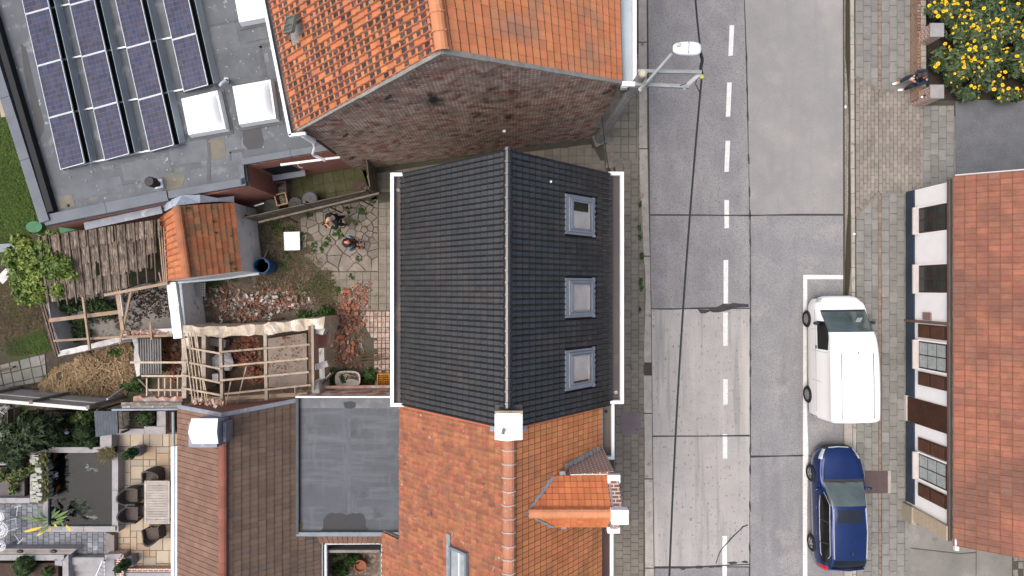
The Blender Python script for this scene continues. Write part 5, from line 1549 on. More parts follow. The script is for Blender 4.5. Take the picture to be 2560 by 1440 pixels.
for i in range(13):
 u = (i + .3) / 13
 a, b = q00.lerp(q10, u), q01.lerp(q11, u)
 k0 = -.12 if u < .7 else .0
 MB().beam(a.lerp(b, k0) + Vector((0, 0, .05)), a.lerp(b, 1.0) + Vector((0, 0, .055)), .035, .04).build('cover_strip', M('cover_strip', (.125, .10, .078), (.085, .068, .052), 5, .95, .5, 30, rnd=.2), ru)
def bm_(a, b, w=.11, h=.12, name='beam', m=None, p=None):
 return MB().beam(W(*a), W(*b), w, h).build(name, m or beam_m, p or ru)
bm_((262, 738, 1.95), (420, 708, 1.95), .10, .1)
bm_((290, 700, 1.80), (308, 826, 1.75), .13, .1)
bm_((297, 700, 1.86), (309, 790, 1.82), .03, .1, m=plaster_w)
bm_((207, 737, 1.9), (225, 874, 1.55), .07, .08)
bm_((125, 801, 1.5), (305, 779, 1.6), .14, .1)
bm_((135, 852, 1.35), (300, 842, 1.5), .08, .09)
bm_((300, 843, 1.5), (432, 838, 1.6), .09, .08)
bm_((328, 727, 1.9), (299, 860, 1.65), .075, .04, 'plank')
bm_((376, 806, 1.65), (379, 850, 1.65), .07, .05, 'plank')
bm_((300, 727, 1.75), (352, 708, .3), .05, .05, 'plank', M('dark_plank', (.12, .08, .055)))
bm_((398, 680, 2.0), (404, 706, 1.9), .04, .06)
for k in range(3): bm_((396 + k * 7, 560 + 4 * k, 2.45), (410 + k * 4, 712, 1.95), .04, .05, 'rafter')
# low walls of the frame
def wallrun(name, pts, th, h, m, root, rough=.02, cap=None):
 """crumbling wall following pixel points given at its top; th = thickness in metres"""
 n = len(pts)
 P_ = [W(x, y, h) for x, y in pts]
 Q = []
 for a, b in zip(P_, P_[1:]):
  k = max(1, int((b - a).length / .22))
  for i in range(k): Q.append(a.lerp(b, i / k))
 Q.append(P_[-1])
 vs, fs = [], []
 for i, p in enumerate(Q):
  d = (Q[min(i + 1, len(Q) - 1)] - Q[max(i - 1, 0)]).normalized(); nn = Vector((-d.y, d.x, 0)) * th / 2
  r = lambda: Vector((random.uniform(-rough, rough), random.uniform(-rough, rough), random.uniform(-2 * rough, 2 * rough)))
  vs += [Vector((p.x + nn.x, p.y + nn.y, 0)), p + nn + r(), p - nn + r(), Vector((p.x - nn.x, p.y - nn.y, 0))]
 for i in range(len(Q) - 1):
  for k in range(3): fs.append((4 * i + k, 4 * i + k + 1, 4 * i + 4 + k + 1, 4 * i + 4 + k))
 fs.append((3, 2, 1, 0)); e = 4 * (len(Q) - 1); fs.append((e, e + 1, e + 2, e + 3))
 return MB().add(vs, fs).build(name, m, root)
wallrun('wall', [(112, 756), (122, 800), (145, 884)], .22, 1.15, plaster_w, ru)
bm_((102, 757, 1.2), (141, 890, 1.2), .05, .06, 'plank', old_wood)
bm_((109, 756, 1.22), (146, 886, 1.22), .05, .06, 'plank', M('red_brown_plank', (.17, .095, .065), (.12, .07, .05), 4, .9, .3, 24))
wallrun('wall', [(146, 884), (220, 868), (304, 848)], .20, 1.15, plaster_w, ru)
w3 = wallrun('wall', [(304, 842), (368, 832), (432, 829)], .26, 1.4, plaster_w, ru)
rub_m = M('brick_rubble', None or (.25, .1, .07), (.12, .08, .06), 8, .95, .5, 40, ramp=[(0, (.20, .085, .058)), (.22, (.26, .125, .09)), (.36, (.15, .095, .072)), (.52, (.28, .255, .225)), (.70, (.21, .185, .16)), (.90, (.40, .38, .35))])
rub_r = M('red_rubble', (.25, .1, .07), (.12, .08, .06), 8, .95, .5, 40, ramp=[(0, (.245, .090, .052)), (.35, (.31, .125, .072)), (.62, (.17, .085, .06)), (.84, (.28, .22, .18))])
rub_p = M('pinkish_rubble', (.25, .1, .07), (.12, .08, .06), 8, .95, .5, 40, ramp=[(0, (.36, .20, .16)), (.4, (.42, .30, .25)), (.7, (.27, .17, .13)), (.85, (.45, .42, .38))])
def chunk(mb, c, s):
 R = Matrix.Rotation(random.uniform(0, 6.3), 3, 'Z') @ Matrix.Rotation(random.uniform(-.6, .6), 3, 'X') @ Matrix.Rotation(random.uniform(-.6, .6), 3, 'Y')
 e = Vector((s * random.uniform(.7, 1.5), s * random.uniform(.5, .9), s * random.uniform(.35, .7))) / 2
 vs = []
 for z in (-1, 1):
  for y in (-1, 1):
   for x in (-1, 1):
    k = random.uniform(.65, 1.0)
    vs.append(Vector(c) + R @ Vector((x * e.x * k, y * e.y * k, z * e.z)))
 mb.add(vs, [(0, 2, 3, 1), (4, 5, 7, 6), (0, 1, 5, 4), (2, 6, 7, 3), (0, 4, 6, 2), (1, 3, 7, 5)])
def rubble(name, blobs, n, s0, s1, m, parent=None, z=0.0, hh=.2, single=0, label=None, group=None):
 """blobs = (px, py, rx, ry) patches of debris; the first 'single' chunks become things of their own"""
 mb = MB()
 wts = [b[2] * b[3] for b in blobs]
 for k in range(n):
  b = random.choices(blobs, wts)[0]
  a, r = random.uniform(0, 6.283), math.sqrt(random.random())
  x, y = b[0] + b[2] * r * math.cos(a), b[1] + b[3] * r * math.sin(a)
  c = W(x, y, z + hh * (1 - r) * random.random() + .02)
  if k < single:
   q = MB(); chunk(q, c + Vector((0, 0, .05)), random.uniform(s1 * .8, s1 * 1.15))
   q.build('rubble_chunk', m, label=label, cat='rubble', group=group)
  else:
   chunk(mb, c, s0 + (s1 - s0) * random.random() ** 2.2)
 if mb.v: mb.build(name, m, parent, kind='stuff')
rubble('wall_debris', [(365, 832, 58, 6)], 60, .08, .22, rub_p, ru, z=1.38, hh=.1)
wallrun('wall', [(427, 706), (437, 780), (444, 846)], .34, 1.85, white_pl, ru, rough=.01)
ff = MB().prism([W(x, y) for x, y in ((125, 745), (420, 700), (440, 838), (150, 880))], 0, .03).build('floor', conc_f, ru)
leaves('leaf_litter', [(W(300, 770, .04), (2.4, .9, .05)), (W(380, 740, .04), (1, .5, .05))], 1500, .06, M('dead_leaf', (.055, .038, .026), (.035, .026, .018), 4, .9, 0, rnd=.4), ru, kind='stuff')
ivy_m = M('ivy_leaf', (.155, .205, .036), (.085, .14, .028), 1.0, .55, 0, rnd=.42, hue=.03, spec=.3)
iv = thing('ivy', 'yellow green ivy mass climbing over the west end of the rotten shed roof', 'ivy', W(95, 660, 0))
leaves('foliage', [(W(85, 640, 2.0), (.6, .7, .5)), (W(110, 690, 1.7), (.75, .9, .6)), (W(70, 735, .7), (.5, .5, .5)), (W(175, 690, 2.45), (.4, .2, .06)), (W(135, 665, 2.5), (.65, .6, .25)), (W(120, 610, 2.4), (.45, .5, .3)), (W(80, 680, 1.0), (.8, .9, .9)), (W(112, 735, 1.0), (.35, .55, .6)), (W(50, 650, 1.2), (.45, .5, .8)), (W(160, 660, 2.55), (.35, .25, .1)), (W(145, 720, 2.1), (.3, .45, .15)), (W(130, 590, 2.5), (.5, .2, .15)), (W(55, 600, 1.6), (.4, .3, .4)), (W(40, 640, 1.0), (.4, .4, .5))], 11000, .085, ivy_m, iv)
for a in ((70, 640), (110, 700), (120, 650)):
 MB().tube([W(a[0] + 20, a[1] + 20, 0), W(a[0] + 8, a[1] + 5, 1.2), W(a[0], a[1], 2.2)], [.04, .03, .01], 6).build('stem', M('ivy_stem', (.06, .045, .03)), iv)
iv2 = thing('ivy', 'dark green ivy growing over the floor inside the bare shed frame', 'ivy', W(220, 770, 0))
leaves('foliage', [(W(170, 768, .35), (.6, .3, .35)), (W(240, 770, .4), (.8, .4, .35)), (W(200, 800, .3), (.5, .2, .25)), (W(200, 835, .2), (.6, .35, .2)), (W(265, 775, .35), (.35, .45, .3))], 4500, .07, M('ivy_dark', (.040, .075, .022), (.025, .05, .015), 1.5, .6, 0, rnd=.45, hue=.02), iv2)
MB().box(W(150, 820, .06), (.65, 2.0, .05), rz=.2).build('board', M('white_board_old', (.62, .64, .66), (.52, .54, .56), 3, .8, .1), ru)
MB().box(W(185, 778, .08), (1.0, .45, .05), rz=.05).build('board', M('white_board_old', (.62, .64, .66)), ru)
MB().beam(W(0, 702, .5), W(38, 664, .5), .35, .05).build('loose_board', M('loose_white', (.55, .54, .52), (.42, .40, .37), 4, .85, .2), label='pale worn board lying by the ivy at the left edge', cat='board')
t = thing('rod_bundle', 'bundle of thin grey metal rods sticking out left of the ivy', 'rods', W(20, 622, 0))
for k in range(7):
 MB().tube([W(-30, 614 + k * 3.2, .5), W(52, 608 + k * 2.5, .55)], .018, 5).build('rod', zinc, t)
MB().beam(W(0, 270, .25), W(46, 262, .25), 0.75, .05).build('wooden_gangway', M('pale_board', (.36, .31, .235), (.29, .25, .19), 3, .85, .3, 24), label='pale wooden boards laid against the annex wall in the grass', cat='boards')
MB().lathe([(.34, 0), (.32, .15), (0, .2)], W(92, 568, .0), 20, sy=.7).build('garden_sheet', M('green_sheet', (.045, .17, .075), (.035, .13, .06), 4, .6, .3, 14), label='crumpled green plastic sheet under the corner of the annex', cat='sheet')
MB().beam(W(150, 572, 1.5), W(200, 560, 1.7), .35, .04).build('green_sheet', M('green_sheet', (.045, .17, .075)), label='green plastic strip between the annex parapet and the rotten roof', cat='sheet')
fl = MB().beam(W(212, 566, 2.72), W(405, 524, 2.72), .26, .05).build('lead_flashing', lead, ru)
# brushwood heap and left garden slabs
br = thing('brushwood_heap', 'heap of dry straw coloured cut grass and twigs between the derelict sheds', 'heap', W(225, 945, 0))
def strands(name, blobs, n, ln, mat, parent, **kw):
 V = np.empty((n, 4, 3))
 for k in range(n):
  c, r = random.choices(blobs, [b[1][0] * b[1][1] for b in blobs])[0]
  d = rng.normal(size=3); d[2] = abs(d[2]); d /= np.linalg.norm(d)
  p = np.array(c) + d * np.array(r) * (.75 + .3 * random.random())
  a = rng.uniform(0, 6.283); t_ = np.array([math.cos(a), math.sin(a), rng.normal() * .25]) * ln * random.uniform(.4, 1.1)
  s_ = np.array([-math.sin(a), math.cos(a), 0]) * random.uniform(.006, .014)
  V[k] = [p - t_ / 2 - s_, p - t_ / 2 + s_, p + t_ / 2 + s_, p + t_ / 2 - s_]
 return raw_object(name, V.reshape(-1, 3), np.arange(4 * n), 4, mat, parent, **kw)
hb = [(W(190, 950, 0), (1.0, .62, .4)), (W(250, 930, 0), (1.1, .75, .55)), (W(310, 930, 0), (.7, .7, .4)), (W(140, 965, 0), (.6, .35, .22)), (W(240, 965, 0), (1.5, .35, .2)), (W(290, 880, 0), (.8, .4, .25))]
core = MB()
for c, r in hb: core.ball(c, 1, 8, sx=r[0] * .85, sy=r[1] * .85, sz=r[2] * .8, jit=.05)
core.build('heap_core', M('heap_core', (.15, .11, .068), (.09, .065, .04), 4, .95, .8, 12), br)
strands('dry_stalks', hb, 9000, .34, straw_m, br, kind='stuff')
leaves('weeds_on_heap', [(W(320, 965, .2), (.4, .25, .2)), (W(290, 880, .2), (.35, .2, .15)), (W(350, 900, .1), (.15, .2, .2))], 900, .06, green, br, kind='stuff')
MB().ball(W(150, 942, .32), .16, 6, sx=.8, sy=1.3, sz=.5, jit=.2).build('burnt_stump', M('dark_stump', (.06, .045, .035)), br)
gs = sheet('garden_path', [(-60, 925), (110, 888), (118, 955), (-60, 985)], 0, M('path_joint', (.05, .06, .025), (.04, .05, .02), 4, .95, .3), thick=.05)
pieces(gs, 'paving_slab', slab_g, grid_polys([(-60, 928), (112, 885), (118, 952), (-60, 982)], (54, 925), .22, .40, .42, .03, jit=.01), .02, .05)
MB().beam(W(-20, 929, .1), W(36, 917, .1), .06, .15).build('path_edging', old_wood, gs)
# ------------------------------------------------------------------ concrete panel fence
cf_m = M('concrete_panel', (.33, .31, .275), (.27, .25, .22), 1.5, .9, .3, 30, rnd=.06, stain=[((.17, .165, .135), 2.2, .56, .72)])
cfn = thing('panel_fence', 'grey concrete panel fence with posts and a white top rail above the pond garden', 'fence', W(150, 990, 0))
cA, cB = W(-80, 962, 0), W(310, 996, 0)
dd = (cB - cA) / 3.0
cd = dd.normalized(); cn = Vector((-cd.y, cd.x, 0))
for i in range(3):
 a, b = cA + dd * (i + .015), cA + dd * (i + .985)
 for k in range(4):
  MB().beam(a + Vector((0, 0, .26 + k * .5)), b + Vector((0, 0, .26 + k * .5)), .05, .47).build('concrete_panel', cf_m, cfn)
 MB().beam(a + cn * .03 + Vector((0, 0, 1.26)), b + cn * .03 + Vector((0, 0, 1.26)), .05, .06).build('rail', M('white_rail', (.62, .60, .56), (.5, .48, .45), 4, .8, .2), cfn)
for i in range(4):
 p = cA + dd * i + cn * .06
 MB().beam(p, p + Vector((0, 0, 2.12)), .13, .13, up=(0, 1, 0)).build('post', M('post_grey', (.17, .165, .15), (.125, .12, .11), 3, .9, .3), cfn)
MB().beam(cA + Vector((0, 0, 2.07)), cB + Vector((0, 0, 2.07)), .12, .07).build('top_rail', M('white_rail', (.62, .60, .56)), cfn)
MB().beam(W(150, 968, .15), W(228, 976, .15), .10, .2).build('base_plank', old_wood, cfn)
MB().beam(W(268, 998, 1.6), W(310, 970, .6), .06, .06).build('metal_strut', zinc, cfn)
# ------------------------------------------------------------------ roofless ruin with battens
rn = thing('roofless_outhouse', 'roofless outhouse of pale crumbling walls with bare rafters and battens', 'outhouse', W(640, 900, 0))
crumb = M('crumbling_plaster', (.50, .43, .33), (.36, .305, .235), 5, .95, .9, 16, stain=[((.60, .57, .51), 2.2, .52, .66), ((.20, .15, .11), 7, .60, .7)])
wallrun('wall', [(458, 827), (510, 829), (557, 829), (673, 821), (746, 812), (812, 806)], .40, 1.9, crumb, rn, rough=.05)
wallrun('wall', [(803, 806), (797, 836)], .35, 1.75, plaster_w, rn, rough=.03)
wallrun('wall', [(786, 955), (789, 985)], .30, 1.7, plaster_w, rn, rough=.03)
wallrun('wall', [(462, 1000), (560, 1003), (660, 994), (780, 984)], .30, 1.5, M('brown_plaster', (.27, .21, .155), (.19, .15, .11), 4, .95, .5, 20), rn, rough=.05)
wallrun('wall', [(464, 845), (466, 905), (468, 985)], .32, 1.9, crumb, rn, rough=.03)
bm_((788, 918, 1.5), (818, 909, 1.3), .22, .2, 'lintel', plaster_w, rn)
bm_((806, 870, .9), (809, 985, .9), .20, .25, 'door_jamb', plaster_w, rn)
MB().prism([W(x, y) for x, y in ((470, 845), (800, 830), (800, 985), (470, 990))], 0, .02).build('floor', M('ruin_floor', (.10, .062, .045), (.06, .045, .035), 4, .95, .6, 20), rn)
MB().prism([W(x, y, .3) for x, y in ((668, 847), (766, 832), (768, 968), (670, 968))], .0, .3).build('floor_slab', M('dusty_slab', (.33, .27, .235), (.27, .225, .19), 2.5, .95, .4, 30, stain=[((.16, .095, .065), 2.2, .56, .68), ((.07, .075, .03), 1.2, .64, .74)]), rn)
rubble('floor_rubble', [(615, 880, 40, 45), (640, 930, 30, 30), (700, 880, 20, 20)], 700, .05, .16, rub_r, rn, hh=.3)
rubble('floor_rubble', [(720, 890, 45, 50)], 110, .03, .07, rub_r, rn, z=.3, hh=.02)
pb = M('pale_bag', (.66, .66, .67), (.52, .52, .54), 5, .8, .4, 10)
MB().ball(W(557, 905, .35), .42, 7, sx=1, sy=.9, sz=.5, jit=.14).build('rubble_sack', pb, label='crumpled pale sack lying inside the roofless outhouse', cat='sack')
MB().box(W(545, 855, .3), (.75, .3, .35), rz=-.15).build('concrete_block', M('block_grey', (.27, .26, .24)), label='grey concrete block inside the outhouse by its north wall', cat='block')
MB().box(W(547, 942, .5), (.22, .3, .6), rz=.05).build('white_box', M('white_box', (.72, .72, .71)), label='small white box inside the outhouse below the second batten', cat='box')
bat = M('batten_wood', (.41, .335, .25), (.31, .25, .185), 5, .9, .3, 24, rnd=.15, stain=[((.20, .15, .105), 10, .58, .66)])
post_m = M('rafter_wood', (.31, .265, .215), (.23, .195, .155), 4, .9, .4, 24, rnd=.12, stain=[((.46, .42, .36), 4, .58, .7)])
ZRG = 2.75
bm_((553, 845, ZRG), (557, 1014, ZRG), .10, .14, 'rafter', post_m, rn)
bm_((664, 836, 2.3), (667, 1000, 2.3), .11, .12, 'rafter', post_m, rn)
bm_((511, 839, 2.35), (511, 945, 2.35), .14, .12, 'rafter', post_m, rn)
bm_((463, 870, 2.05), (462, 995, 2.05), .16, .12, 'rafter', post_m, rn)
bm_((782, 813, 1.95), (784, 976, 1.95), .09, .12, 'rafter', post_m, rn)
bm_((775, 815, 1.92), (776, 970, 1.9), .11, .05, 'rafter', M('dark_rafter', (.12, .075, .05)), rn)
for a, b in (((552, 880), (775, 861)), ((552, 916), (770, 896)), ((552, 951), (772, 930)), ((561, 985), (778, 962))):
 bm_((*a, ZRG + .1), (*b, 2.05), .065, .04, 'batten', bat, rn)
for a, b in (((462, 868), (552, 884)), ((455, 903), (552, 922)), ((455, 937), (552, 957)), ((456, 970), (557, 989))):
 bm_((*a, 2.16), (*b, ZRG + .1), .065, .04, 'batten', bat, rn)
for x0, x1 in ((460, 482), (470, 489), (478, 497), (485, 507), (490, 514), (486, 520)):
 bm_((x0 + random.uniform(-1, 1), 832, 2.25), (x1, 1003, 2.45), .035, .03, 'lath', bat, rn)
bm_((577, 954, 2.7), (565, 1011, 2.0), .04, .03, 'lath', bat, rn)
bm_((616, 916, 2.6), (592, 1008, 2.0), .04, .03, 'lath', bat, rn)
bm_((737, 962, 2.2), (738, 985, 2.0), .04, .03, 'lath', bat, rn)
bm_((480, 1000, 1.9), (770, 985, 1.9), .14, .10, 'plate', M('pale_plate', (.38, .29, .20), (.28, .21, .145), 4, .9, .3), rn)
d_ = MB().slab([W(792, 818, 1.4), W(822, 816, 1.25), W(818, 866, 1.25), W(789, 868, 1.4)], .05).build('door_leaf', M('red_brown_door', (.115, .042, .035), (.085, .032, .028), 3, .7, .3, 24), rn, label='red brown door leaf lying on the wall end')
MB().box(W(811, 826, 1.4), (.06, .1, .02)).build('door_plate', M('cream_plate', (.5, .42, .3)), d_)
t = thing('leaning_door', 'white edged brown door leaf leaning against the end of the outhouse', 'door', W(815, 955, 0))
MB().beam(W(792, 977, 1.1), W(830, 936, .6), .06, .75, up=(.5, .5, .7)).build('door_leaf', M('brown_panel', (.12, .075, .045), (.085, .055, .035), 4, .8, .3), t)
MB().beam(W(790, 974, 1.25), W(828, 934, .75), .10, .05).build('door_edge', white_p, t)
# annexed bare frame to the west and its south wall
w4 = thing('bare_roof_frame', 'bare timber battens over a narrow rubble filled bay beside the brushwood', 'frame', W(400, 940, 0))
for a, b in (((326, 906), (456, 906)), ((354, 940), (455, 940)), ((372, 975), (456, 975))):
 bm_((*a, 2.0), (*b, 2.05), .07, .04, 'batten', bat, w4)
for x in (367, 397, 412, 427, 444):
 bm_((x, 941 + (x % 3) * 4, 2.06), (x, 990, 1.95), .045, .03, 'lath', bat, w4)
bm_((347, 948, 1.3), (383, 985, 1.5), .06, .05, 'plank', old_wood, w4)
MB().slab([W(350, 846, .9), W(402, 846, .9), W(404, 935, 1.0), W(352, 935, 1.0)], .04).build('corrugated_sheet', M('grey_slate_sheet', (.20, .195, .185), (.155, .15, .145), 3, .9, .4, 20, stain=[((.26, .25, .235), 1.5, .5, .68, (6, .4, 1))]), w4)
for i in range(9): MB().beam(W(352 + i * 6.2, 846, .93), W(354 + i * 6.2, 935, 1.03), .03, .03).build('sheet_rib', M('grey_slate_sheet', (.20, .195, .185)), w4)
wallrun('wall', [(338, 845), (342, 900), (345, 940)], .15, 1.0, plaster_w, w4, rough=.04)
wallrun('wall', [(332, 1004), (395, 1003), (456, 1003)], .30, 1.95, M('brick_and_plaster', (.46, .42, .38), (.36, .16, .11), 3, .95, .4, 20), w4, rough=.05)
rubble('bay_rubble', [(425, 880, 22, 32), (430, 930, 20, 25)], 260, .06, .18, rub_r, w4, hh=.3)
leaves('bay_weeds', [(W(400, 925, .4), (.35, .15, .2)), (W(345, 870, .4), (.15, .15, .3)), (W(345, 960, .4), (.25, .4, .3))], 900, .06, green, w4, kind='stuff')
cg = thing('coping_gutter', 'old concrete coping with a long grey metal gutter along the garden wall', 'gutter', W(380, 1020, 0))
MB().beam(W(305, 1010, 2.1), W(456, 1010, 2.1), .14, .12).build('concrete_coping', M('mossy_coping', (.13, .12, .10), (.24, .22, .19), 6, .95, .5, 20, lo=.5, hi=.62), cg)
MB().beam(W(282, 1024, 2.0), W(475, 1022, 2.0), .06, .14).build('gutter_front', M('blue_grey_metal', (.22, .26, .30), (.17, .2, .24), 3, .5, .1), cg)
MB().beam(W(305, 1017, 1.92), W(460, 1016, 1.92), .16, .03).build('gutter_floor', render_grey, cg)
for x in (320, 380, 405, 450): MB().beam(W(x, 1018, 2.0), W(x + 10, 1012, 2.0), .03, .05).build('gutter_bracket', zinc, cg)
# ------------------------------------------------------------------ rubble in the yard
rubble('rubble', [(640, 765, 110, 26), (700, 745, 90, 26), (600, 790, 70, 14), (560, 745, 60, 30)], 1500, .02, .14, rub_m, hh=.08)
for nm_, m_ in (('pale grey', M('pale_chunk', (.46, .43, .40), (.36, .34, .31), 6, .95, .4, 30)), ('dull red', M('red_chunk', (.24, .10, .07), (.18, .085, .06), 6, .95, .4, 30))):
 rubble('x', [(640, 765, 100, 24), (700, 745, 85, 24)], 14, .1, .17, m_, hh=.12, single=14, label=nm_ + ' masonry chunk lying loose in the rubble north of the roofless outhouse', group=nm_ + ' masonry chunks in the yard')
rubble('rubble', [(885, 745, 38, 30), (880, 790, 40, 40), (862, 850, 34, 55), (875, 900, 40, 20), (905, 720, 22, 14), (600, 795, 40, 9)], 760, .025, .15, rub_r, hh=.10)
rubble('rubble', [(885, 755, 44, 40), (872, 850, 44, 70), (900, 720, 34, 22)], 420, .02, .10, rub_m, hh=.05)
rubble('x', [(885, 745, 34, 26), (878, 790, 36, 36), (866, 850, 28, 48)], 16, .1, .2, M('orange_brickbat', (.31, .125, .072), (.25, .10, .06), 6, .95, .4, 30), hh=.16, single=16, label='large broken orange brick lying loose on the red heap beside the black house', group='broken orange bricks on the red heap')
rubble('rubble', [(720, 720, 90, 30), (780, 760, 50, 30), (870, 830, 30, 30)], 700, .02, .07, rub_m, hh=.03)
t = thing('twig_pile', 'bare brown branches lying across the setts and rubble', 'branches', W(920, 890, 0))
for k in range(15):
 a = W(random.uniform(872, 910), random.uniform(885, 912), .1); b = W(random.uniform(955, 985), random.uniform(868, 898), .25)
 MB().tube([a, a.lerp(b, .5) + Vector((random.uniform(-.1, .1), random.uniform(-.1, .1), .05)), b], [.015, .012, .006], 5).build('branch', M('twig', (.12, .085, .06), (.08, .055, .04), 4, .9, .2), t)
MB().tube([W(876, 800, .15), W(888, 850, .15), W(897, 895, .1)], .02, 5).build('branch', M('twig', (.12, .085, .06)), t)
for a, b, w_, lb, m in (((630, 812, .3), (705, 795, .15), .10, 'dark red timber with a bent bracket lying along the outhouse wall', M('dark_red_wood', (.085, .035, .028), (.06, .028, .022), 3, .8, .3)),
      ((540, 806, .3), (588, 800, .15), .07, 'black timber with a hook lying by the north wall of the outhouse', M('blackish_wood', (.035, .026, .02), (.05, .035, .028), 4, .8, .3)),
      ((470, 815, .3), (535, 810, .3), .08, 'white painted batten lying along the outhouse wall', white_p),
      ((468, 805, .2), (500, 780, .1), .15, 'dark brown board in the corner by the zinc downpipe', M('dark_board', (.075, .04, .03)))):
 MB().beam(W(*a), W(*b), w_, .06).build('timber', m, label=lb, cat='timber')
for x, y in ((555, 802), (675, 796)):
 MB().tube([W(x - 6, y - 3, .45), W(x, y - 4, .45), W(x, y + 3, .45), W(x - 5, y + 4, .45)], .015, 5).build('metal_hook', white_m, label='white bent metal hook on the %s timber' % ('black' if x < 600 else 'dark red'), cat='hook')
gr_ = thing('metal_grating', 'grey perforated metal grating leaning by the zinc downpipe of the tiled shed', 'grating', W(490, 725, 0))
gb = MB()
for i in range(12): gb.beam(W(461 + i * 4.6, 708, .55), W(461 + i * 4.6, 742, .45), .03, .02)
for j in range(8): gb.beam(W(460, 709 + j * 4.6, .565), W(514, 708 + j * 4.4, .565), .03, .02)
gb.build('grating_bars', M('grating_grey', (.36, .36, .36), (.28, .28, .28), 4, .7, .1), gr_)
# bathtub, crate of bottles, barrel, white board
tb = thing('bathtub', 'old white enamel bathtub full of scrap at the foot of the flat roof wall', 'bathtub', W(878, 943, 0))
tubm = M('worn_enamel', (.60, .57, .51), (.48, .44, .38), 3, .5, .2, 20, stain=[((.22, .16, .11), 6, .62, .72)])
o_ = []
def oval(sx, sy, z, n=28):
 return [W(878, 943, 0) + Vector((sx * math.copysign(abs(math.cos(t)) ** .6, math.cos(t)), sy * math.copysign(abs(math.sin(t)) ** .6, math.sin(t)), z)) for t in [2 * math.pi * k / n for k in range(n)]]
rings = [oval(.40, .22, .08), oval(.47, .29, .50), oval(.50, .325, .52), oval(.47, .295, .55), oval(.44, .265, .53), oval(.36, .19, .16), oval(.01, .01, .14)]
vs = [p for r in rings for p in r]; n = 28
fs = [(i * n + k, i * n + (k + 1) % n, (i + 1) * n + (k + 1) % n, (i + 1) * n + k) for i in range(6) for k in range(n)]
MB().add(vs, fs).build('tub_shell', tubm, tb, smooth=True)
sc = MB()
for k in range(9): sc.beam(W(862 + k * 4, 932 + (k * 7) % 20, .3), W(885 + (k * 5) % 12, 938 + (k * 11) % 16, .42), .04, .03)
sc.build('scrap', M('scrap_brown', (.05, .04, .032), (.12, .09, .07), 8, .8, .3), tb)
bc = thing('bottle_crate', 'yellow plastic bottle crate with a honeycomb of cells at the corner of the black house', 'crate', W(961, 948, 0))
yl = M('yellow_plastic', (.62, .27, .025), (.52, .21, .02), 5, .5, .1)
bx = MB(); x0, x1, y0, y1 = 946, 977, 934, 962
for a, b in (((x0, y0), (x1, y0)), ((x1, y0), (x1, y1)), ((x1, y1), (x0, y1)), ((x0, y1), (x0, y0))): bx.beam(W(*a, .16), W(*b, .16), .035, .30)
bx.build('crate_side', yl, bc, bevel=.01)
cl_ = MB()
for i in range(1, 6): cl_.beam(W(x0 + i * 5.2, y0, .2), W(x0 + i * 5.2, y1, .2), .018, .18)
for i in range(1, 5): cl_.beam(W(x0, y0 + i * 5.6, .2), W(x1, y0 + i * 5.6, .2), .018, .18)
cl_.build('crate_cells', yl, bc)
MB().prism([W(x, y) for x, y in ((x0, y0), (x1, y0), (x1, y1), (x0, y1))], .02, .05).build('crate_floor', black_hole, bc)
bb = thing('barrel', 'blue plastic barrel full of dark water beside the white shed wall', 'barrel', W(680, 665, 0))
blm = M('blue_plastic', (.022, .085, .20), (.018, .065, .155), 3, .5, .1)
bc0 = W(676, 666, 0)
MB().lathe([(.26, 0), (.29, .05), (.30, .35), (.28, .40), (.30, .45), (.29, .82), (.305, .85), (.30, .88), (.265, .88), (.262, .55)], bc0, 28).build('barrel_body', blm, bb, smooth=False)
MB().lathe([(.0, .64), (.265, .64)], bc0, 28).build('barrel_water', M('barrel_water', (.006, .007, .008), (.006, .007, .008), 2, .03, 0, spec=.5), bb)
MB().tube([W(666, 655, .75), W(659, 648, .55), W(668, 626, .12)], .02, 6).build('hose', zinc, bb)
wt = thing('white_table', 'white square board lying flat on supports between the soil and the crazy paving', 'board', W(731, 603, 0))
MB().prism([W(x, y, .25) for x, y in ((709, 580), (749, 579), (750, 625), (711, 626))], .22, .25).build('board_top', white_m, wt, bevel=.004)
for x, y in ((714, 585), (745, 585), (745, 620), (715, 620)): MB().box(W(x, y, .11), (.05, .05, .22)).build('leg', white_m, wt)
# ------------------------------------------------------------------ brown tiled house and the flat grey roof
bn = thing('brown_roof_house', 'low house with a brown tiled gable roof and a boxed white chimney', 'house', W(590, 1230, 0))
bE, bR = 2.5, 3.95
XB = lambda px, z: (px - 1280) * (H - z) / F
xw, xe_, xr_ = XB(447, bE), XB(739, bE), XB(557, bR)
yn, ys = -(1018 - 720) * (H - bE) / F, -11.2
yn2 = -(1003 - 720) * (H - bE) / F
gable_house(bn, [(xw + .15, ys), (xe_ - .05, ys), (xe_ - .05, yn2 - .05), (xw + .15, yn - .05)], bE, bR - .08, ((xr_, ys), (xr_, yn - .04)), brick_new)
deck(bn, P3(xw, ys, bE), P3(xw, yn, bE), P3(xr_, ys, bR), P3(xr_, yn, bR), mortar, t=.06)
deck(bn, P3(xe_, yn2, bE), P3(xe_, ys, bE), P3(xr_, yn, bR), P3(xr_, ys, bR), mortar, t=.06)
tile_br = tile_data([(-.5, .0), (.40, .0), (.44, .018), (.5, .0)], lift=.026)
tile_br2 = (tile_br[0], tile_br[1], [0, 0, 1, 1] + [m for m in tile_br[2][4:]]) if False else tile_br
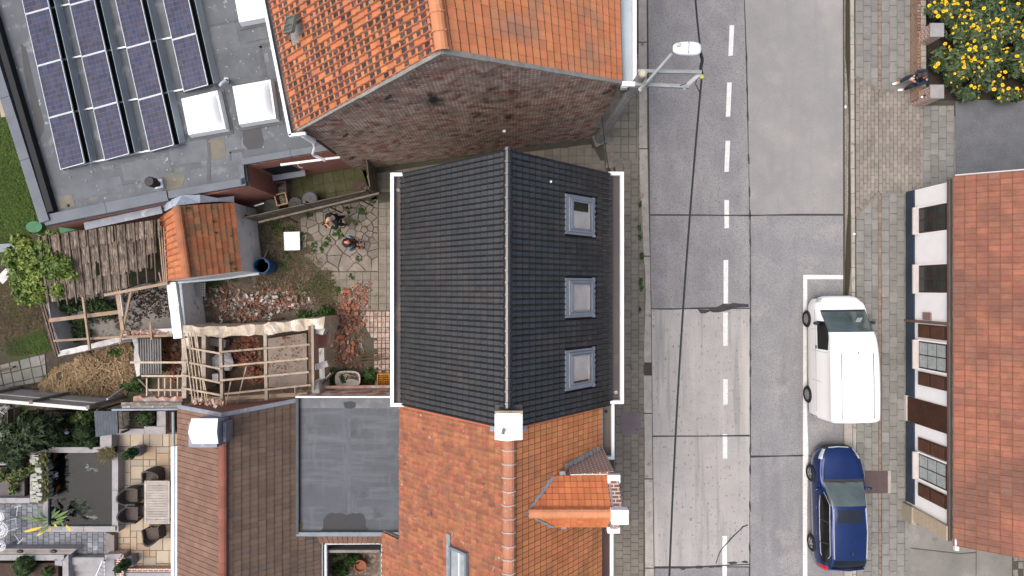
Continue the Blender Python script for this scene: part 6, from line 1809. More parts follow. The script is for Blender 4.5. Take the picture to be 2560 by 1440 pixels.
# each tile shows a rusty lower edge: second material on its roll
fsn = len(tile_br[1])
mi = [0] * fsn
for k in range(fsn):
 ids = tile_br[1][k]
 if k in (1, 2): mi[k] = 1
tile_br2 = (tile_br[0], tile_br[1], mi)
bc_x = XB(540, 4.0)
def bsk(c, u, v): return c.y > -4.95 and abs(c.x - (xr_ - .1)) < .33 and c.y < -3.9
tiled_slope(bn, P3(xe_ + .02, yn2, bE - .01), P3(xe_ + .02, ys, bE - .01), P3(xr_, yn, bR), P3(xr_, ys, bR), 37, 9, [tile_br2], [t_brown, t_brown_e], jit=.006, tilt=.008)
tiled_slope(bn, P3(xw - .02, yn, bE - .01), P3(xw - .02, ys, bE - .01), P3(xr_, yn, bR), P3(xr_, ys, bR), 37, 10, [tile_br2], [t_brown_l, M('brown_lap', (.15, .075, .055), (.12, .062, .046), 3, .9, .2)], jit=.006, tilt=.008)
tiled_slope(bn, P3(xe_ + .72, -8.32, bE - .42), P3(xe_ + .72, ys, bE - .42), P3(xe_ + .02, -8.32, bE - .01), P3(xe_ + .02, ys, bE - .01), 18, 3, [tile_br2], [t_brown, t_brown_e], jit=.006)
MB().slab([(xe_, -8.3, bE - .06), (xe_, ys, bE - .06), (xe_ + .72, ys, bE - .48), (xe_ + .72, -8.3, bE - .48)], .08).build('roof_deck', mortar, bn)
ridge_tiles(bn, P3(xr_, ys, bR - .01), P3(xr_, yn - .5, bR - .01), 18, .15, t_ridge_b, collar=.012, squash=.8)
for e, y in ((xw, yn), (xe_, yn2)):
 MB().beam((e, y + .03, bE + .03), (xr_, yn + .03, bR + .03), .14, .05).build('lead_flashing', lead, bn)
rubble('verge_mortar', [(520, 1005, 40, 6), (535, 1008, 15, 8)], 70, .05, .16, rub_p, bn, z=3.4, hh=.1)
ch = MB().box((XB(522, 4.3), -(1080 - 720) * 20.3 / F, 4.2), (.90, .80, 1.0)).build('chimney', lead, bn)
cx, cy = XB(511, 4.8), -(1078 - 720) * 19.8 / F
cp = MB().add([(cx - .42, cy + .40, 4.78), (cx + .42, cy + .40, 4.78), (cx + .43, cy - .40, 4.78), (cx - .40, cy - .40, 4.78), (cx - .44, cy, 4.95), (cx + .46, cy, 4.95)], [(0, 4, 5, 1), (4, 3, 2, 5), (0, 3, 4), (1, 5, 2), (0, 1, 2, 3)])
cp.build('chimney_cap', white_m, ch)
for k in range(6): MB().box((XB(566, 4.2), -(1058 + k * 8 - 720) * 20.4 / F, 4.1), (.10, .10, .5)).build('flashing_fold', M('grey_flashing', (.24, .26, .28), (.18, .2, .22), 6, .6, .3), ch)
gm = MB(); gm.box((xw - .10, (-5.6 + ys) / 2, 2.38), (.14, abs(ys + 5.6), .16))
gm.build('gutter', M('gutter_pale_blue', (.60, .72, .76), (.52, .64, .68), 1, .45, 0), bn)
MB().box((xw - .22, (-5.6 + ys) / 2, 2.38), (.11, abs(ys + 5.6), .24)).build('gutter_rim', white_m, bn)
MB().tube([W(433, 1030, 2.2), W(434, 1112, 2.2)], .05, 8).build('gutter_pipe', M('verdigris', (.25, .33, .32), (.2, .27, .26), 4, .5, .1), bn)
fl_ = thing('flat_roof_extension', 'flat dark grey rubber roofed extension between the brown roof and the row house', 'building', W(870, 1150, 0))
zf = 2.55
fx0, fx1, fy0, fy1 = XB(740, zf), XB(1060, zf), -(992 - 720) * (H - zf) / F, -(1336 - 720) * (H - zf) / F
MB().prism([(fx0, fy1 + .02), (fx1, fy1 + .02), (fx1, fy0 - .02), (fx0, fy0 - .02)], -.1, zf - .28).build('wall', M('old_white_red_wall', (.58, .56, .53), (.44, .17, .105), 2.4, .9, .4, 20, lo=.45, hi=.55), fl_)
rf = MB().box(((fx0 + fx1) / 2, (fy0 + fy1) / 2, zf - .20), (fx1 - fx0 - .02, fy0 - fy1 - .02, .10)).build('roof_sheet', membrane_2, fl_)
zt = zf - .15
def fp(poly, m, dz=.004, name='membrane_patch'):
 MB().prism([W(x, y, zt + dz) for x, y in poly], zt + dz - .003, zt + dz).build(name, m, rf)
fp([(803, 1328), (808, 1316), (808, 1300), (818, 1286), (828, 1282), (840, 1284), (850, 1282), (866, 1287), (880, 1283), (890, 1284), (900, 1282), (910, 1287), (914, 1300), (914, 1316), (922, 1324), (920, 1329), (862, 1328), (856, 1331), (846, 1329)], membrane_2d)
mb2 = M('rubber_band', (.115, .125, .135), (.09, .10, .11), 1.2, .6, .1, 20, stain=[((.17, .17, .165), 1.6, .54, .7)])
fp([(742, 994), (1010, 994), (1010, 1021), (742, 1020)], mb2, .006, 'roof_edge_band')
fp([(858, 1006), (876, 1003), (890, 1006), (888, 1018), (878, 1022), (862, 1020)], membrane_2d, .010)
fp([(868, 1022), (877, 1022), (877, 1290), (869, 1290)], M('seam_strip', (.082, .095, .11), (.062, .073, .086), 4, .6, .1), .003, 'membrane_seam')
MB().beam((fx0, fy0, zf - .02), (fx1, fy0, zf - .02), .05, .16).build('edge_trim', white_m, fl_)
MB().beam((fx0 + .04, fy0 - .02, zf - .06), (fx0 + .04, fy1, zf - .06), .10, .14).build('edge_upstand', M('dark_upstand', (.045, .052, .06), (.06, .066, .07), 3, .6, .2), fl_)
MB().beam((fx0, fy1, zf - .06), (fx1 - .4, fy1, zf - .06), .14, .12).build('edge_upstand', M('pale_upstand', (.18, .215, .25), (.15, .18, .21), 3, .55, .1), fl_)
MB().beam(W(800, 968, 1.2), W(985, 966, 1.2), .1, .1).build('wall_ledge', M('orange_brick_face', (.36, .14, .08), (.45, .42, .39), 3, .9, .3), fl_)
# tiled apron and gutter frame round the little light well
lw = thing('light_well', 'small gutter framed light well planted with succulents and pots', 'courtyard', W(885, 1400, 0))
tz = 2.35
tiled_slope(lw, P3(XB(800, 2.1), -(1354 - 720) * 22.5 / F, 2.12), P3(XB(965, 2.1), -(1354 - 720) * 22.5 / F, 2.12), P3(XB(790, 2.4), fy1 - .05, 2.42), P3(XB(975, 2.4), fy1 - .05, 2.42), 14, 1, [tile_br2], [t_brown_l, t_ridge_b])
for a, b in (((812, 1357), (960, 1356)), ((815, 1357), (816, 1560)), ((957, 1357), (958, 1560))):
 MB().beam(W(*a, 2.0), W(*b, 2.0), .10, .10).build('gutter_frame', zinc, lw)
 MB().beam(W(*a, 2.06), W(*b, 2.06), .03, .05).build('gutter_lip', white_m, lw)
MB().beam(W(803, 1350, 2.0), W(803, 1560, 2.0), .14, .06).build('gutter_board', render_grey, lw)  # plain grey board beside the gutter frame
for a, b in (((806, 1370), (806, 1560)), ((966, 1350), (966, 1560)), ((806, 1352), (966, 1352))):
 MB().beam(W(*a, .95), W(*b, .95), .10, 1.9).build('well_wall', M('well_wall', (.22, .21, .19), (.15, .145, .13), 2, .9, .3), lw)
MB().prism([W(x, y) for x, y in ((800, 1300), (980, 1300), (980, 1580), (800, 1580))], -.1, .05).build('well_floor', M('pebble_floor', (.13, .10, .075), (.24, .20, .165), 9, .9, .6, 14, lo=.5, hi=.6), lw)
rubble('pebbles', [(915, 1365, 32, 30), (930, 1350, 20, 40), (890, 1350, 40, 12)], 240, .05, .15, M('pebble', (.3, .2, .15), (.2, .15, .1), 8, .8, .3, 30, ramp=[(0, (.20, .15, .11)), (.3, (.30, .24, .19)), (.6, (.33, .19, .12)), (.85, (.45, .42, .38))]), lw, z=.05, hh=.1)
succ = M('succulent', (.17, .20, .075), (.10, .13, .045), 6, .6, 0, rnd=.3, hue=.03)
for k in range(16):
 x, y = random.uniform(835, 880), random.uniform(1345, 1440)
 c = W(x, y, .25)
 leaves('succulent', [(c, (.11, .11, .06))], 40, .07, succ, lw, flat=1.2)
leaves('fern', [(W(880, 1400, .3), (.35, .25, .25)), (W(893, 1366, .3), (.2, .18, .2)), (W(850, 1425, .3), (.4, .3, .2))], 1600, .07, green, lw)
MB().lathe([(.16, 0), (.22, .35), (.25, .36), (.25, .40), (.20, .40), (.19, .3), (0, .3)], W(906, 1405, .05), 20).build('flower_pot', M('terracotta', (.33, .13, .07), (.26, .10, .055), 4, .8, .2), lw)
# ------------------------------------------------------------------ pond garden, bottom left
gsoil = M('garden_bed_soil', (.030, .024, .020), (.045, .035, .027), 5, .95, .8, 22)
stone_g = M('grey_garden_stone', (.30, .295, .30), (.245, .24, .245), 2.5, .88, .2, 30, rnd=.06, stain=[((.20, .195, .185), 3, .58, .7)])
blue_pave = M('blue_grey_block', (.195, .21, .235), (.155, .165, .185), 3, .88, .3, 30, rnd=.26, stain=[((.26, .26, .255), 2, .6, .72)])
sand_s = M('sandstone', (.42, .335, .235), (.36, .285, .20), 1.6, .88, .25, 30, ramp=[(0, (.35, .295, .225)), (.22, (.37, .285, .195)), (.42, (.31, .27, .215)), (.6, (.40, .345, .265)), (.8, (.34, .25, .17)), (.9, (.28, .245, .205))], stain=[((.30, .26, .21), 3, .60, .75)])
gl = sheet('garden_ground', [(-200, 1028), (440, 1022), (440, 1700), (-200, 1700)], -.02, gsoil, thick=.2)
# sandstone patio: random ashlar
pt = sheet('patio', [(292, 1080), (470, 1080), (470, 1425), (292, 1425)], .0, M('patio_joint', (.10, .085, .06), (.07, .075, .045)), thick=.03)
U = 16.2
nx_, ny_ = 11, 21
used = set(); polys = []
for j in range(ny_):
 for i in range(nx_):
  if (i, j) in used: continue
  opts = [(2, 2), (2, 2), (2, 1), (1, 2), (1, 1), (2, 2)]
  random.shuffle(opts)
  for w_, h_ in opts + [(1, 1)]:
   cs = [(i + a, j + b) for a in range(w_) for b in range(h_)]
   if all(c not in used and c[0] < nx_ and c[1] < ny_ for c in cs):
    used.update(cs)
    x0, y0 = 294 + i * U, 1084 + j * U
    g_ = .55
    polys.append([tuple(W(x, y)[:2]) for x, y in ((x0 + g_, y0 + g_), (x0 + w_ * U - g_, y0 + g_), (x0 + w_ * U - g_, y0 + h_ * U - g_), (x0 + g_, y0 + h_ * U - g_))])
    break
pieces(pt, 'paving_slab', sand_s, polys, .02, .04)
bpv = sheet('block_paving', [(-60, 1258), (122, 1256), (124, 1330), (268, 1330), (268, 1386), (-60, 1386)], .0, M('block_joint', (.085, .085, .085), (.06, .06, .06)), thick=.03)
for q in ([(-40, 1259), (121, 1258), (121, 1329), (-40, 1329)], [(-40, 1330), (266, 1330), (266, 1384), (-40, 1384)]):
 pieces(bpv, 'paving_block', blue_pave, grid_polys(q, (0, 1260), 0, .215, .215, .010, bond=.5, jit=.003), .02, .04)
def wall_(px, h, root, m=stone_g, name='wall_stone', n=1, th=None):
 """low garden wall given by the pixel outline of its top"""
 return MB().prism([W(x, y, h) for x, y in px], 0, h).build(name, m, root)
pond = thing('garden_pond', 'square dark garden pond with pale stone edges and wind rippled water', 'pond', W(200, 1225, 0))
hz_ = .42
MB().prism([W(x, y, 0) for x, y in ((116, 1130), (284, 1130), (284, 1320), (116, 1320))], .02, .06).build('pond_floor', M('pond_floor', (.010, .012, .012), (.016, .018, .016), 2, .9, 0), pond)
wm = M('pond_water', (.42, .46, .49), (.38, .42, .45), 2, .03, .12, 5, trans=1.0, spec=.25, wave=7.0)
wm.node_tree.nodes['Principled BSDF'].inputs['IOR'].default_value = 1.2
MB().prism([W(x, y, .33) for x, y in ((119, 1130), (282, 1130), (282, 1318), (119, 1318))], .325, .33).build('water_surface', wm, pond)
for px in ([(92, 1118), (190, 1118), (190, 1132), (92, 1132)], [(190, 1118), (268, 1118), (268, 1132), (190, 1132)], [(280, 1134), (295, 1134), (295, 1225), (280, 1225)], [(280, 1226), (295, 1226), (295, 1316), (280, 1316)], [(120, 1316), (208, 1316), (208, 1330), (120, 1330)], [(209, 1316), (296, 1316), (296, 1330), (209, 1330)], [(107, 1256), (120, 1250), (120, 1330), (107, 1330)]):
 wall_(px, hz_, pond, name='coping_stone')
wf = MB()
for k in range(22):
 x, y = random.uniform(95, 117), 1136 + k * 5.2
 wf.box(W(x, y, .5 + random.uniform(0, .2)), (.22, .12, .6), rz=random.uniform(-.3, .3))
wf.build('waterfall_rock', M('pale_rock', (.36, .37, .33), (.25, .27, .22), 5, .9, .5, 14, rnd=.15), pond)
blades('waterside_grass', [(98, 1140), (119, 1136), (119, 1250), (100, 1245)], 700, .26, M('yellow_grass', (.17, .18, .065), (.12, .13, .05), 2, .8, 0, rnd=.4), z=.7, )
for px, py, a, ln, m, lb in ((145, 1220, 1.2, .34, M('koi_orange', (.75, .30, .05), (.6, .22, .04), 8, .4, 0), 'orange koi near the left edge of the pond'), (240, 1175, -.5, .26, M('koi_pale', (.8, .7, .4), (.6, .54, .3), 8, .4, 0), 'small yellowish koi by the bubbling ring in the pond'),
      (234, 1293, -.12, .40, M('koi_white', (.9, .85, .62), (.85, .75, .42), 8, .4, 0), 'pale yellow koi near the bottom edge of the pond'), (138, 1140, 1.3, .28, M('koi_orange', (.40, .16, .03)), 'dim orange koi in the upper left corner of the pond')):
 t = thing('koi_fish', lb, 'fish', W(px, py, .27), a, group='koi in the pond')
 fr2 = MW[t.name]
 MB().tube([(-ln / 2, 0, 0), (-ln * .35, 0, 0), (0, .01, 0), (ln * .3, 0, 0), (ln * .42, 0, 0)], [.012, .035, .055, .045, .01], 8).build('fish_body', m, t, frame=fr2, smooth=True)
 MB().add([(-ln * .45, 0, 0), (-ln * .72, .06, .0), (-ln * .66, 0, .01), (-ln * .72, -.06, 0)], [(0, 1, 2, 3)]).build('tail_fin', m, t, frame=fr2)
 MB().add([(ln * .2, .03, 0), (ln * .05, .11, 0), (0, .04, 0)], [(0, 1, 2)]).add([(ln * .2, -.03, 0), (ln * .05, -.11, 0), (0, -.04, 0)], [(0, 1, 2)]).build('side_fin', m, t, frame=fr2)
for px, py, r, lb in ((140, 1188, .16, 'small white bubbling fountain jet near the left pond edge'), (222, 1168, .14, 'faint bubbling ring on the pond beside a yellowish koi')):
 f = MB()
 for k in range(46):
  a, q = random.uniform(0, 6.283), r * random.random() ** .8
  f.ball(W(px, py, .335) + Vector((q * math.cos(a), q * math.sin(a), .05 * (1 - q / r) * random.random())), random.uniform(.008, .024), 4, sz=.6)
 f.build('water_bubbles', M('foam', (.62, .68, .70), (.42, .48, .50), 12, .3, 0, spec=.5) if r > .15 else M('foam_dim', (.22, .27, .27), (.14, .18, .18), 12, .3, 0), label=lb, cat='fountain')
# walls, planters and steps
lb_ = thing('garden_bed', 'raised stone edged bed with dark soil left of the pond', 'garden bed', W(40, 1200, 0))
for px in ([(75, 1131), (92, 1131), (92, 1256), (75, 1256)], [(-40, 1245), (74, 1245), (74, 1258), (-40, 1258)], [(-40, 1156), (26, 1156), (26, 1163), (-40, 1163)]): wall_(px, .45, lb_, name='coping_stone')
MB().prism([W(x, y) for x, y in ((-40, 1163), (75, 1163), (75, 1246), (-40, 1246))], .1, .28).build('bed_soil', M('wet_soil', (.062, .055, .055), (.05, .045, .045), 3, .5, .3, 14), lb_)
ub = thing('stone_planter', 'pale grey L shaped stone planter with a leafy shrub at the top of the patio', 'planter', W(350, 1060, 0))
for px in ([(300, 1072), (360, 1072), (360, 1086), (278, 1086)], [(360, 1066), (414, 1066), (414, 1086), (361, 1086)], [(392, 1028), (414, 1028), (414, 1065), (392, 1065)], [(250, 1086), (279, 1086), (279, 1120), (250, 1120)]): wall_(px, .48, ub, name='coping_stone')
MB().prism([W(x, y) for x, y in ((338, 1026), (392, 1026), (392, 1067), (338, 1067))], .1, .40).build('planter_soil', gsoil, ub)
leaves('planter_shrub', [(W(366, 1046, .55), (.38, .30, .28))], 3000, .06, M('ivy_dark', (.040, .075, .022)), ub)
MB().prism([W(x, y, .3) for x, y in ((415, 1028), (432, 1028), (432, 1072), (415, 1076))], 0, .3).build('bark_log', M('bark', (.075, .048, .038), (.05, .034, .027), 8, .95, .8, 12), label='dark bark faced block beside the grey planter', cat='log')
sr = thing('slate_shelter', 'little garden shelter with a dark blue grey slate roof under the panel fence', 'shelter', W(265, 1060, 0))
slate = M('slate', (.075, .088, .105), (.058, .068, .082), 3, .7, .2, 20, rnd=.12)
s0, s1, s2, s3 = W(240, 1092, 1.0), W(296, 1084, 1.0), W(294, 1028, 1.35), W(236, 1028, 1.35)
MB().slab([s0, s1, s2, s3], .05).build('roof_deck', rubber, sr)
for i in range(8):
 for j in range(5):
  f_ = lambda u, v: s0.lerp(s1, u).lerp(s3.lerp(s2, u), v) + Vector((0, 0, .012 + .02 * (1 - (v * 5 - j))))
  MB().slab([f_(i / 8 + .003, j / 5), f_((i + 1) / 8 - .003, j / 5), f_((i + 1) / 8 - .003, (j + 1.05) / 5), f_(i / 8 + .003, (j + 1.05) / 5)], .01).build('slate', slate, sr)
for p in (s0, s1, s2, s3): MB().box((p.x * .995, p.y * .995, p.z / 2), (.07, .07, p.z - .06)).build('post', old_wood, sr)
tr_ = thing('trellis', 'brown garden trellis and sticks between the slate shelter and the planter', 'trellis', W(312, 1045, 0))
for a, b in (((298, 1034), (322, 1030)), ((298, 1046), (324, 1042)), ((298, 1060), (326, 1048)), ((318, 1028), (319, 1062)), ((306, 1028), (308, 1064))):
 MB().beam(W(*a, .5), W(*b, .55), .03, .03).build('trellis_bar', M('pale_bar', (.30, .28, .24)), tr_)
MB().prism([W(x, y) for x, y in ((297, 1028), (338, 1028), (338, 1070), (300, 1072))], 0, .1).build('trellis_base', M('brown_wood_b', (.12, .09, .07), (.20, .17, .14), 6), tr_)
st = thing('garden_steps', 'three pale grey garden steps going down beside the brick planter', 'steps', W(225, 1415, 0))
for k in range(4):
 MB().prism([W(x, y) for x, y in ((178 - k * 5, 1386 + k * 19), (272 - k * 1, 1386 + k * 19), (272, 1404 + k * 19), (175 - k * 5, 1404 + k * 19))], -.1, .28 - k * .09).build('step', stone_g, st, bevel=.01)
for k in range(3):
 MB().prism([W(x, y) for x, y in ((267 + k * 10, 1331), (276 + k * 10, 1331), (276 + k * 10, 1386), (267 + k * 10, 1384))], 0, .06 + .1 * k).build('step_plank', M('grey_brown_plank', (.20, .18, .165), (.155, .14, .128), 3, .9, .3, 24), st)
lw2 = thing('garden_wall', 'low pale wall with a plank seat and a planted bed at the bottom left', 'wall', W(90, 1395, 0))
MB().prism([W(x, y, .4) for x, y in ((-40, 1371), (194, 1371), (176, 1386), (-40, 1386))], 0, .4).build('seat_base', stone_g, lw2)
for k in range(4): MB().prism([W(x, y, .42) for x, y in ((-40, 1371.5 + k * 3.6), (192 - k * 4, 1371.5 + k * 3.6), (189 - k * 4, 1374.5 + k * 3.6), (-40, 1374.5 + k * 3.6))], .40, .43).build('seat_plank', M('grey_plank', (.27, .25, .225), (.215, .20, .18), 3, .9, .3, 24, rnd=.1), lw2)
for px in ([(-40, 1387), (160, 1387), (160, 1401), (-40, 1401)], [(156, 1401), (171, 1386), (172, 1560), (158, 1560)], [(137, 1398), (155, 1402), (155, 1415), (137, 1413)]): wall_(px, .46, lw2, name='coping_stone')
MB().prism([W(x, y) for x, y in ((-40, 1401), (157, 1401), (157, 1560), (-40, 1560))], 0, .25).build('bed_soil', M('brown_bed', (.070, .045, .035), (.05, .033, .026), 4, .95, .6), lw2)
for px, lb in ((50, 'left black dome lamp on the plank seat wall'), (134, 'right black dome lamp on the plank seat wall')):
 MB().ball(W(px, 1378, .44), .12, 8, sx=1.1, sy=.6, sz=.5).build('dome_lamp', M('black_lamp', (.02, .021, .024), (.03, .03, .033), 3, .4, 0), label=lb, cat='lamp', smooth=True)
bp = thing('brick_planter', 'brick faced planter with pale coping beside the garden steps', 'planter', W(285, 1410, 0))
MB().prism([W(x, y, .5) for x, y in ((264, 1386), (306, 1386), (306, 1560), (264, 1560))], 0, .44).build('planter_wall', brick_dorm, bp)
for q in ([(262, 1402), (286, 1398), (286, 1560), (262, 1560)], [(262, 1387), (306, 1384), (296, 1398), (262, 1401)]): MB().prism([W(x, y, .5) for x, y in q], .44, .5).build('coping_stone', stone_g, bp)
MB().prism([W(x, y, .25) for x, y in ((287, 1421), (430, 1421), (430, 1440), (287, 1440))], 0, .25).build('front_wall', brick_dorm, bp)
MB().prism([W(x, y, .32) for x, y in ((287, 1432), (430, 1432), (430, 1560), (287, 1560))], .25, .32).build('coping_stone', stone_g, bp)
hr = thing('handrail', 'white metal handrail standing on the garden steps', 'handrail', W(250, 1425, 0))
hp = MB()
hp.tube([W(256, 1402, .9), W(240, 1440, .9), W(236, 1470, .8)], .022, 6); hp.tube([W(261, 1403, .5), W(262, 1445, .5)], .022, 6)
for k in range(4): hp.tube([W(254 - k * 4, 1407 + k * 10, .9), W(261, 1412 + k * 10, .5)], .014, 5)
hp.build('rail', white_m, hr)
MB().tube([W(256, 1402, .9), W(261, 1403, .5), W(262, 1404, 0)], .022, 6).build('post', white_m, hr)
# garden plants
dark_leaf = M('dark_conifer', (.030, .052, .018), (.018, .034, .012), 2, .6, 0, rnd=.6, hue=.03)
box_leaf = M('boxwood', (.030, .070, .018), (.020, .050, .012), 2, .6, 0, rnd=.45, hue=.02)
mid_leaf = M('mid_leaf', (.070, .105, .025), (.045, .075, .018), 2, .6, 0, rnd=.5, hue=.035)
t = thing('conifer_tree', 'dense dark green garden tree behind the pond under the panel fence', 'tree', W(90, 1080, 0))
MB().tube([W(92, 1076, 0), W(88, 1078, .8), W(84, 1080, 1.6)], [.09, .07, .03], 8).build('trunk', M('bark', (.075, .048, .038)), t)
leaves('crown', [(W(85, 1080, 1.4), (.75, .75, .65)), (W(60, 1090, 1.1), (.55, .55, .6)), (W(118, 1070, 1.2), (.55, .55, .6)), (W(92, 1050, 1.1), (.6, .4, .5)), (W(105, 1100, 1.0), (.55, .4, .5)), (W(55, 1120, .8), (.4, .35, .5))], 9000, .095, dark_leaf, t, aspect=3.2, shell=.35)
def topiary(px, py, z, r, label, m=box_leaf, n=2600, sz=1.0, cat='shrub', name='clipped_shrub', leaf=.035):
 t = thing(name, label, cat, W(px, py, 0))
 MB().ball(W(px, py, z), r * .86, 9, sz=sz).build('foliage_core', M('box_core', (.016, .032, .010), (.010, .02, .006), 6, .9, .5, 20), t, smooth=True)
 leaves('foliage', [(W(px, py, z), (r, r, r * sz))], n, leaf, m, t, shell=.85)
 MB().tube([W(px, py, 0), W(px, py, z)], .03, 6).build('stem', M('bark', (.075, .048, .038)), t)
topiary(210, 1077, .45, .42, 'larger clipped green ball shrub beside the slate shelter')
topiary(229, 1105, .32, .27, 'smaller clipped green ball shrub at the upper right pond corner', n=1500)
topiary(43, 1148, .55, .40, 'dark clipped ball shrub left of the pond', m=dark_leaf)
topiary(62, 1414, .55, .42, 'round bright green clipped bush in the bottom left bed', m=M('bright_box', (.050, .095, .022), (.035, .07, .015), 2, .6, 0, rnd=.45, hue=.02))
topiary(119, 1430, .35, .22, 'small loose yellowish plant beside the round bush in the bottom bed', m=mid_leaf, n=700, leaf=.05)
topiary(12, 1128, .6, .45, 'very dark bush cut by the left edge above the ball shrub', m=dark_leaf)
t = thing('clipped_shrub', 'light green feathery bush under the panel fence beside the slate shelter', 'shrub', W(212, 1042, 0))
leaves('foliage', [(W(212, 1042, .5), (.45, .26, .4)), (W(192, 1048, .4), (.3, .2, .3))], 2600, .06, mid_leaf, t)
MB().tube([W(212, 1042, 0), W(212, 1042, .5)], .03, 6).build('stem', M('bark', (.075, .048, .038)), t)
t = thing('low_hedge', 'low clipped hedge strip along the upper pond edge', 'hedge', W(180, 1109, 0))
MB().prism([W(x, y) for x, y in ((142, 1104), (212, 1104), (212, 1114), (142, 1114))], 0, .26).build('hedge_core', M('box_core', (.016, .032, .010)), t)
leaves('foliage', [(W(150 + k * 9, 1109, .2), (.12, .10, .14)) for k in range(7)], 2200, .035, box_leaf, t)
leaves('bed_plant', [(W(165, 1052, .15), (.5, .3, .2)), (W(150, 1088, .12), (.6, .3, .2)), (W(30, 1060, .2), (.5, .5, .4))], 3000, .05, dark_leaf, kind='stuff')
t = thing('bed_shrub', 'mottled green and yellow plants sprawling over the raised bed left of the pond', 'plants', W(50, 1190, 0))
leaves('foliage', [(W(60, 1180, .55), (.35, .25, .25)), (W(35, 1195, .45), (.35, .3, .2)), (W(33, 1225, .4), (.18, .2, .15)), (W(80, 1172, .5), (.15, .25, .2)), (W(8, 1185, .45), (.2, .3, .2))], 1500, .07, M('mottled_leaf', (.10, .125, .035), (.055, .08, .025), 4, .6, 0, rnd=.5, hue=.05), t)
MB().tube([W(50, 1200, .2), W(50, 1195, .5)], .02, 5).build('stem', M('bark', (.075, .048, .038)), t)
gn = thing('garden_ornament', 'small white and pink ornament among the dark plants behind the pond', 'ornament', W(166, 1077, 0))
MB().ball(W(167, 1081, .25), .07, 7, sx=1.2).build('ornament_body', white_p, gn); MB().ball(W(166, 1073, .42), .06, 7).build('ornament_hat', M('pink', (.55, .10, .17), (.45, .08, .13)), gn)
so = thing('stone_ornament', 'mottled stone figure on the wall corner left of the pond', 'ornament', W(84, 1203, .45))
MB().ball(W(84, 1205, .52), .15, 7, sx=.8, sy=1.2, sz=.6, jit=.12).build('figure_body', M('mottled_stone', (.42, .40, .33), (.27, .26, .22), 12, .9, .5, 20), so)
MB().ball(W(86, 1194, .60), .08, 6, jit=.1).build('figure_head', M('mottled_stone', (.42, .40, .33)), so)
sk = MB()
for k in range(9): sk.ball(W(281 + (k % 3) * 3, 1317 + (k // 3) * 4, .46), .045, 5, jit=.2)
sk.build('shell_heap', M('shell', (.42, .41, .34), (.32, .31, .26), 10, .8, .3), label='small heap of pale shells on the lower right pond corner', cat='shells')
blades('pond_sedge', [(252, 1126), (285, 1122), (290, 1140), (255, 1148)], 500, .22, M('sedge', (.16, .14, .07), (.11, .10, .05), 2, .8, 0, rnd=.4), z=.42)
bl = thing('big_leaf_plant', 'large yellow and green pointed leaves reaching over the lower left pond corner', 'plant', W(118, 1318, .1))
def bigleaf(a, b, w_, m):
 A, B = Vector(a), Vector(b)
 d = B - A; s_ = Vector((-d.y, d.x, 0)).normalized() * w_
 vs, fs = [], []
 for i in range(6):
  t = i / 5
  k = math.sin(math.pi * min(1, t * .94 + .03)) ** .8
  p = A + d * t + Vector((0, 0, .10 * math.sin(math.pi * t) * d.length))
  vs += [p - s_ * k, p + Vector((0, 0, -.02 * k)), p + s_ * k]
 for i in range(5):
  b0 = 3 * i
  fs += [(b0, b0 + 1, b0 + 4, b0 + 3), (b0 + 1, b0 + 2, b0 + 5, b0 + 4)]
 MB().add(vs, fs).build('leaf', m, bl, smooth=True)
lf_g = M('leaf_fresh', (.085, .155, .030), (.055, .105, .022), 5, .5, 0, spec=.4)
lf_d = M('leaf_deep', (.030, .065, .018), (.022, .05, .014), 5, .45, 0, spec=.4)
lf_y = M('leaf_yellow', (.56, .40, .035), (.48, .34, .03), 5, .5, 0, spec=.4)
for k, (x0, y0, x1, y1, m) in enumerate(((110, 1316, 58, 1330, lf_y), (100, 1322, 75, 1322, lf_y), (125, 1318, 125, 1328, lf_y), (165, 1312, 177, 1326, lf_y), (135, 1308, 142, 1316, lf_y), (118, 1300, 64, 1298, lf_g), (116, 1296, 48, 1293, lf_g), (112, 1290, 92, 1272, lf_g), (120, 1300, 84, 1308, lf_d), (128, 1296, 150, 1276, lf_g),
  (135, 1296, 172, 1276, lf_g), (140, 1300, 168, 1290, lf_g), (148, 1298, 160, 1314, lf_g), (120, 1305, 104, 1318, lf_g), (128, 1310, 160, 1300, lf_g), (126, 1312, 96, 1334, lf_g), (122, 1318, 92, 1340, lf_y), (130, 1290, 140, 1270, lf_d), (118, 1296, 100, 1282, lf_d), (140, 1304, 150, 1310, lf_g), (112, 1304, 80, 1290, lf_d))):
 bigleaf(W(x0, y0, .75), W(x1, y1, .85), .055, m)
for x, y in ((112, 1300), (130, 1302), (124, 1312)):
 MB().tube([W(122, 1315, 0), W(x, y, .5), W(x, y, .76)], .015, 5).build('stem', lf_g, bl)
leaves('water_plant', [(W(195, 1262, .335), (.42, .30, .01)), (W(205, 1275, .335), (.35, .3, .01)), (W(155, 1250, .335), (.12, .12, .01))], 190, .10, M('pond_leaf', (.012, .020, .010), (.02, .03, .014), 4, .4, 0, rnd=.3), pond, kind='stuff', flat=3.0)
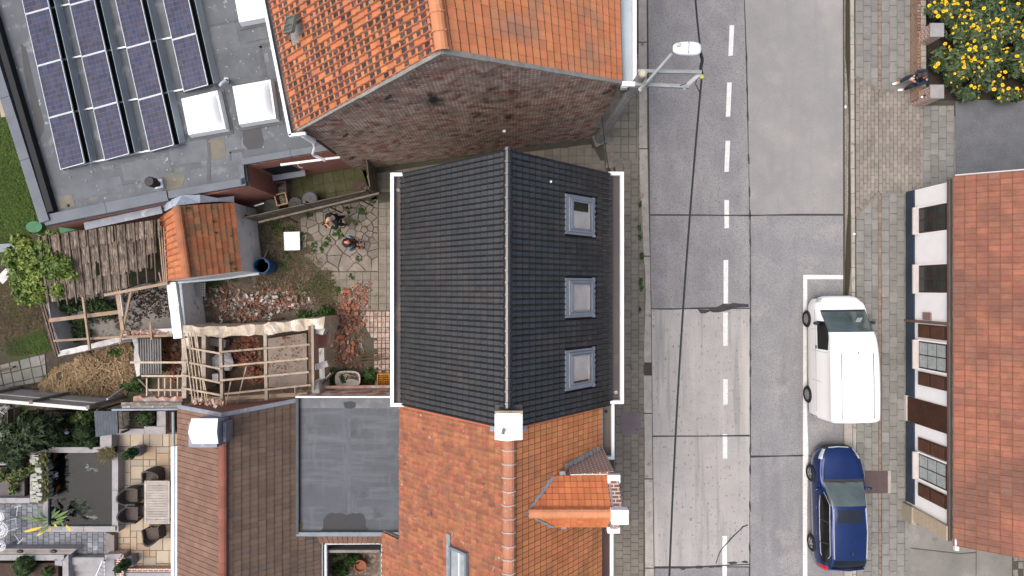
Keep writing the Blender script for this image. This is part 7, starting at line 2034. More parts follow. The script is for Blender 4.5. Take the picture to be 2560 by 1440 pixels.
# patio furniture
tw = M('silver_teak', (.36, .335, .30), (.285, .262, .235), 3.5, .9, .3, 26, rnd=.10, stain=[((.19, .165, .14), 3, .60, .74), ((.43, .41, .38), 5, .6, .72)])
tb_ = thing('garden_table', 'weathered rectangular wooden garden table partly under the white gutter', 'table', W(392, 1256, 0))
x0, x1, y0, y1 = 361, 424, 1202, 1310
zt_ = .74
for k in range(15):
 a = y0 + 5 + k * (y1 - y0 - 10) / 15
 MB().prism([W(x, y, zt_) for x, y in ((x0 + 6, a + .5), (x1 - 6, a + .5), (x1 - 6, a + 6.1), (x0 + 6, a + 6.1))], zt_ - .03, zt_ + random.uniform(-.002, .003)).build('table_slat', tw, tb_)
for q in (((x0, y0), (x0 + 5.5, y0), (x0 + 5.5, y1), (x0, y1)), ((x1 - 5.5, y0), (x1, y0), (x1, y1), (x1 - 5.5, y1)), ((x0 + 6, y0), (x1 - 6, y0), (x1 - 6, y0 + 5), (x0 + 6, y0 + 5)), ((x0 + 6, y1 - 5), (x1 - 6, y1 - 5), (x1 - 6, y1), (x0 + 6, y1))):
 MB().prism([W(x, y, zt_) for x, y in q], zt_ - .04, zt_ + .002).build('table_frame', tw, tb_)
for x in (x0 + 6, x1 - 6):
 for y in (y0 + 6, y1 - 6):
  p = W(x, y, zt_); MB().box((p.x, p.y, .36), (.07, .07, .70)).build('leg', tw, tb_)
rat = M('dark_rattan', (.075, .070, .068), (.052, .049, .048), 10, .8, .6, 50)
seat_m = M('rattan_seat', (.095, .075, .065), (.065, .052, .045), 12, .85, .6, 50)
def chair(px, py, rz, label):
 """tub chair; local +y looks at the table"""
 t = thing('rattan_chair', label, 'chair', W(px, py, 0), rz, group='rattan tub chairs round the garden table')
 fr2 = MW[t.name]
 MB().prism([(-.24, -.22), (.24, -.22), (.26, .26), (-.26, .26)], .36, .42).build('seat', seat_m, t, frame=fr2)
 n = 14
 vs, fs = [], []
 for i in range(n + 1):
  a = math.pi * (-.02 + 1.04 * i / n)
  k = math.sin(a) ** 1.5 if 0 < a < math.pi else 0
  hgt = .58 + .26 * max(0, k)
  xx, yy = -.30 * math.cos(a), -.02 - .26 * math.sin(a)
  if i == 0: xx, yy = -.30, .24
  if i == n: xx, yy = .30, .24
  o_ = 1.0 + .06
  vs += [(xx, yy, .05), (xx * 1.1, yy * 1.12, hgt), (xx * .94, yy * .90, hgt), (xx * .88, yy * .86, .38)]
 for i in range(n):
  for k in range(3):
   fs.append((4 * i + k, 4 * i + k + 1, 4 * i + 4 + k + 1, 4 * i + 4 + k))
 fs += [(3, 2, 1, 0), tuple(4 * n + k for k in range(4))]
 MB().add(vs, fs).build('backrest', rat, t, frame=fr2)
 for x in (-.24, .24):
  for y in (-.20, .24): MB().box((x, y, .18), (.045, .045, .36)).build('leg', rat, t, frame=fr2)
chair(396, 1182, math.pi, 'rattan chair at the upper short end of the garden table')
chair(343, 1230, -math.pi / 2, 'upper of two rattan chairs on the pond side of the garden table')
chair(344, 1275, -math.pi / 2, 'lower of two rattan chairs on the pond side of the garden table')
chair(398, 1326, .15, 'rattan chair pulled away from the lower short end of the garden table')
def planter(px, py, rz, balls, label):
 t = thing('planter', label, 'planter', W(px, py, 0), rz)
 fr2 = MW[t.name]
 MB().add([(-.15, -.15, 0), (.15, -.15, 0), (.15, .15, 0), (-.15, .15, 0), (-.20, -.20, .5), (.20, -.20, .5), (.20, .20, .5), (-.20, .20, .5), (-.16, -.16, .5), (.16, -.16, .5), (.16, .16, .5), (-.16, .16, .5), (0, 0, .44)],
    [(3, 2, 1, 0)] + [(i, (i + 1) % 4, 4 + (i + 1) % 4, 4 + i) for i in range(4)] + [(4 + i, 4 + (i + 1) % 4, 8 + (i + 1) % 4, 8 + i) for i in range(4)] + [(8 + i, 8 + (i + 1) % 4, 12) for i in range(4)]).build('pot', M('zinc_planter', (.17, .185, .20), (.135, .148, .16), 3, .6, .1), t, frame=fr2)
 c = MB()
 for z, r in balls: c.ball((0, 0, z), r * .85, 8)
 c.build('topiary_core', M('box_core', (.016, .032, .010)), t, frame=fr2)
 P = MW[t.name].translation
 leaves('topiary', [((P.x, P.y, z), (r, r, r)) for z, r in balls], 2200, .035, box_leaf, t, shell=.85)
planter(356, 1121, .1, [(.68, .22), (1.05, .17)], 'grey square planter with a two ball topiary at the upper end of the patio')
planter(338, 1392, .2, [(.68, .22), (1.05, .17)], 'grey square planter with a topiary beside the brick faced planter')
wi = M('white_cast_iron', (.66, .68, .70), (.58, .60, .62), 6, .5, .1)
def lace(mb, c, r, z):
 for q in (1.0, .62, .28): mb.tube([(c.x + r * q * math.cos(a), c.y + r * q * math.sin(a), z) for a in [2 * math.pi * k / 20 for k in range(21)]], .014, 5)
 for k in range(22):
  a = 2 * math.pi * k / 22
  mb.beam((c.x + r * .28 * math.cos(a), c.y + r * .28 * math.sin(a), z), (c.x + r * math.cos(a), c.y + r * math.sin(a), z), .018, .012)
bt_ = thing('bistro_table', 'round white lacework garden table cut by the left edge', 'table', W(0, 1325, 0))
q = MB(); lace(q, W(0, 1325, .7), .30, .70); q.build('table_top', wi, bt_)
for k in range(3):
 a = 2.1 * k; c = W(0, 1325, .7)
 MB().tube([(c.x, c.y, .68), (c.x + .1 * math.cos(a), c.y + .1 * math.sin(a), .35), (c.x + .3 * math.cos(a), c.y + .3 * math.sin(a), 0)], .018, 6).build('leg', wi, bt_)
def bchair(px, py, rz, label):
 t = thing('bistro_chair', label, 'chair', W(px, py, 0), rz, group='white lacework chairs')
 fr2 = MW[t.name]
 q = MB(); lace(q, Vector((0, 0, 0)), .20, .44); q.build('seat', wi, t, frame=fr2)
 b = MB()
 b.tube([(-.19, -.1, .44), (-.21, -.22, .80), (-.1, -.26, .92), (.1, -.26, .92), (.21, -.22, .80), (.19, -.1, .44)], .014, 6)
 for x in (-.1, 0, .1): b.tube([(x, -.19, .44), (x * 1.1, -.25, .9)], .010, 5)
 for z in (.62, .78): b.tube([(-.2, -.18, z), (0, -.24, z), (.2, -.18, z)], .010, 5)
 b.build('backrest', wi, t, frame=fr2)
 for x, y in ((-.14, -.14), (.14, -.14), (.15, .14), (-.15, .14)): MB().tube([(x, y, .44), (x * 1.5, y * 1.7, 0)], .014, 5).build('leg', wi, t, frame=fr2)
bchair(21, 1284, .2, 'white lacework chair above the round garden table')
bchair(24, 1353, 2.6, 'white lacework chair below the round garden table')
t = thing('folding_frame', 'thin white metal frame lying on the block paving beside the white table', 'frame', W(38, 1312, 0))
for a, b in (((14, 1302), (42, 1296)), ((16, 1328), (46, 1320)), ((40, 1294), (41, 1322)), ((36, 1268), (54, 1264)), ((44, 1266), (41, 1290)), ((36, 1336), (50, 1356)), ((44, 1360), (58, 1346))):
 MB().tube([W(*a, .35), W(*b, .32)], .013, 5).build('frame_bar', wi, t)
rk = thing('rock_bed', 'timber edged bed of grey rocks in the corner under the panel fence', 'rock bed', W(15, 1060, 0))
rubble('rocks', [(12, 1030, 25, 14), (12, 1075, 24, 16)], 170, .08, .26, M('rock', (.2, .2, .2), (.1, .1, .1), 5, .95, .5, 20, ramp=[(0, (.11, .115, .11)), (.35, (.19, .195, .185)), (.65, (.30, .31, .30)), (.85, (.075, .08, .07))]), rk, hh=.15)
for a, b in (((-20, 1052), (38, 1050)), ((40, 1020), (38, 1104)), ((-20, 1103), (38, 1100))): MB().beam(W(*a, .15), W(*b, .15), .12, .3).build('timber_edge', M('pale_timber', (.26, .235, .18), (.20, .18, .14), 3, .9, .3, 24), rk)
MB().beam(W(44, 1018, .1), W(44, 1052, .1), .02, 1.0).build('slatted_screen', old_wood, label='dark slatted wooden screen beside the rock bed', cat='screen')
# ------------------------------------------------------------------ garden wall, pillars and the yellow flower bush
bw = thing('garden_wall', 'low mossy brick wall with two stone capped pillars beside the yellow flowers', 'wall', W(2295, 130, 0))
wall_br = M('mossy_brick', (.25, .13, .09), (.17, .09, .065), 2, .95, .5, 40, brick=(.22, .075, .014, (.36, .31, .25), (.27, .13, .09), (.17, .085, .06)), stain=[((.075, .07, .035), 2.2, .58, .72)])
GX = 995 * H / F
MB().box((GX + .17, 10.9, .2), (.34, 7.2, .4)).build('wall_body', wall_br, bw)
def brick_course(root, x, y0, y1, z, w, m, n, name='capping_brick'):
 polys = []
 for i in range(n):
  a, b = y0 + (y1 - y0) * i / n + .006, y0 + (y1 - y0) * (i + 1) / n - .006
  polys.append([(x, a), (x + w, a), (x + w, b), (x, b)])
 pieces(root, name, m, polys, z, .05, jit=.004)
cap_m = M('capping_brick', (.23, .125, .085), (.165, .095, .065), 3, .95, .4, 30, rnd=.2, stain=[((.30, .28, .24), 3, .58, .7), ((.07, .07, .035), 4, .6, .72)])
brick_course(bw, GX, 7.25, 14.5, .45, .13, cap_m, 62)
brick_course(bw, GX + .14, 7.25, 14.5, .45, .20, M('capping_stone', (.27, .25, .215), (.20, .185, .15), 3, .95, .4, 30, rnd=.15, stain=[((.10, .10, .05), 3, .58, .7)]), 30, 'capping_stone')
for py, lb in ((75, 'n'), (229, 's')):
 c = W(2334, py, 1.12)
 pl_ = MB().box((GX + .30, c.y, .53), (.46, .46, 1.06)).build('pillar', brick_dorm, bw)
 MB().box((GX + .30, c.y, 1.10), (.52, .52, .08)).build('pillar_cap', M('cap_stone', (.27, .265, .26), (.225, .22, .22), 3, .85, .2, 30), pl_, bevel=.012)
lt = thing('wall_lamp', 'small dark lantern with a white bulb fixed to the lower garden pillar', 'lamp', (GX + .04, W(0, 240, .8).y, .8))
MB().beam((GX + .06, W(0, 238, .8).y, .85), (GX - .10, W(0, 243, .8).y, .9), .04, .04).build('lamp_arm', iron, lt)
MB().ball((GX - .11, W(0, 244, .8).y, .88), .045, 6).build('lamp_bulb', white_m, lt)
fb = thing('flowering_bush', 'sprawling bush of dark green leaves covered in bright yellow flowers behind the garden wall', 'bush', W(2440, 130, 0))
fl_leaf = M('flower_bush_leaf', (.072, .105, .045), (.042, .070, .030), 1.6, .6, 0, rnd=.5, hue=.03)
fbl = []
random.seed(5)
for k in range(46):
 x, y = random.uniform(2345, 2680), random.uniform(-60, 235)
 if x < 2372 and 40 < y < 110: continue
 if x < 2360 and y > 195: continue
 z = random.uniform(.55, 1.05)
 fbl.append((W(x, y, z * .8), (random.uniform(.45, .75), random.uniform(.45, .75), z * .5)))
fbl += [(W(2335, 25, .6), (.35, .4, .4)), (W(2350, 150, .5), (.4, .6, .35)), (W(2420, 235, .5), (.5, .3, .4)), (W(2520, 240, .5), (.6, .3, .4))]
leaves('foliage', fbl, 26000, .105, fl_leaf, fb, aspect=2.6, shell=.45)
for k in range(9):
 MB().tube([W(random.uniform(2370, 2540), random.uniform(10, 220), 0), W(random.uniform(2370, 2540), random.uniform(10, 220), .6)], .012, 5).build('stem', M('green_stem', (.05, .075, .025)), fb)
MB().prism([W(x, y) for x, y in ((2318, -200), (2760, -200), (2760, 250), (2318, 250))], -.05, .02).build('bed_soil', gsoil, fb)
petal = M('yellow_petal', (.78, .52, .012), (.68, .42, .008), 10, .6, 0, rnd=.14, hue=.012)
disc_m = M('flower_centre', (.46, .22, .012), (.36, .16, .01), 10, .8, .3)
fvs, ffs, fmi = [], [], []
NP = 9
for k in range(NP):
 a = 2 * math.pi * k / NP
 ca, sa = math.cos(a), math.sin(a)
 w_ = .17
 pts = [(.10, -.05, 0), (.34, -w_, .08), (.50, 0, .03), (.34, w_, .08)]
 b = len(fvs)
 fvs += [(x * ca - y * sa, x * sa + y * ca, z) for x, y, z in pts]
 ffs.append((b, b + 1, b + 2, b + 3)); fmi.append(0)
b = len(fvs)
fvs += [(.16 * math.cos(2 * math.pi * k / 8), .16 * math.sin(2 * math.pi * k / 8), .05) for k in range(8)] + [(0, 0, .11)]
ffs += [(b + k, b + (k + 1) % 8, b + 8) for k in range(8)]; fmi += [1] * 8
q = MB(); q.add(fvs, ffs); q.mi = fmi
fme = q.mesh('flower', [petal, disc_m])
nfl = 0
while nfl < 300:
 c, r = random.choice(fbl)
 d = Vector((random.gauss(0, 1), random.gauss(0, 1), abs(random.gauss(0, 1)) + .5)).normalized()
 p = Vector((c.x + d.x * r[0], c.y + d.y * r[1], c.z + d.z * r[2] * 1.12 + .05))
 x, y = pix(p)
 if not (2308 < x < 2566 and -6 < y < 262): continue
 dens = .25 if (x > 2440 and y < 45) else 1.0
 if random.random() > dens: continue
 o = bpy.data.objects.new('flower', fme)
 s_ = random.choice([.06, .08, .09, .11, .12, .14, .16])
 link(o, fb, I4, Matrix.Translation(p) @ Matrix.Rotation(random.uniform(-.7, .7), 4, 'X') @ Matrix.Rotation(random.uniform(-.7, .7), 4, 'Y') @ Matrix.Rotation(random.uniform(0, 6.3), 4, 'Z') @ Matrix.Scale(s_, 4))
 nfl += 1
# ------------------------------------------------------------------ lamp post with bracket, cables
galv = M('galvanised', (.27, .295, .30), (.21, .23, .235), 4, .5, .1, 20, metal=.2, spec=.4)
pole_m = M('weathered_pole', (.235, .235, .225), (.17, .17, .165), 3, .7, .3, 20, stain=[((.40, .41, .40), 5, .60, .7), ((.24, .19, .11), 3.5, .60, .72, (1, 1, .3))])
lp = thing('street_lamp', 'tall grey pole with a white lamp head over the road beside the brick gable', 'street lamp', W(1494, 352, 0))
pb_, ptp = W(1496, 352, 0), W(1606, 186, 8.2)
MB().tube([pb_, pb_.lerp(ptp, .75), ptp], [.185, .14, .115], 8).build('pole', pole_m, lp)
MB().box(pb_ + Vector((0, 0, .15)), (.46, .46, .3), rz=.4).build('pole_foot', drive_c, lp)
MB().ball(ptp + Vector((0, 0, .08)), .11, 7, sz=.8).build('pole_cap', M('cream_cap', (.46, .43, .33), (.38, .35, .27)), lp)
ar = MB()
ar.beam(W(1594, 178, 8.0), W(1753, 181, 8.0), .09, .09); ar.build('bracket_arm', galv, lp)
MB().beam(W(1588, 211, 7.8), W(1722, 217, 7.8), .09, .09).build('bracket_arm', galv, lp)
MB().beam(W(1752, 182, 7.95), W(1708, 222, 7.75), .10, .08).build('bracket_arm', galv, lp)
MB().beam(W(1556, 210, 7.6), W(1612, 212, 7.75), .12, .10).build('wall_bracket', white_m, lp)
MB().beam(W(1598, 226, 7.9), W(1630, 196, 8.1), .09, .09).build('clamp', galv, lp)
MB().tube([W(1602, 226, 7.9), W(1618, 205, 8.2), W(1680, 134, 8.55)], .045, 8).build('lamp_arm', galv, lp)
MB().tube([W(1612, 205, 8.0), W(1640, 188, 8.2)], .02, 6).build('lamp_stay', galv, lp)
lc = W(1718, 121, 8.65)
fr_ = Matrix.Translation(lc) @ Matrix.Rotation(-.02, 4, 'Z')
lh = []
n = 20
def sup(a, b, e, z, off=0): return [(off + a * math.copysign(abs(math.cos(t)) ** e, math.cos(t)), b * math.copysign(abs(math.sin(t)) ** e, math.sin(t)) * (1 - .18 * (math.cos(t) < 0) * abs(math.cos(t))), z) for t in [2 * math.pi * k / n for k in range(n)]]
rg = [sup(.30, .13, .6, -.12), sup(.355, .165, .6, -.06), sup(.37, .178, .6, .0), sup(.33, .15, .65, .05), sup(.20, .09, .8, .075), sup(.01, .01, 1, .08)]
vs = [p for r in rg for p in r]
fs = [(i * n + k, i * n + (k + 1) % n, (i + 1) * n + (k + 1) % n, (i + 1) * n + k) for i in range(5) for k in range(n)] + [tuple(reversed(range(n)))]
MB().add(vs, fs).build('lamp_head', M('lamp_head_white', (.66, .73, .76), (.60, .68, .71), 2, .4, 0, spec=.4), lp, frame=fr_, smooth=True)
MB().box((.02, 0, .078), (.012, .30, .02)).build('lamp_seam', iron, lp, frame=fr_)
MB().lathe([(.055, .04), (.055, .12), (.03, .13), (0, .13)], (-.24, .05, 0), 14).build('light_sensor', M('sensor_grey', (.42, .43, .42), (.36, .37, .36)), lp, frame=fr_)
blk = M('black_cable', (.014, .018, .018), (.018, .022, .022), 3, .5, .1)
def sag(a, b, s_, n=14): return [a.lerp(b, i / n) - Vector((0, 0, s_ * 4 * (i / n) * (1 - i / n))) for i in range(n + 1)]
MB().tube(sag(W(1752, 133, 7.95), W(1720, -420, 7.6), .25), .027, 6).build('overhead_cable', blk, label='thick black overhead cable running up from the lamp bracket', cat='cable')
MB().tube(sag(W(1755, 186, 7.9), W(1664, 1760, 7.7), .55, 24), .028, 6).build('overhead_cable', blk, label='thick black overhead cable running down along the road from the lamp bracket', cat='cable')
cbn = MB()
cbn.tube([W(1752, 133, 7.95), W(1756, 150, 7.85), W(1752, 170, 7.9), W(1755, 186, 7.9)], .045, 6)
cbn.tube([W(1755, 186, 7.85), W(1742, 195, 7.6), W(1739, 210, 7.5), W(1750, 232, 7.6)], .012, 5)
cbn.tube([W(1748, 185, 7.9), W(1728, 205, 7.8), W(1700, 214, 7.85)], .016, 5)
cbn.build('cable_splice', blk, label='knotted cable splice hanging at the end of the lamp bracket', cat='cable')
MB().ball(W(1755, 192, 7.98), .06, 6).build('insulator', M('yellow_green', (.45, .45, .10), (.35, .35, .08)), label='small yellow insulator at the outer end of the bracket', cat='insulator')
MB().tube(sag(W(1505, 292, 6.0), W(1524, 432, 5.9), .12), .015, 5).build('house_cable', blk, label='thin black cable drooping from the lamp pole to the black tiled house', cat='cable')
MB().tube([W(1553, 232, 6.3), W(1570, 226, 7.2), W(1572, 216, 7.3)], .018, 5).build('wall_cable', blk, label='short black cable between the brick gable and the pole', cat='cable')
# ------------------------------------------------------------------ vehicles
def crom(p0, p1, p2, p3, t):
 return .5 * ((2 * p1) + (-p0 + p2) * t + (2 * p0 - 5 * p1 + 4 * p2 - p3) * t * t + (-p0 + 3 * p1 - 3 * p2 + p3) * t ** 3)
def loft(stations, s=5, r=3):
 """stations: (y, [(x, z)...K] from sill to roof centre); returns grid of points and the (station, ring) parameter of each row and column"""
 A = np.array([[(x, y, z) for x, z in pr] for y, pr in stations])
 n, K = A.shape[:2]
 rows = []; ri = []
 for i in range(n - 1):
  for k in range(s):
   t = k / s
   rows.append(crom(A[max(i - 1, 0)], A[i], A[i + 1], A[min(i + 2, n - 1)], t)); ri.append(i + t)
 rows.append(A[-1]); ri.append(n - 1)
 B = np.array(rows)
 full = np.concatenate([B, (B[:, :-1] * np.array([-1, 1, 1]))[:, ::-1]], axis=1)   # right half then mirrored left half
 M_ = full.shape[1]
 cols = []; rj = []
 for j in range(M_ - 1):
  for k in range(r):
   t = k / r
   cols.append(crom(full[:, max(j - 1, 0)], full[:, j], full[:, j + 1], full[:, min(j + 2, M_ - 1)], t)); rj.append(j + t)
 cols.append(full[:, -1]); rj.append(M_ - 1)
 return np.array(cols).transpose(1, 0, 2), ri, rj, K
def car_body(root, stations, classify, mats, s=5, r=3):
 G, ri, rj, K = loft(stations, s, r)
 fr2 = MW[root.name]
 parts = {}
 ni, nj = len(ri), len(rj)
 e = 1e-6
 for i in range(ni - 1):
  for j in range(nj - 1):
   si = (ri[i] + ri[i + 1]) / 2
   sj = (rj[j] + rj[j + 1]) / 2
   sj = min(sj, 2 * (K - 1) - sj)
   left = (rj[j] > K - 1 - e)
   key = classify(si, sj, left)
   parts.setdefault(key, []).append((i * nj + j, (i + 1) * nj + j, (i + 1) * nj + j + 1, i * nj + j + 1))
 V = G.reshape(-1, 3)
 for end, key in ((0, 'front_panel'), (ni - 1, 'rear_panel')):
  parts.setdefault(mats.get(key + '_key', 'body'), []).append(tuple(end * nj + j for j in range(nj)))
 for key, fs in parts.items():
  ids = sorted({k for f in fs for k in f}); mp = {k: n_ for n_, k in enumerate(ids)}
  mb = MB(); mb.add([V[k] for k in ids], [tuple(mp[k] for k in f) for f in fs])
  nm = key.split(':')[0]
  mb.build(nm, mats[key], root, frame=fr2, smooth=True)
 return G, ri, rj
tyre_m = M('tyre', (.016, .016, .017), (.022, .022, .023), 6, .85, .2, 30)
rim_m = M('alloy_rim', (.36, .37, .38), (.28, .29, .30), 4, .35, 0, metal=.5, spec=.5)
def wheel(root, x, y, r, w, spokes=5, side=1):
 fr2 = MW[root.name]
 fw = fr2 @ Matrix.Translation((x, y, r)) @ Matrix.Rotation(math.pi / 2 * side, 4, 'Y')
 t = MB().lathe([(r * .62, -w / 2), (r * .93, -w / 2), (r, -w / 2 + .03), (r, w / 2 - .03), (r * .93, w / 2), (r * .64, w / 2), (r * .62, w / 2 - .03)], (0, 0, 0), 28).build('wheel', tyre_m, root, frame=fw, smooth=False)
 q = MB().lathe([(r * .62, w / 2 - .03), (r * .56, w / 2 - .035), (r * .54, w / 2 - .09), (0, w / 2 - .10)], (0, 0, 0), 24)
 q.build('rim', M('dark_rim_well', (.03, .03, .032), (.04, .04, .042)), t, frame=fw)
 sp = MB()
 for k in range(spokes):
  a = 2 * math.pi * k / spokes
  sp.beam((r * .08 * math.cos(a), r * .08 * math.sin(a), w / 2 - .035), (r * .58 * math.cos(a), r * .58 * math.sin(a), w / 2 - .03), .065, .03)
 sp.lathe([(r * .14, w / 2 - .05), (r * .14, w / 2 - .015), (0, w / 2 - .012)], (0, 0, 0), 12)
 sp.tube([(r * .58 * math.cos(a), r * .58 * math.sin(a), w / 2 - .03) for a in [2 * math.pi * k / 24 for k in range(25)]], .018, 5)
 sp.build('rim_spokes', rim_m, t, frame=fw)
car_glass = M('car_glass', (.045, .066, .066), (.085, .11, .108), 1.2, .05, 0, spec=.7, coat=.3)  # base colour lifted to grey-green to stand for sky reflected in the windscreens
dark_glass = M('dark_car_glass', (.006, .007, .008), (.010, .011, .012), 1.5, .08, 0, spec=.4)
dk_trim = M('dark_trim', (.035, .037, .040), (.028, .03, .032), 3, .6, .1, 30)
head_m = M('headlight', (.50, .54, .56), (.30, .33, .35), 9, .12, 0, spec=.6, coat=.5)
tail_m = M('tail_light', (.42, .012, .018), (.30, .008, .012), 6, .2, 0, spec=.5, coat=.5)
chrome = M('chrome', (.70, .72, .74), (.62, .64, .66), 4, .2, 0, metal=.6, spec=.6)
van = thing('van', 'white panel van parked half on the pavement in the marked bay', 'van', (12.46, -.33, RZ), 0.012)
vw = M('van_white', (.80, .81, .80), (.78, .79, .78), 1.5, .35, 0, spec=.4, coat=.3)
VS = [(.03, [(.36, .36), (.46, .38), (.50, .50), (.48, .66), (.42, .73), (.32, .77), (0, .81)]),
  (-.05, [(.56, .30), (.72, .34), (.77, .56), (.74, .78), (.64, .87), (.50, .91), (0, .95)]),
  (-.26, [(.73, .28), (.90, .33), (.93, .62), (.885, .92), (.77, 1.0), (.62, 1.04), (0, 1.08)]),
  (-.56, [(.75, .27), (.95, .32), (.97, .70), (.94, 1.02), (.85, 1.13), (.70, 1.16), (0, 1.20)]),
  (-1.28, [(.75, .27), (.95, .32), (.98, .75), (.965, 1.10), (.83, 1.66), (.72, 1.80), (0, 1.87)]),
  (-1.95, [(.75, .27), (.95, .32), (.98, .75), (.97, 1.12), (.875, 1.72), (.80, 1.97), (0, 2.05)]),
  (-3.0, [(.75, .27), (.95, .32), (.98, .75), (.97, 1.12), (.885, 1.74), (.825, 2.02), (0, 2.09)]),
  (-4.30, [(.75, .28), (.95, .33), (.98, .75), (.97, 1.12), (.88, 1.74), (.82, 2.01), (0, 2.08)]),
  (-4.52, [(.72, .34), (.92, .38), (.95, .75), (.94, 1.12), (.86, 1.70), (.79, 1.96), (0, 2.03)]),
  (-4.60, [(.66, .40), (.82, .44), (.86, .78), (.86, 1.12), (.78, 1.62), (.70, 1.86), (0, 1.92)])]
def vcls(i, j, left):
 if 3.06 < i < 3.98 and j > 4.02: return 'windscreen'
 if 2.9 < i <= 3.06 and j > 4.02: return 'cowl'
 if i < 2.0 and j < 2.7 and i < 1.2: return 'bumper'
 if .95 < i < 1.9 and 2.7 < j < 4.0: return 'headlight:l' if left else 'headlight:r'
 if 3.58 < i < 4.18 and 3.0 < j < 4.0: return 'quarter_window:l' if left else 'quarter_window:r'
 if 4.2 <= i < 5.0 and 3.0 < j < 4.0: return 'side_window:l' if left else 'side_window:r'
 if i > 7.9 and j < 1.6: return 'rear_bumper'
 if 7.78 < i < 8.4 and 1.6 < j < 2.7: return 'tail_light:l' if left else 'tail_light:r'
 return 'body'
vm = {'body': vw, 'windscreen': car_glass, 'cowl': dk_trim, 'bumper': M('grey_bumper', (.11, .125, .14), (.09, .10, .115), 3, .6, .05, 30), 'headlight:l': head_m, 'headlight:r': head_m, 'quarter_window:l': dark_glass, 'quarter_window:r': dark_glass,
  'side_window:l': dark_glass, 'side_window:r': dark_glass, 'rear_bumper': M('grey_bumper', (.11, .125, .14)), 'tail_light:l': tail_m, 'tail_light:r': tail_m, 'front_panel_key': 'bumper', 'rear_panel_key': 'body'}
car_body(van, VS, vcls, vm, s=6, r=3)
vf = MW[van.name]
for y in (-.86, -3.80):
 wheel(van, -.915, y, .33, .22, 8, -1); wheel(van, .915, y, .33, .22, 8, 1)
seam = M('panel_gap', (.22, .23, .235), (.18, .19, .195), 2, .7, 0)
for x in (-.56, .60):
 MB().tube([(x, -2.02, 2.040), (x, -3.0, 2.068), (x, -4.42, 2.052)], .016, 5).build('roof_groove', M('roof_groove_grey', (.16, .165, .17)), van, frame=vf)
for y in (-1.22, -2.02, -3.15):
 MB().tube([(-.945, y, .36), (-.984, y, .75), (-.974, y, 1.12), (-.884, y - .03, 1.70)] if y != -1.22 else [(-.945, y, .36), (-.984, y, .75), (-.971, y, 1.08)], .006, 4).build('panel_gap', seam, van, frame=vf)
MB().tube([(-.982, -.45, .95), (-.988, -2.0, 1.02), (-.986, -4.3, 1.02)], .005, 4).build('panel_gap', seam, van, frame=vf)
MB().box((-.985, -1.88, 1.04), (.03, .12, .06)).build('door_handle', dk_trim, van, frame=vf)
for sx in (-1, 1):
 q = MB().ball((sx * 1.05, -.98, 1.22), .12, 7, sx=1.0, sy=.55, sz=1.0)
 q.beam((sx * .92, -1.02, 1.12), (sx * 1.02, -.99, 1.2), .07, .05)
 q.build('wing_mirror', dk_trim, van, frame=vf, smooth=True)
wpr = MB(); wpr.tube([(-.45, -.60, 1.215), (.10, -.66, 1.285)], .012, 5); wpr.tube([(.15, -.60, 1.22), (.68, -.68, 1.25)], .012, 5)
wpr.build('wiper', dk_trim, van, frame=vf)
for y in (-2.5, -3.1, -3.7, -4.2): MB().tube([(-.50, y, 2.052), (0, y, 2.083), (.54, y, 2.05)], .012, 5).build('roof_rib', vw, van, frame=vf)
MB().tube([(.05, -2.0, 2.06), (.05, -2.04, 2.09)], .02, 6).build('roof_aerial', dk_trim, van, frame=vf)
rl = MB()
for a, b in (((.20, -4.56, 1.0), (.20, -4.74, 1.0)), ((.20, -4.74, 1.0), (.78, -4.80, 1.15)), ((.78, -4.56, 1.15), (.78, -4.80, 1.15)), ((.35, -4.72, .8), (.8, -4.80, 1.0)), ((.20, -4.68, .95), (.78, -4.70, 1.1))): rl.tube([a, b], .014, 5)
rl.build('rear_rack', dk_trim, van, frame=vf)
MB().box((.33, -.95, 1.53), (.20, .5, .006), m=Matrix.Rotation(math.radians(43), 3, 'X')).build('windscreen_card', M('card', (.28, .32, .33), (.24, .28, .29)), van, frame=vf)
car = thing('car', 'dark blue metallic estate car parked at the kerb behind the van', 'car', (12.52, -6.10, RZ), 0.015)
cb = M('blue_metallic', (.006, .026, .115), (.005, .021, .095), 1.2, .22, 0, metal=.45, spec=.5, coat=.55)
CS = [(.02, [(.26, .36), (.34, .37), (.38, .46), (.36, .58), (.31, .63), (.24, .65), (0, .68)]),
  (-.07, [(.46, .26), (.56, .28), (.60, .50), (.56, .66), (.48, .71), (.38, .74), (0, .77)]),
  (-.42, [(.64, .20), (.79, .24), (.83, .54), (.77, .78), (.65, .84), (.52, .87), (0, .90)]),
  (-1.14, [(.70, .19), (.87, .24), (.905, .55), (.86, .91), (.76, .98), (.63, 1.0), (0, 1.03)]),
  (-2.02, [(.70, .19), (.87, .24), (.91, .56), (.88, .94), (.67, 1.33), (.57, 1.42), (0, 1.46)]),
  (-3.0, [(.70, .19), (.87, .24), (.915, .58), (.89, .96), (.69, 1.35), (.60, 1.45), (0, 1.49)]),
  (-3.98, [(.70, .21), (.87, .26), (.915, .60), (.88, .98), (.67, 1.31), (.58, 1.40), (0, 1.44)]),
  (-4.40, [(.68, .24), (.85, .28), (.885, .60), (.84, .97), (.68, 1.16), (.57, 1.24), (0, 1.29)]),
  (-4.60, [(.60, .28), (.77, .32), (.82, .60), (.76, .88), (.62, .97), (.50, 1.0), (0, 1.03)]),
  (-4.67, [(.50, .36), (.62, .40), (.66, .60), (.62, .74), (.52, .80), (.42, .82), (0, .84)])]
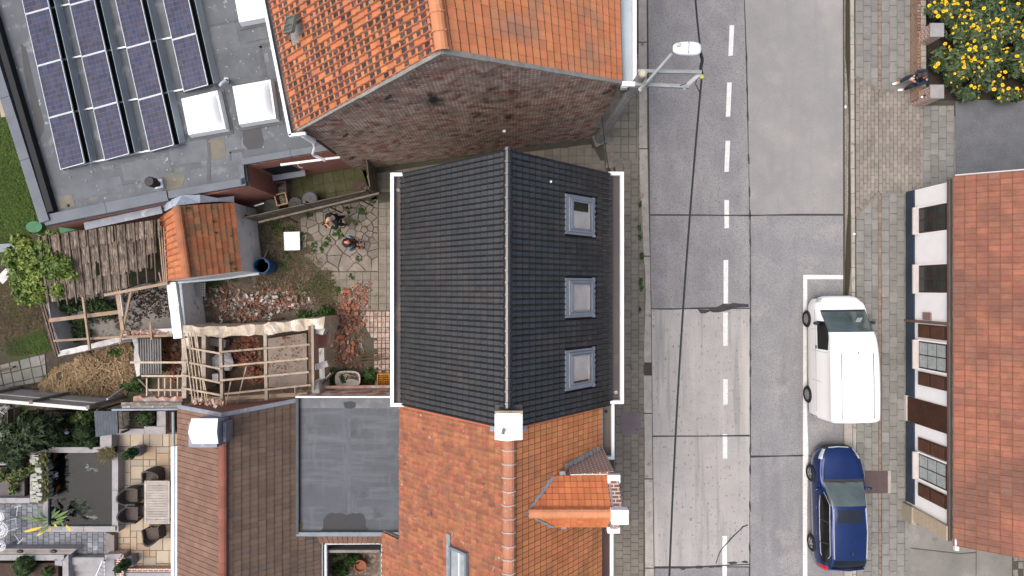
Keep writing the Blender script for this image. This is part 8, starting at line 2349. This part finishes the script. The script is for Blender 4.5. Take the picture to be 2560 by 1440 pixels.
def ccls(i, j, left):
 s_ = 'l' if left else 'r'
 if 3.12 < i < 3.98 and j > 4.02: return 'windscreen'
 if 3.0 < i <= 3.12 and j > 4.02: return 'cowl'
 if .95 < i < 2.05 and 2.66 < j < 3.7: return 'headlight:' + s_
 if i < .9 and 1.6 < j < 5.4: return 'grille'
 if 3.62 < i < 6.5 and 3.05 < j < 4.0: return 'side_window:' + s_
 if i < 9 and j < 1.0 and i > 1.2: return 'sill:' + s_
 if 6.15 < i < 6.98 and j > 4.9: return 'rear_window'
 if 6.85 < i < 8.2 and 2.6 < j < 4.1: return 'tail_light:' + s_
 if 4.18 < i < 4.62 and j > 5.25: return 'sunroof'
 return 'body'
cm = {'body': cb, 'windscreen': car_glass, 'cowl': dk_trim, 'headlight:l': head_m, 'headlight:r': head_m, 'grille': dk_trim, 'side_window:l': dark_glass, 'side_window:r': dark_glass, 'sill:l': dk_trim, 'sill:r': dk_trim,
  'rear_window': dark_glass, 'tail_light:l': tail_m, 'tail_light:r': tail_m, 'sunroof': M('sunroof_glass', (.010, .014, .022), (.014, .018, .026), 2, .08, 0, spec=.5), 'front_panel_key': 'grille', 'rear_panel_key': 'body'}
car_body(car, CS, ccls, cm, s=8, r=4)
cf_ = MW[car.name]
for y in (-1.09, -3.81):
 wheel(car, -.845, y, .325, .21, 5, -1); wheel(car, .845, y, .325, .21, 5, 1)
for sx in (-1, 1):
 MB().tube([(sx * .595, -2.08, 1.46), (sx * .625, -3.0, 1.495), (sx * .60, -3.98, 1.455)], .020, 6).build('roof_rail', chrome, car, frame=cf_)
 q = MB().ball((sx * .99, -1.50, 1.02), .11, 8, sx=1.0, sy=.55, sz=.62); q.beam((sx * .86, -1.47, .98), (sx * .95, -1.49, 1.0), .06, .04)
 q.build('wing_mirror', cb, car, frame=cf_, smooth=True)
 MB().tube([(sx * .83, -1.46, .965), (sx * .888, -2.1, .958), (sx * .90, -3.0, .975), (sx * .885, -3.9, .995), (sx * .80, -4.15, 1.06)], .012, 5).build('window_trim', chrome, car, frame=cf_)
 MB().tube([(sx * .80, -1.46, 1.02), (sx * .685, -2.0, 1.335), (sx * .705, -3.0, 1.36), (sx * .69, -3.9, 1.33), (sx * .74, -4.15, 1.15)], .012, 5).build('window_trim', chrome, car, frame=cf_)
 MB().tube([(sx * .888, -2.62, .97), (sx * .70, -2.68, 1.35)], .022, 5).build('window_pillar', dk_trim, car, frame=cf_)
 MB().tube([(sx * .893, -3.50, .985), (sx * .70, -3.46, 1.345)], .022, 5).build('window_pillar', dk_trim, car, frame=cf_)
 for y in (-2.25, -3.25): MB().box((sx * .925, y, .80), (.03, .16, .03)).build('door_handle', cb, car, frame=cf_, bevel=.008)
 for y in (-1.30, -2.62, -3.55): MB().tube([(sx * .885, y, .30), (sx * .918, y, .58), (sx * .90, y, .92)], .005, 4).build('panel_gap', black_hole, car, frame=cf_)
 MB().tube([(sx * .70, -1.12, 1.0), (sx * .66, -.6, .925), (sx * .52, -.22, .80), (sx * .3, -.16, .795)], .007, 4).build('bonnet_gap', black_hole, car, frame=cf_)
MB().tube([(-.38, -.01, .70), (0, .02, .72), (.38, -.01, .70)], .022, 6).build('grille_bar', chrome, car, frame=cf_)
MB().tube([(-.5, -1.2, 1.06), (.05, -1.26, 1.11)], .010, 5).build('wiper', dk_trim, car, frame=cf_)
MB().tube([(.06, -1.2, 1.06), (.55, -1.26, 1.06)], .010, 5).build('wiper', dk_trim, car, frame=cf_)
MB().beam((.05, -3.72, 1.47), (.05, -3.84, 1.51), .05, .03).build('roof_aerial', dk_trim, car, frame=cf_)
MB().box((.1, -4.70, .62), (.5, .02, .11)).build('number_plate', M('plate_white', (.6, .6, .58)), car, frame=cf_)
MB().tube([(-.60, -4.43, 1.26), (0, -4.47, 1.31), (.60, -4.43, 1.26)], .03, 6).build('roof_spoiler', cb, car, frame=cf_)
# ------------------------------------------------------------------ people
skin_m = M('skin', (.52, .27, .18), (.46, .23, .15), 12, .6, 0)
def skinned(name, joints, edges, mat, root, extra=None, sub=2, rootj=0):
 """one continuous surface grown over a skeleton: joints (xyz, radius), edges between joints"""
 me = bpy.data.meshes.new(name)
 me.from_pydata([j[0] for j in joints], edges, [])
 o = bpy.data.objects.new(name, me)
 COL.objects.link(o)
 sk_ = o.modifiers.new('skin', 'SKIN')
 for k, j in enumerate(joints):
  d = me.skin_vertices[0].data[k]
  r = j[1]
  d.radius = r if isinstance(r, tuple) else (r, r)
  d.use_root = (k == rootj)
 sb = o.modifiers.new('sub', 'SUBSURF'); sb.levels = sub; sb.render_levels = sub
 dg = bpy.context.evaluated_depsgraph_get()
 ev = o.evaluated_get(dg)
 m2 = ev.to_mesh()
 mb = MB()
 mb.add([v.co.copy() for v in m2.vertices], [tuple(p.vertices) for p in m2.polygons])
 ev.to_mesh_clear()
 bpy.data.objects.remove(o)
 if extra: extra(mb)
 return mb.build(name, mat, root, frame=MW[root.name], smooth=True)
def headgeo(mb, c, f, up, r=.10):
 """skull with nose and ears; f = where the face looks, up = crown direction"""
 f = Vector(f).normalized(); u = (Vector(up) - f * Vector(up).dot(f)).normalized(); s_ = f.cross(u)
 R = Matrix((s_, f, u)).transposed()
 q = MB().ball((0, 0, 0), r, 10, sx=.78, sy=.96, sz=1.16)
 q.ball((0, r * .95, -r * .10), r * .17, 5, sx=.8, sz=1.4)
 for x in (-1, 1): q.ball((x * r * .78, -.0, -r * .05), r * .2, 5, sx=.4, sz=1.3)
 q.ball((0, r * .82, -r * .52), r * .24, 6, sx=1.2, sy=.5, sz=.35)
 mb.add([Vector(c) + R @ p for p in q.v], q.f)
 return R
def handgeo(mb, c, d, side, curl=.5, s=1.0):
 """palm with four fingers and a thumb, pointing along d"""
 d = Vector(d).normalized(); u = Vector((0, 0, 1)); x = d.cross(u).normalized(); n_ = x.cross(d)
 R = Matrix((x, d, n_)).transposed()
 q = MB().ball((0, .045, 0), .046, 6, sx=.9, sy=1.05, sz=.42)
 for k, (fx, ln) in enumerate(((-.03, .068), (-.01, .078), (.01, .074), (.03, .058))):
  q.tube([(fx, .07, 0), (fx * 1.1, .09 + ln * .4, -.012 * curl), (fx * 1.1, .09 + ln * .7, -.05 * curl), (fx, .09 + ln * .75, -.085 * curl)], [.010, .009, .008, .006], 6)
 q.tube([(side * .035, .03, 0), (side * .065, .065, -.01), (side * .055, .10, -.02)], [.013, .011, .008], 6)
 mb.add([Vector(c) + R @ (p * s) for p in q.v], q.f)
def facebits(root, c, R, r, hairm=None):
 fr2 = MW[root.name]
 e = MB()
 for x in (-1, 1): e.ball(Vector(c) + R @ Vector((x * r * .32, r * .86, r * .12)), r * .10, 5)
 e.build('eyes', M('eye_dark', (.03, .02, .018), (.05, .04, .035)), root, frame=fr2)
 l = MB(); l.ball(Vector(c) + R @ Vector((0, r * .86, -r * .52)), r * .2, 5, sx=1.1, sy=.5, sz=.3)
 l.build('mouth', M('lips', (.36, .12, .10), (.30, .10, .085)), root, frame=fr2)
jk = M('black_jacket', (.005, .008, .013), (.007, .011, .017), 5, .85, .4, 25)
tr_m = M('black_trousers', (.010, .011, .014), (.016, .017, .02), 5, .85, .4, 25)
shoe_m = M('dark_shoe', (.018, .024, .026), (.025, .03, .032), 6, .6, .1)
# bald man looking at his phone
man = thing('person', 'bald man in black standing on the crazy paving, phone in both hands', 'person', W(858, 556, .02), math.radians(131))
J = [((0, 0, .95), .13), ((0, .0, 1.15), .135), ((0, .0, 1.34), .14), ((0, .04, 1.50), .06), ((0, .09, 1.60), .07),
  ((-.19, .0, 1.42), .065), ((-.30, .14, 1.17), .048), ((-.09, .36, 1.17), .034), ((.19, .0, 1.42), .065), ((.30, .14, 1.17), .048), ((.09, .36, 1.17), .034),
  ((-.10, 0, .88), .095), ((-.12, .05, .50), .06), ((-.13, .0, .10), .042), ((-.14, .13, .045), .038), ((.10, 0, .88), .095), ((.13, -.05, .50), .06), ((.15, -.16, .10), .042), ((.17, -.03, .045), .038)]
E = [(0, 1), (1, 2), (2, 3), (3, 4), (2, 5), (5, 6), (6, 7), (2, 8), (8, 9), (9, 10), (0, 11), (11, 12), (12, 13), (13, 14), (0, 15), (15, 16), (16, 17), (17, 18)]
hd = (0, .12, 1.66)
def ex(mb):
 global _R
 _R = headgeo(mb, hd, (0, .85, -.52), (0, .5, .85), .105)
 handgeo(mb, (-.09, .36, 1.17), (.7, .5, 0), 1, .6); handgeo(mb, (.09, .36, 1.17), (-.7, .5, 0), -1, .6)
skinned('body', J, E, skin_m, man, ex)
facebits(man, hd, _R, .105)
G_ = lambda k, d: (J[k][0], J[k][1] + d)
skinned('jacket', [G_(0, .03), G_(1, .035), G_(2, .035), ((0, .03, 1.47), .085), G_(5, .022), G_(6, .018), ((-.13, .33, 1.17), .046), G_(8, .022), G_(9, .018), ((.13, .33, 1.17), .046)], [(0, 1), (1, 2), (2, 3), (2, 4), (4, 5), (5, 6), (2, 7), (7, 8), (8, 9)], jk, man)
skinned('trousers', [((0, 0, .93), .15), G_(11, .02), G_(12, .022), ((-.13, .0, .12), .055), G_(15, .02), G_(16, .022), ((.15, -.16, .12), .055)], [(0, 1), (1, 2), (2, 3), (0, 4), (4, 5), (5, 6)], tr_m, man)
fr2 = MW[man.name]
for a, b in (((-.13, -.05, .045), (-.145, .17, .04)), ((.145, -.21, .045), (.185, .0, .04))):
 MB().tube([a, Vector(a).lerp(Vector(b), .5), b], [.048, .05, .036], 8).build('shoe', shoe_m, man, frame=fr2)
cr = MB(); Rh = _R
for k in range(40):
 a = math.pi * (-.10 + 1.2 * k / 39)
 p = Vector((.088 * math.cos(a), -.095 * math.sin(a), -.015 + .02 * math.sin(3 * a)))
 cr.ball(Vector(hd) + Rh @ p, .022, 4)
cr.build('hair', M('grey_hair', (.12, .10, .09), (.20, .18, .165), 30, .9, .3), man, frame=fr2)
MB().ball((0, -.055, 1.49), .09, 7, sx=1.1, sy=.6, sz=.5).build('collar', M('grey_collar', (.16, .165, .17), (.12, .125, .13)), man, frame=fr2, smooth=True)
phone = thing('phone', 'reddish phone held by the bald man', 'phone', MW[man.name] @ Vector((0, .43, 1.17)), math.radians(131))
MB().box((0, 0, .02), (.15, .075, .012), m=Matrix.Rotation(.5, 3, 'X')).build('phone_body', M('red_phone', (.30, .05, .05), (.25, .04, .04), 6, .3, 0), phone, frame=MW[phone.name])
MB().box((0, -.004, .029), (.135, .065, .004), m=Matrix.Rotation(.5, 3, 'X')).build('phone_screen', glass, phone, frame=MW[phone.name])
# woman looking up
wo = thing('person', 'long haired woman in denim jacket and maroon top looking up from the crazy paving', 'person', W(895, 613, .02), math.radians(-88))
J = [((0, 0, .90), .12), ((0, .02, 1.08), .105), ((0, .02, 1.26), .12), ((0, .0, 1.40), .052), ((0, .0, 1.46), .05),
  ((-.17, .0, 1.33), .055), ((-.25, -.04, 1.08), .042), ((-.20, .13, .92), .030), ((.17, .0, 1.33), .055), ((.25, -.04, 1.08), .042), ((.20, .13, .92), .030),
  ((-.09, 0, .82), .09), ((-.10, .04, .46), .055), ((-.10, .0, .09), .038), ((-.11, .12, .04), .034), ((.09, 0, .82), .09), ((.10, .06, .46), .055), ((.11, .08, .09), .038), ((.12, .20, .04), .034)]
hd = (0, -.02, 1.545)
def ex(mb):
 global _R
 _R = headgeo(mb, hd, (0, .5, .86), (0, -.86, .5), .098)
 handgeo(mb, (-.20, .13, .92), (.3, .8, -.3), 1, .5, .9); handgeo(mb, (.20, .13, .92), (-.3, .8, -.3), -1, .5, .9)
skinned('body', J, E, M('skin_pink', (.52, .24, .19), (.46, .20, .16), 12, .6, 0), wo, ex)
facebits(wo, hd, _R, .098)
fr2 = MW[wo.name]
skinned('top', [G_(0, .018), G_(1, .02), G_(2, .02), ((0, .01, 1.37), .07)], [(0, 1), (1, 2), (2, 3)], M('maroon_top', (.075, .020, .028), (.055, .015, .02), 6, .85, .3, 25), wo)
den = M('denim', (.17, .27, .36), (.115, .19, .27), 9, .9, .4, 25, stain=[((.28, .38, .46), 12, .58, .7)])
skinned('jacket', [((0, -.06, 1.22), .10), ((-.11, -.03, 1.33), .085), G_(5, .03), G_(6, .034), ((-.21, .10, .95), .058), ((.11, -.03, 1.33), .085), G_(8, .03), G_(9, .034), ((.21, .10, .95), .058), ((-.13, .02, 1.0), .08), ((.13, .02, 1.0), .08), ((-.12, .02, 1.18), .085), ((.12, .02, 1.18), .085)],
  [(0, 1), (1, 2), (2, 3), (3, 4), (0, 5), (5, 6), (6, 7), (7, 8), (1, 11), (11, 9), (5, 12), (12, 10)], den, wo)
skinned('trousers', [((0, 0, .88), .135), G_(11, .015), G_(12, .016), ((-.10, .0, .11), .048), G_(15, .015), G_(16, .016), ((.11, .08, .11), .048)], [(0, 1), (1, 2), (2, 3), (0, 4), (4, 5), (5, 6)], M('brown_trousers', (.060, .036, .028), (.045, .028, .022), 6, .9, .3, 25), wo)
for a, b in (((-.10, -.05, .04), (-.115, .17, .035)), ((.11, .03, .04), (.125, .25, .035))):
 MB().tube([a, Vector(a).lerp(Vector(b), .5), b], [.042, .045, .032], 8).build('shoe', M('brown_shoe', (.075, .04, .03)), wo, frame=fr2)
hr_ = MB(); hairm = M('dark_brown_hair', (.050, .022, .016), (.032, .015, .011), 30, .6, .4, 30)
for k in range(56):
 a = random.uniform(0, 2 * math.pi)
 p0 = Vector((.085 * math.cos(a), -.03 - random.random() * .07, .10 * math.sin(a)))
 P0 = Vector(hd) + _R @ p0
 d = Vector((P0.x - hd[0], P0.y - hd[1] - .02, 0)).normalized() if True else None
 hr_.tube([P0, P0 + d * .06 + Vector((0, 0, -.04)), P0 + d * .10 + Vector((0, 0, -.16)), P0 + d * .09 + Vector((random.uniform(-.03, .03), 0, -.30))], [.022, .026, .022, .008], 5)
hr_.ball(Vector(hd) + _R @ Vector((0, -.035, .012)), .105, 8, sx=.9, sy=.85, sz=1.12)
hr_.build('hair', hairm, wo, frame=fr2, smooth=True)
# seated person on the garden wall
se = thing('person', 'person in navy with brown cap and white shoes sitting on the garden wall', 'person', (GX + .02, W(0, 200, .5).y, 0), math.radians(97))
J = [((0, -.10, .56), .13), ((0, -.06, .74), .125), ((0, .06, .96), .13), ((0, .16, 1.08), .055), ((0, .20, 1.13), .06),
  ((-.19, .06, 1.0), .06), ((-.25, .20, .80), .045), ((-.07, .38, .76), .032), ((.19, .06, 1.0), .06), ((.25, .20, .80), .045), ((.07, .38, .76), .032),
  ((-.10, -.04, .53), .10), ((-.20, .36, .50), .068), ((-.20, .34, .10), .045), ((-.19, .47, .05), .04), ((.10, -.04, .53), .10), ((.17, .38, .50), .068), ((.10, .52, .12), .045), ((.08, .64, .06), .04)]
hd = (0, .24, 1.18)
def ex(mb):
 global _R
 _R = headgeo(mb, hd, (0, .75, -.66), (0, .66, .75), .10)
 handgeo(mb, (-.07, .38, .76), (.5, .8, 0), 1, .7); handgeo(mb, (.07, .38, .76), (-.5, .8, 0), -1, .7)
skinned('body', J, E, skin_m, se, ex)
facebits(se, hd, _R, .10)
nv = M('navy_cloth', (.012, .024, .046), (.018, .034, .060), 6, .85, .4, 25)
skinned('jacket', [G_(0, .03), G_(1, .035), G_(2, .035), ((0, .13, 1.06), .08), G_(5, .022), G_(6, .02), ((-.11, .34, .77), .045), G_(8, .022), G_(9, .02), ((.11, .34, .77), .045)], [(0, 1), (1, 2), (2, 3), (2, 4), (4, 5), (5, 6), (2, 7), (7, 8), (8, 9)], nv, se)
skinned('trousers', [((0, -.08, .55), .145), G_(11, .015), G_(12, .018), ((-.20, .34, .13), .055), G_(15, .015), G_(16, .018), ((.10, .51, .15), .055)], [(0, 1), (1, 2), (2, 3), (0, 4), (4, 5), (5, 6)], M('dark_navy_jeans', (.012, .020, .034), (.02, .03, .048), 6, .9, .4, 25), se)
fr2 = MW[se.name]
MB().tube([(.11, .46, .06), (.09, .60, .06), (.07, .74, .045)], [.05, .055, .04], 8).build('shoe', M('white_shoe', (.78, .80, .82), (.7, .72, .74)), se, frame=fr2, smooth=True)
MB().tube([(-.20, .30, .06), (-.19, .42, .06), (-.18, .54, .045)], [.05, .055, .04], 8).build('shoe', M('white_shoe', (.78, .80, .82)), se, frame=fr2, smooth=True)
cp_ = MB().ball(Vector(hd) + _R @ Vector((0, -.01, .03)), .108, 9, sx=.86, sy=.98, sz=.95)
pk_ = [Vector(hd) + _R @ Vector((x, y, .03)) for x, y in ((-.07, .07), (.07, .07), (.06, .17), (0, .19), (-.06, .17))]
cp_.add(pk_ + [p + _R @ Vector((0, 0, .012)) for p in pk_], [(0, 1, 2, 3, 4), (9, 8, 7, 6, 5)] + [(i, (i + 1) % 5, 5 + (i + 1) % 5, 5 + i) for i in range(5)])
cp_.build('cap', M('brown_cap', (.060, .036, .026), (.085, .055, .042), 16, .9, .3), se, frame=fr2, smooth=True)
phone = thing('phone', 'dark phone held by the person sitting on the garden wall', 'phone', MW[se.name] @ Vector((0, .44, .77)), math.radians(97))
MB().box((0, 0, .02), (.075, .15, .012), m=Matrix.Rotation(-.4, 3, 'X')).build('phone_body', dk_pl, phone, frame=MW[phone.name])
MB().box((0, 0, .028), (.065, .135, .004), m=Matrix.Rotation(-.4, 3, 'X')).build('phone_screen', M('phone_glow', (.35, .38, .42), (.3, .33, .36), 3, .1, 0), phone, frame=MW[phone.name])
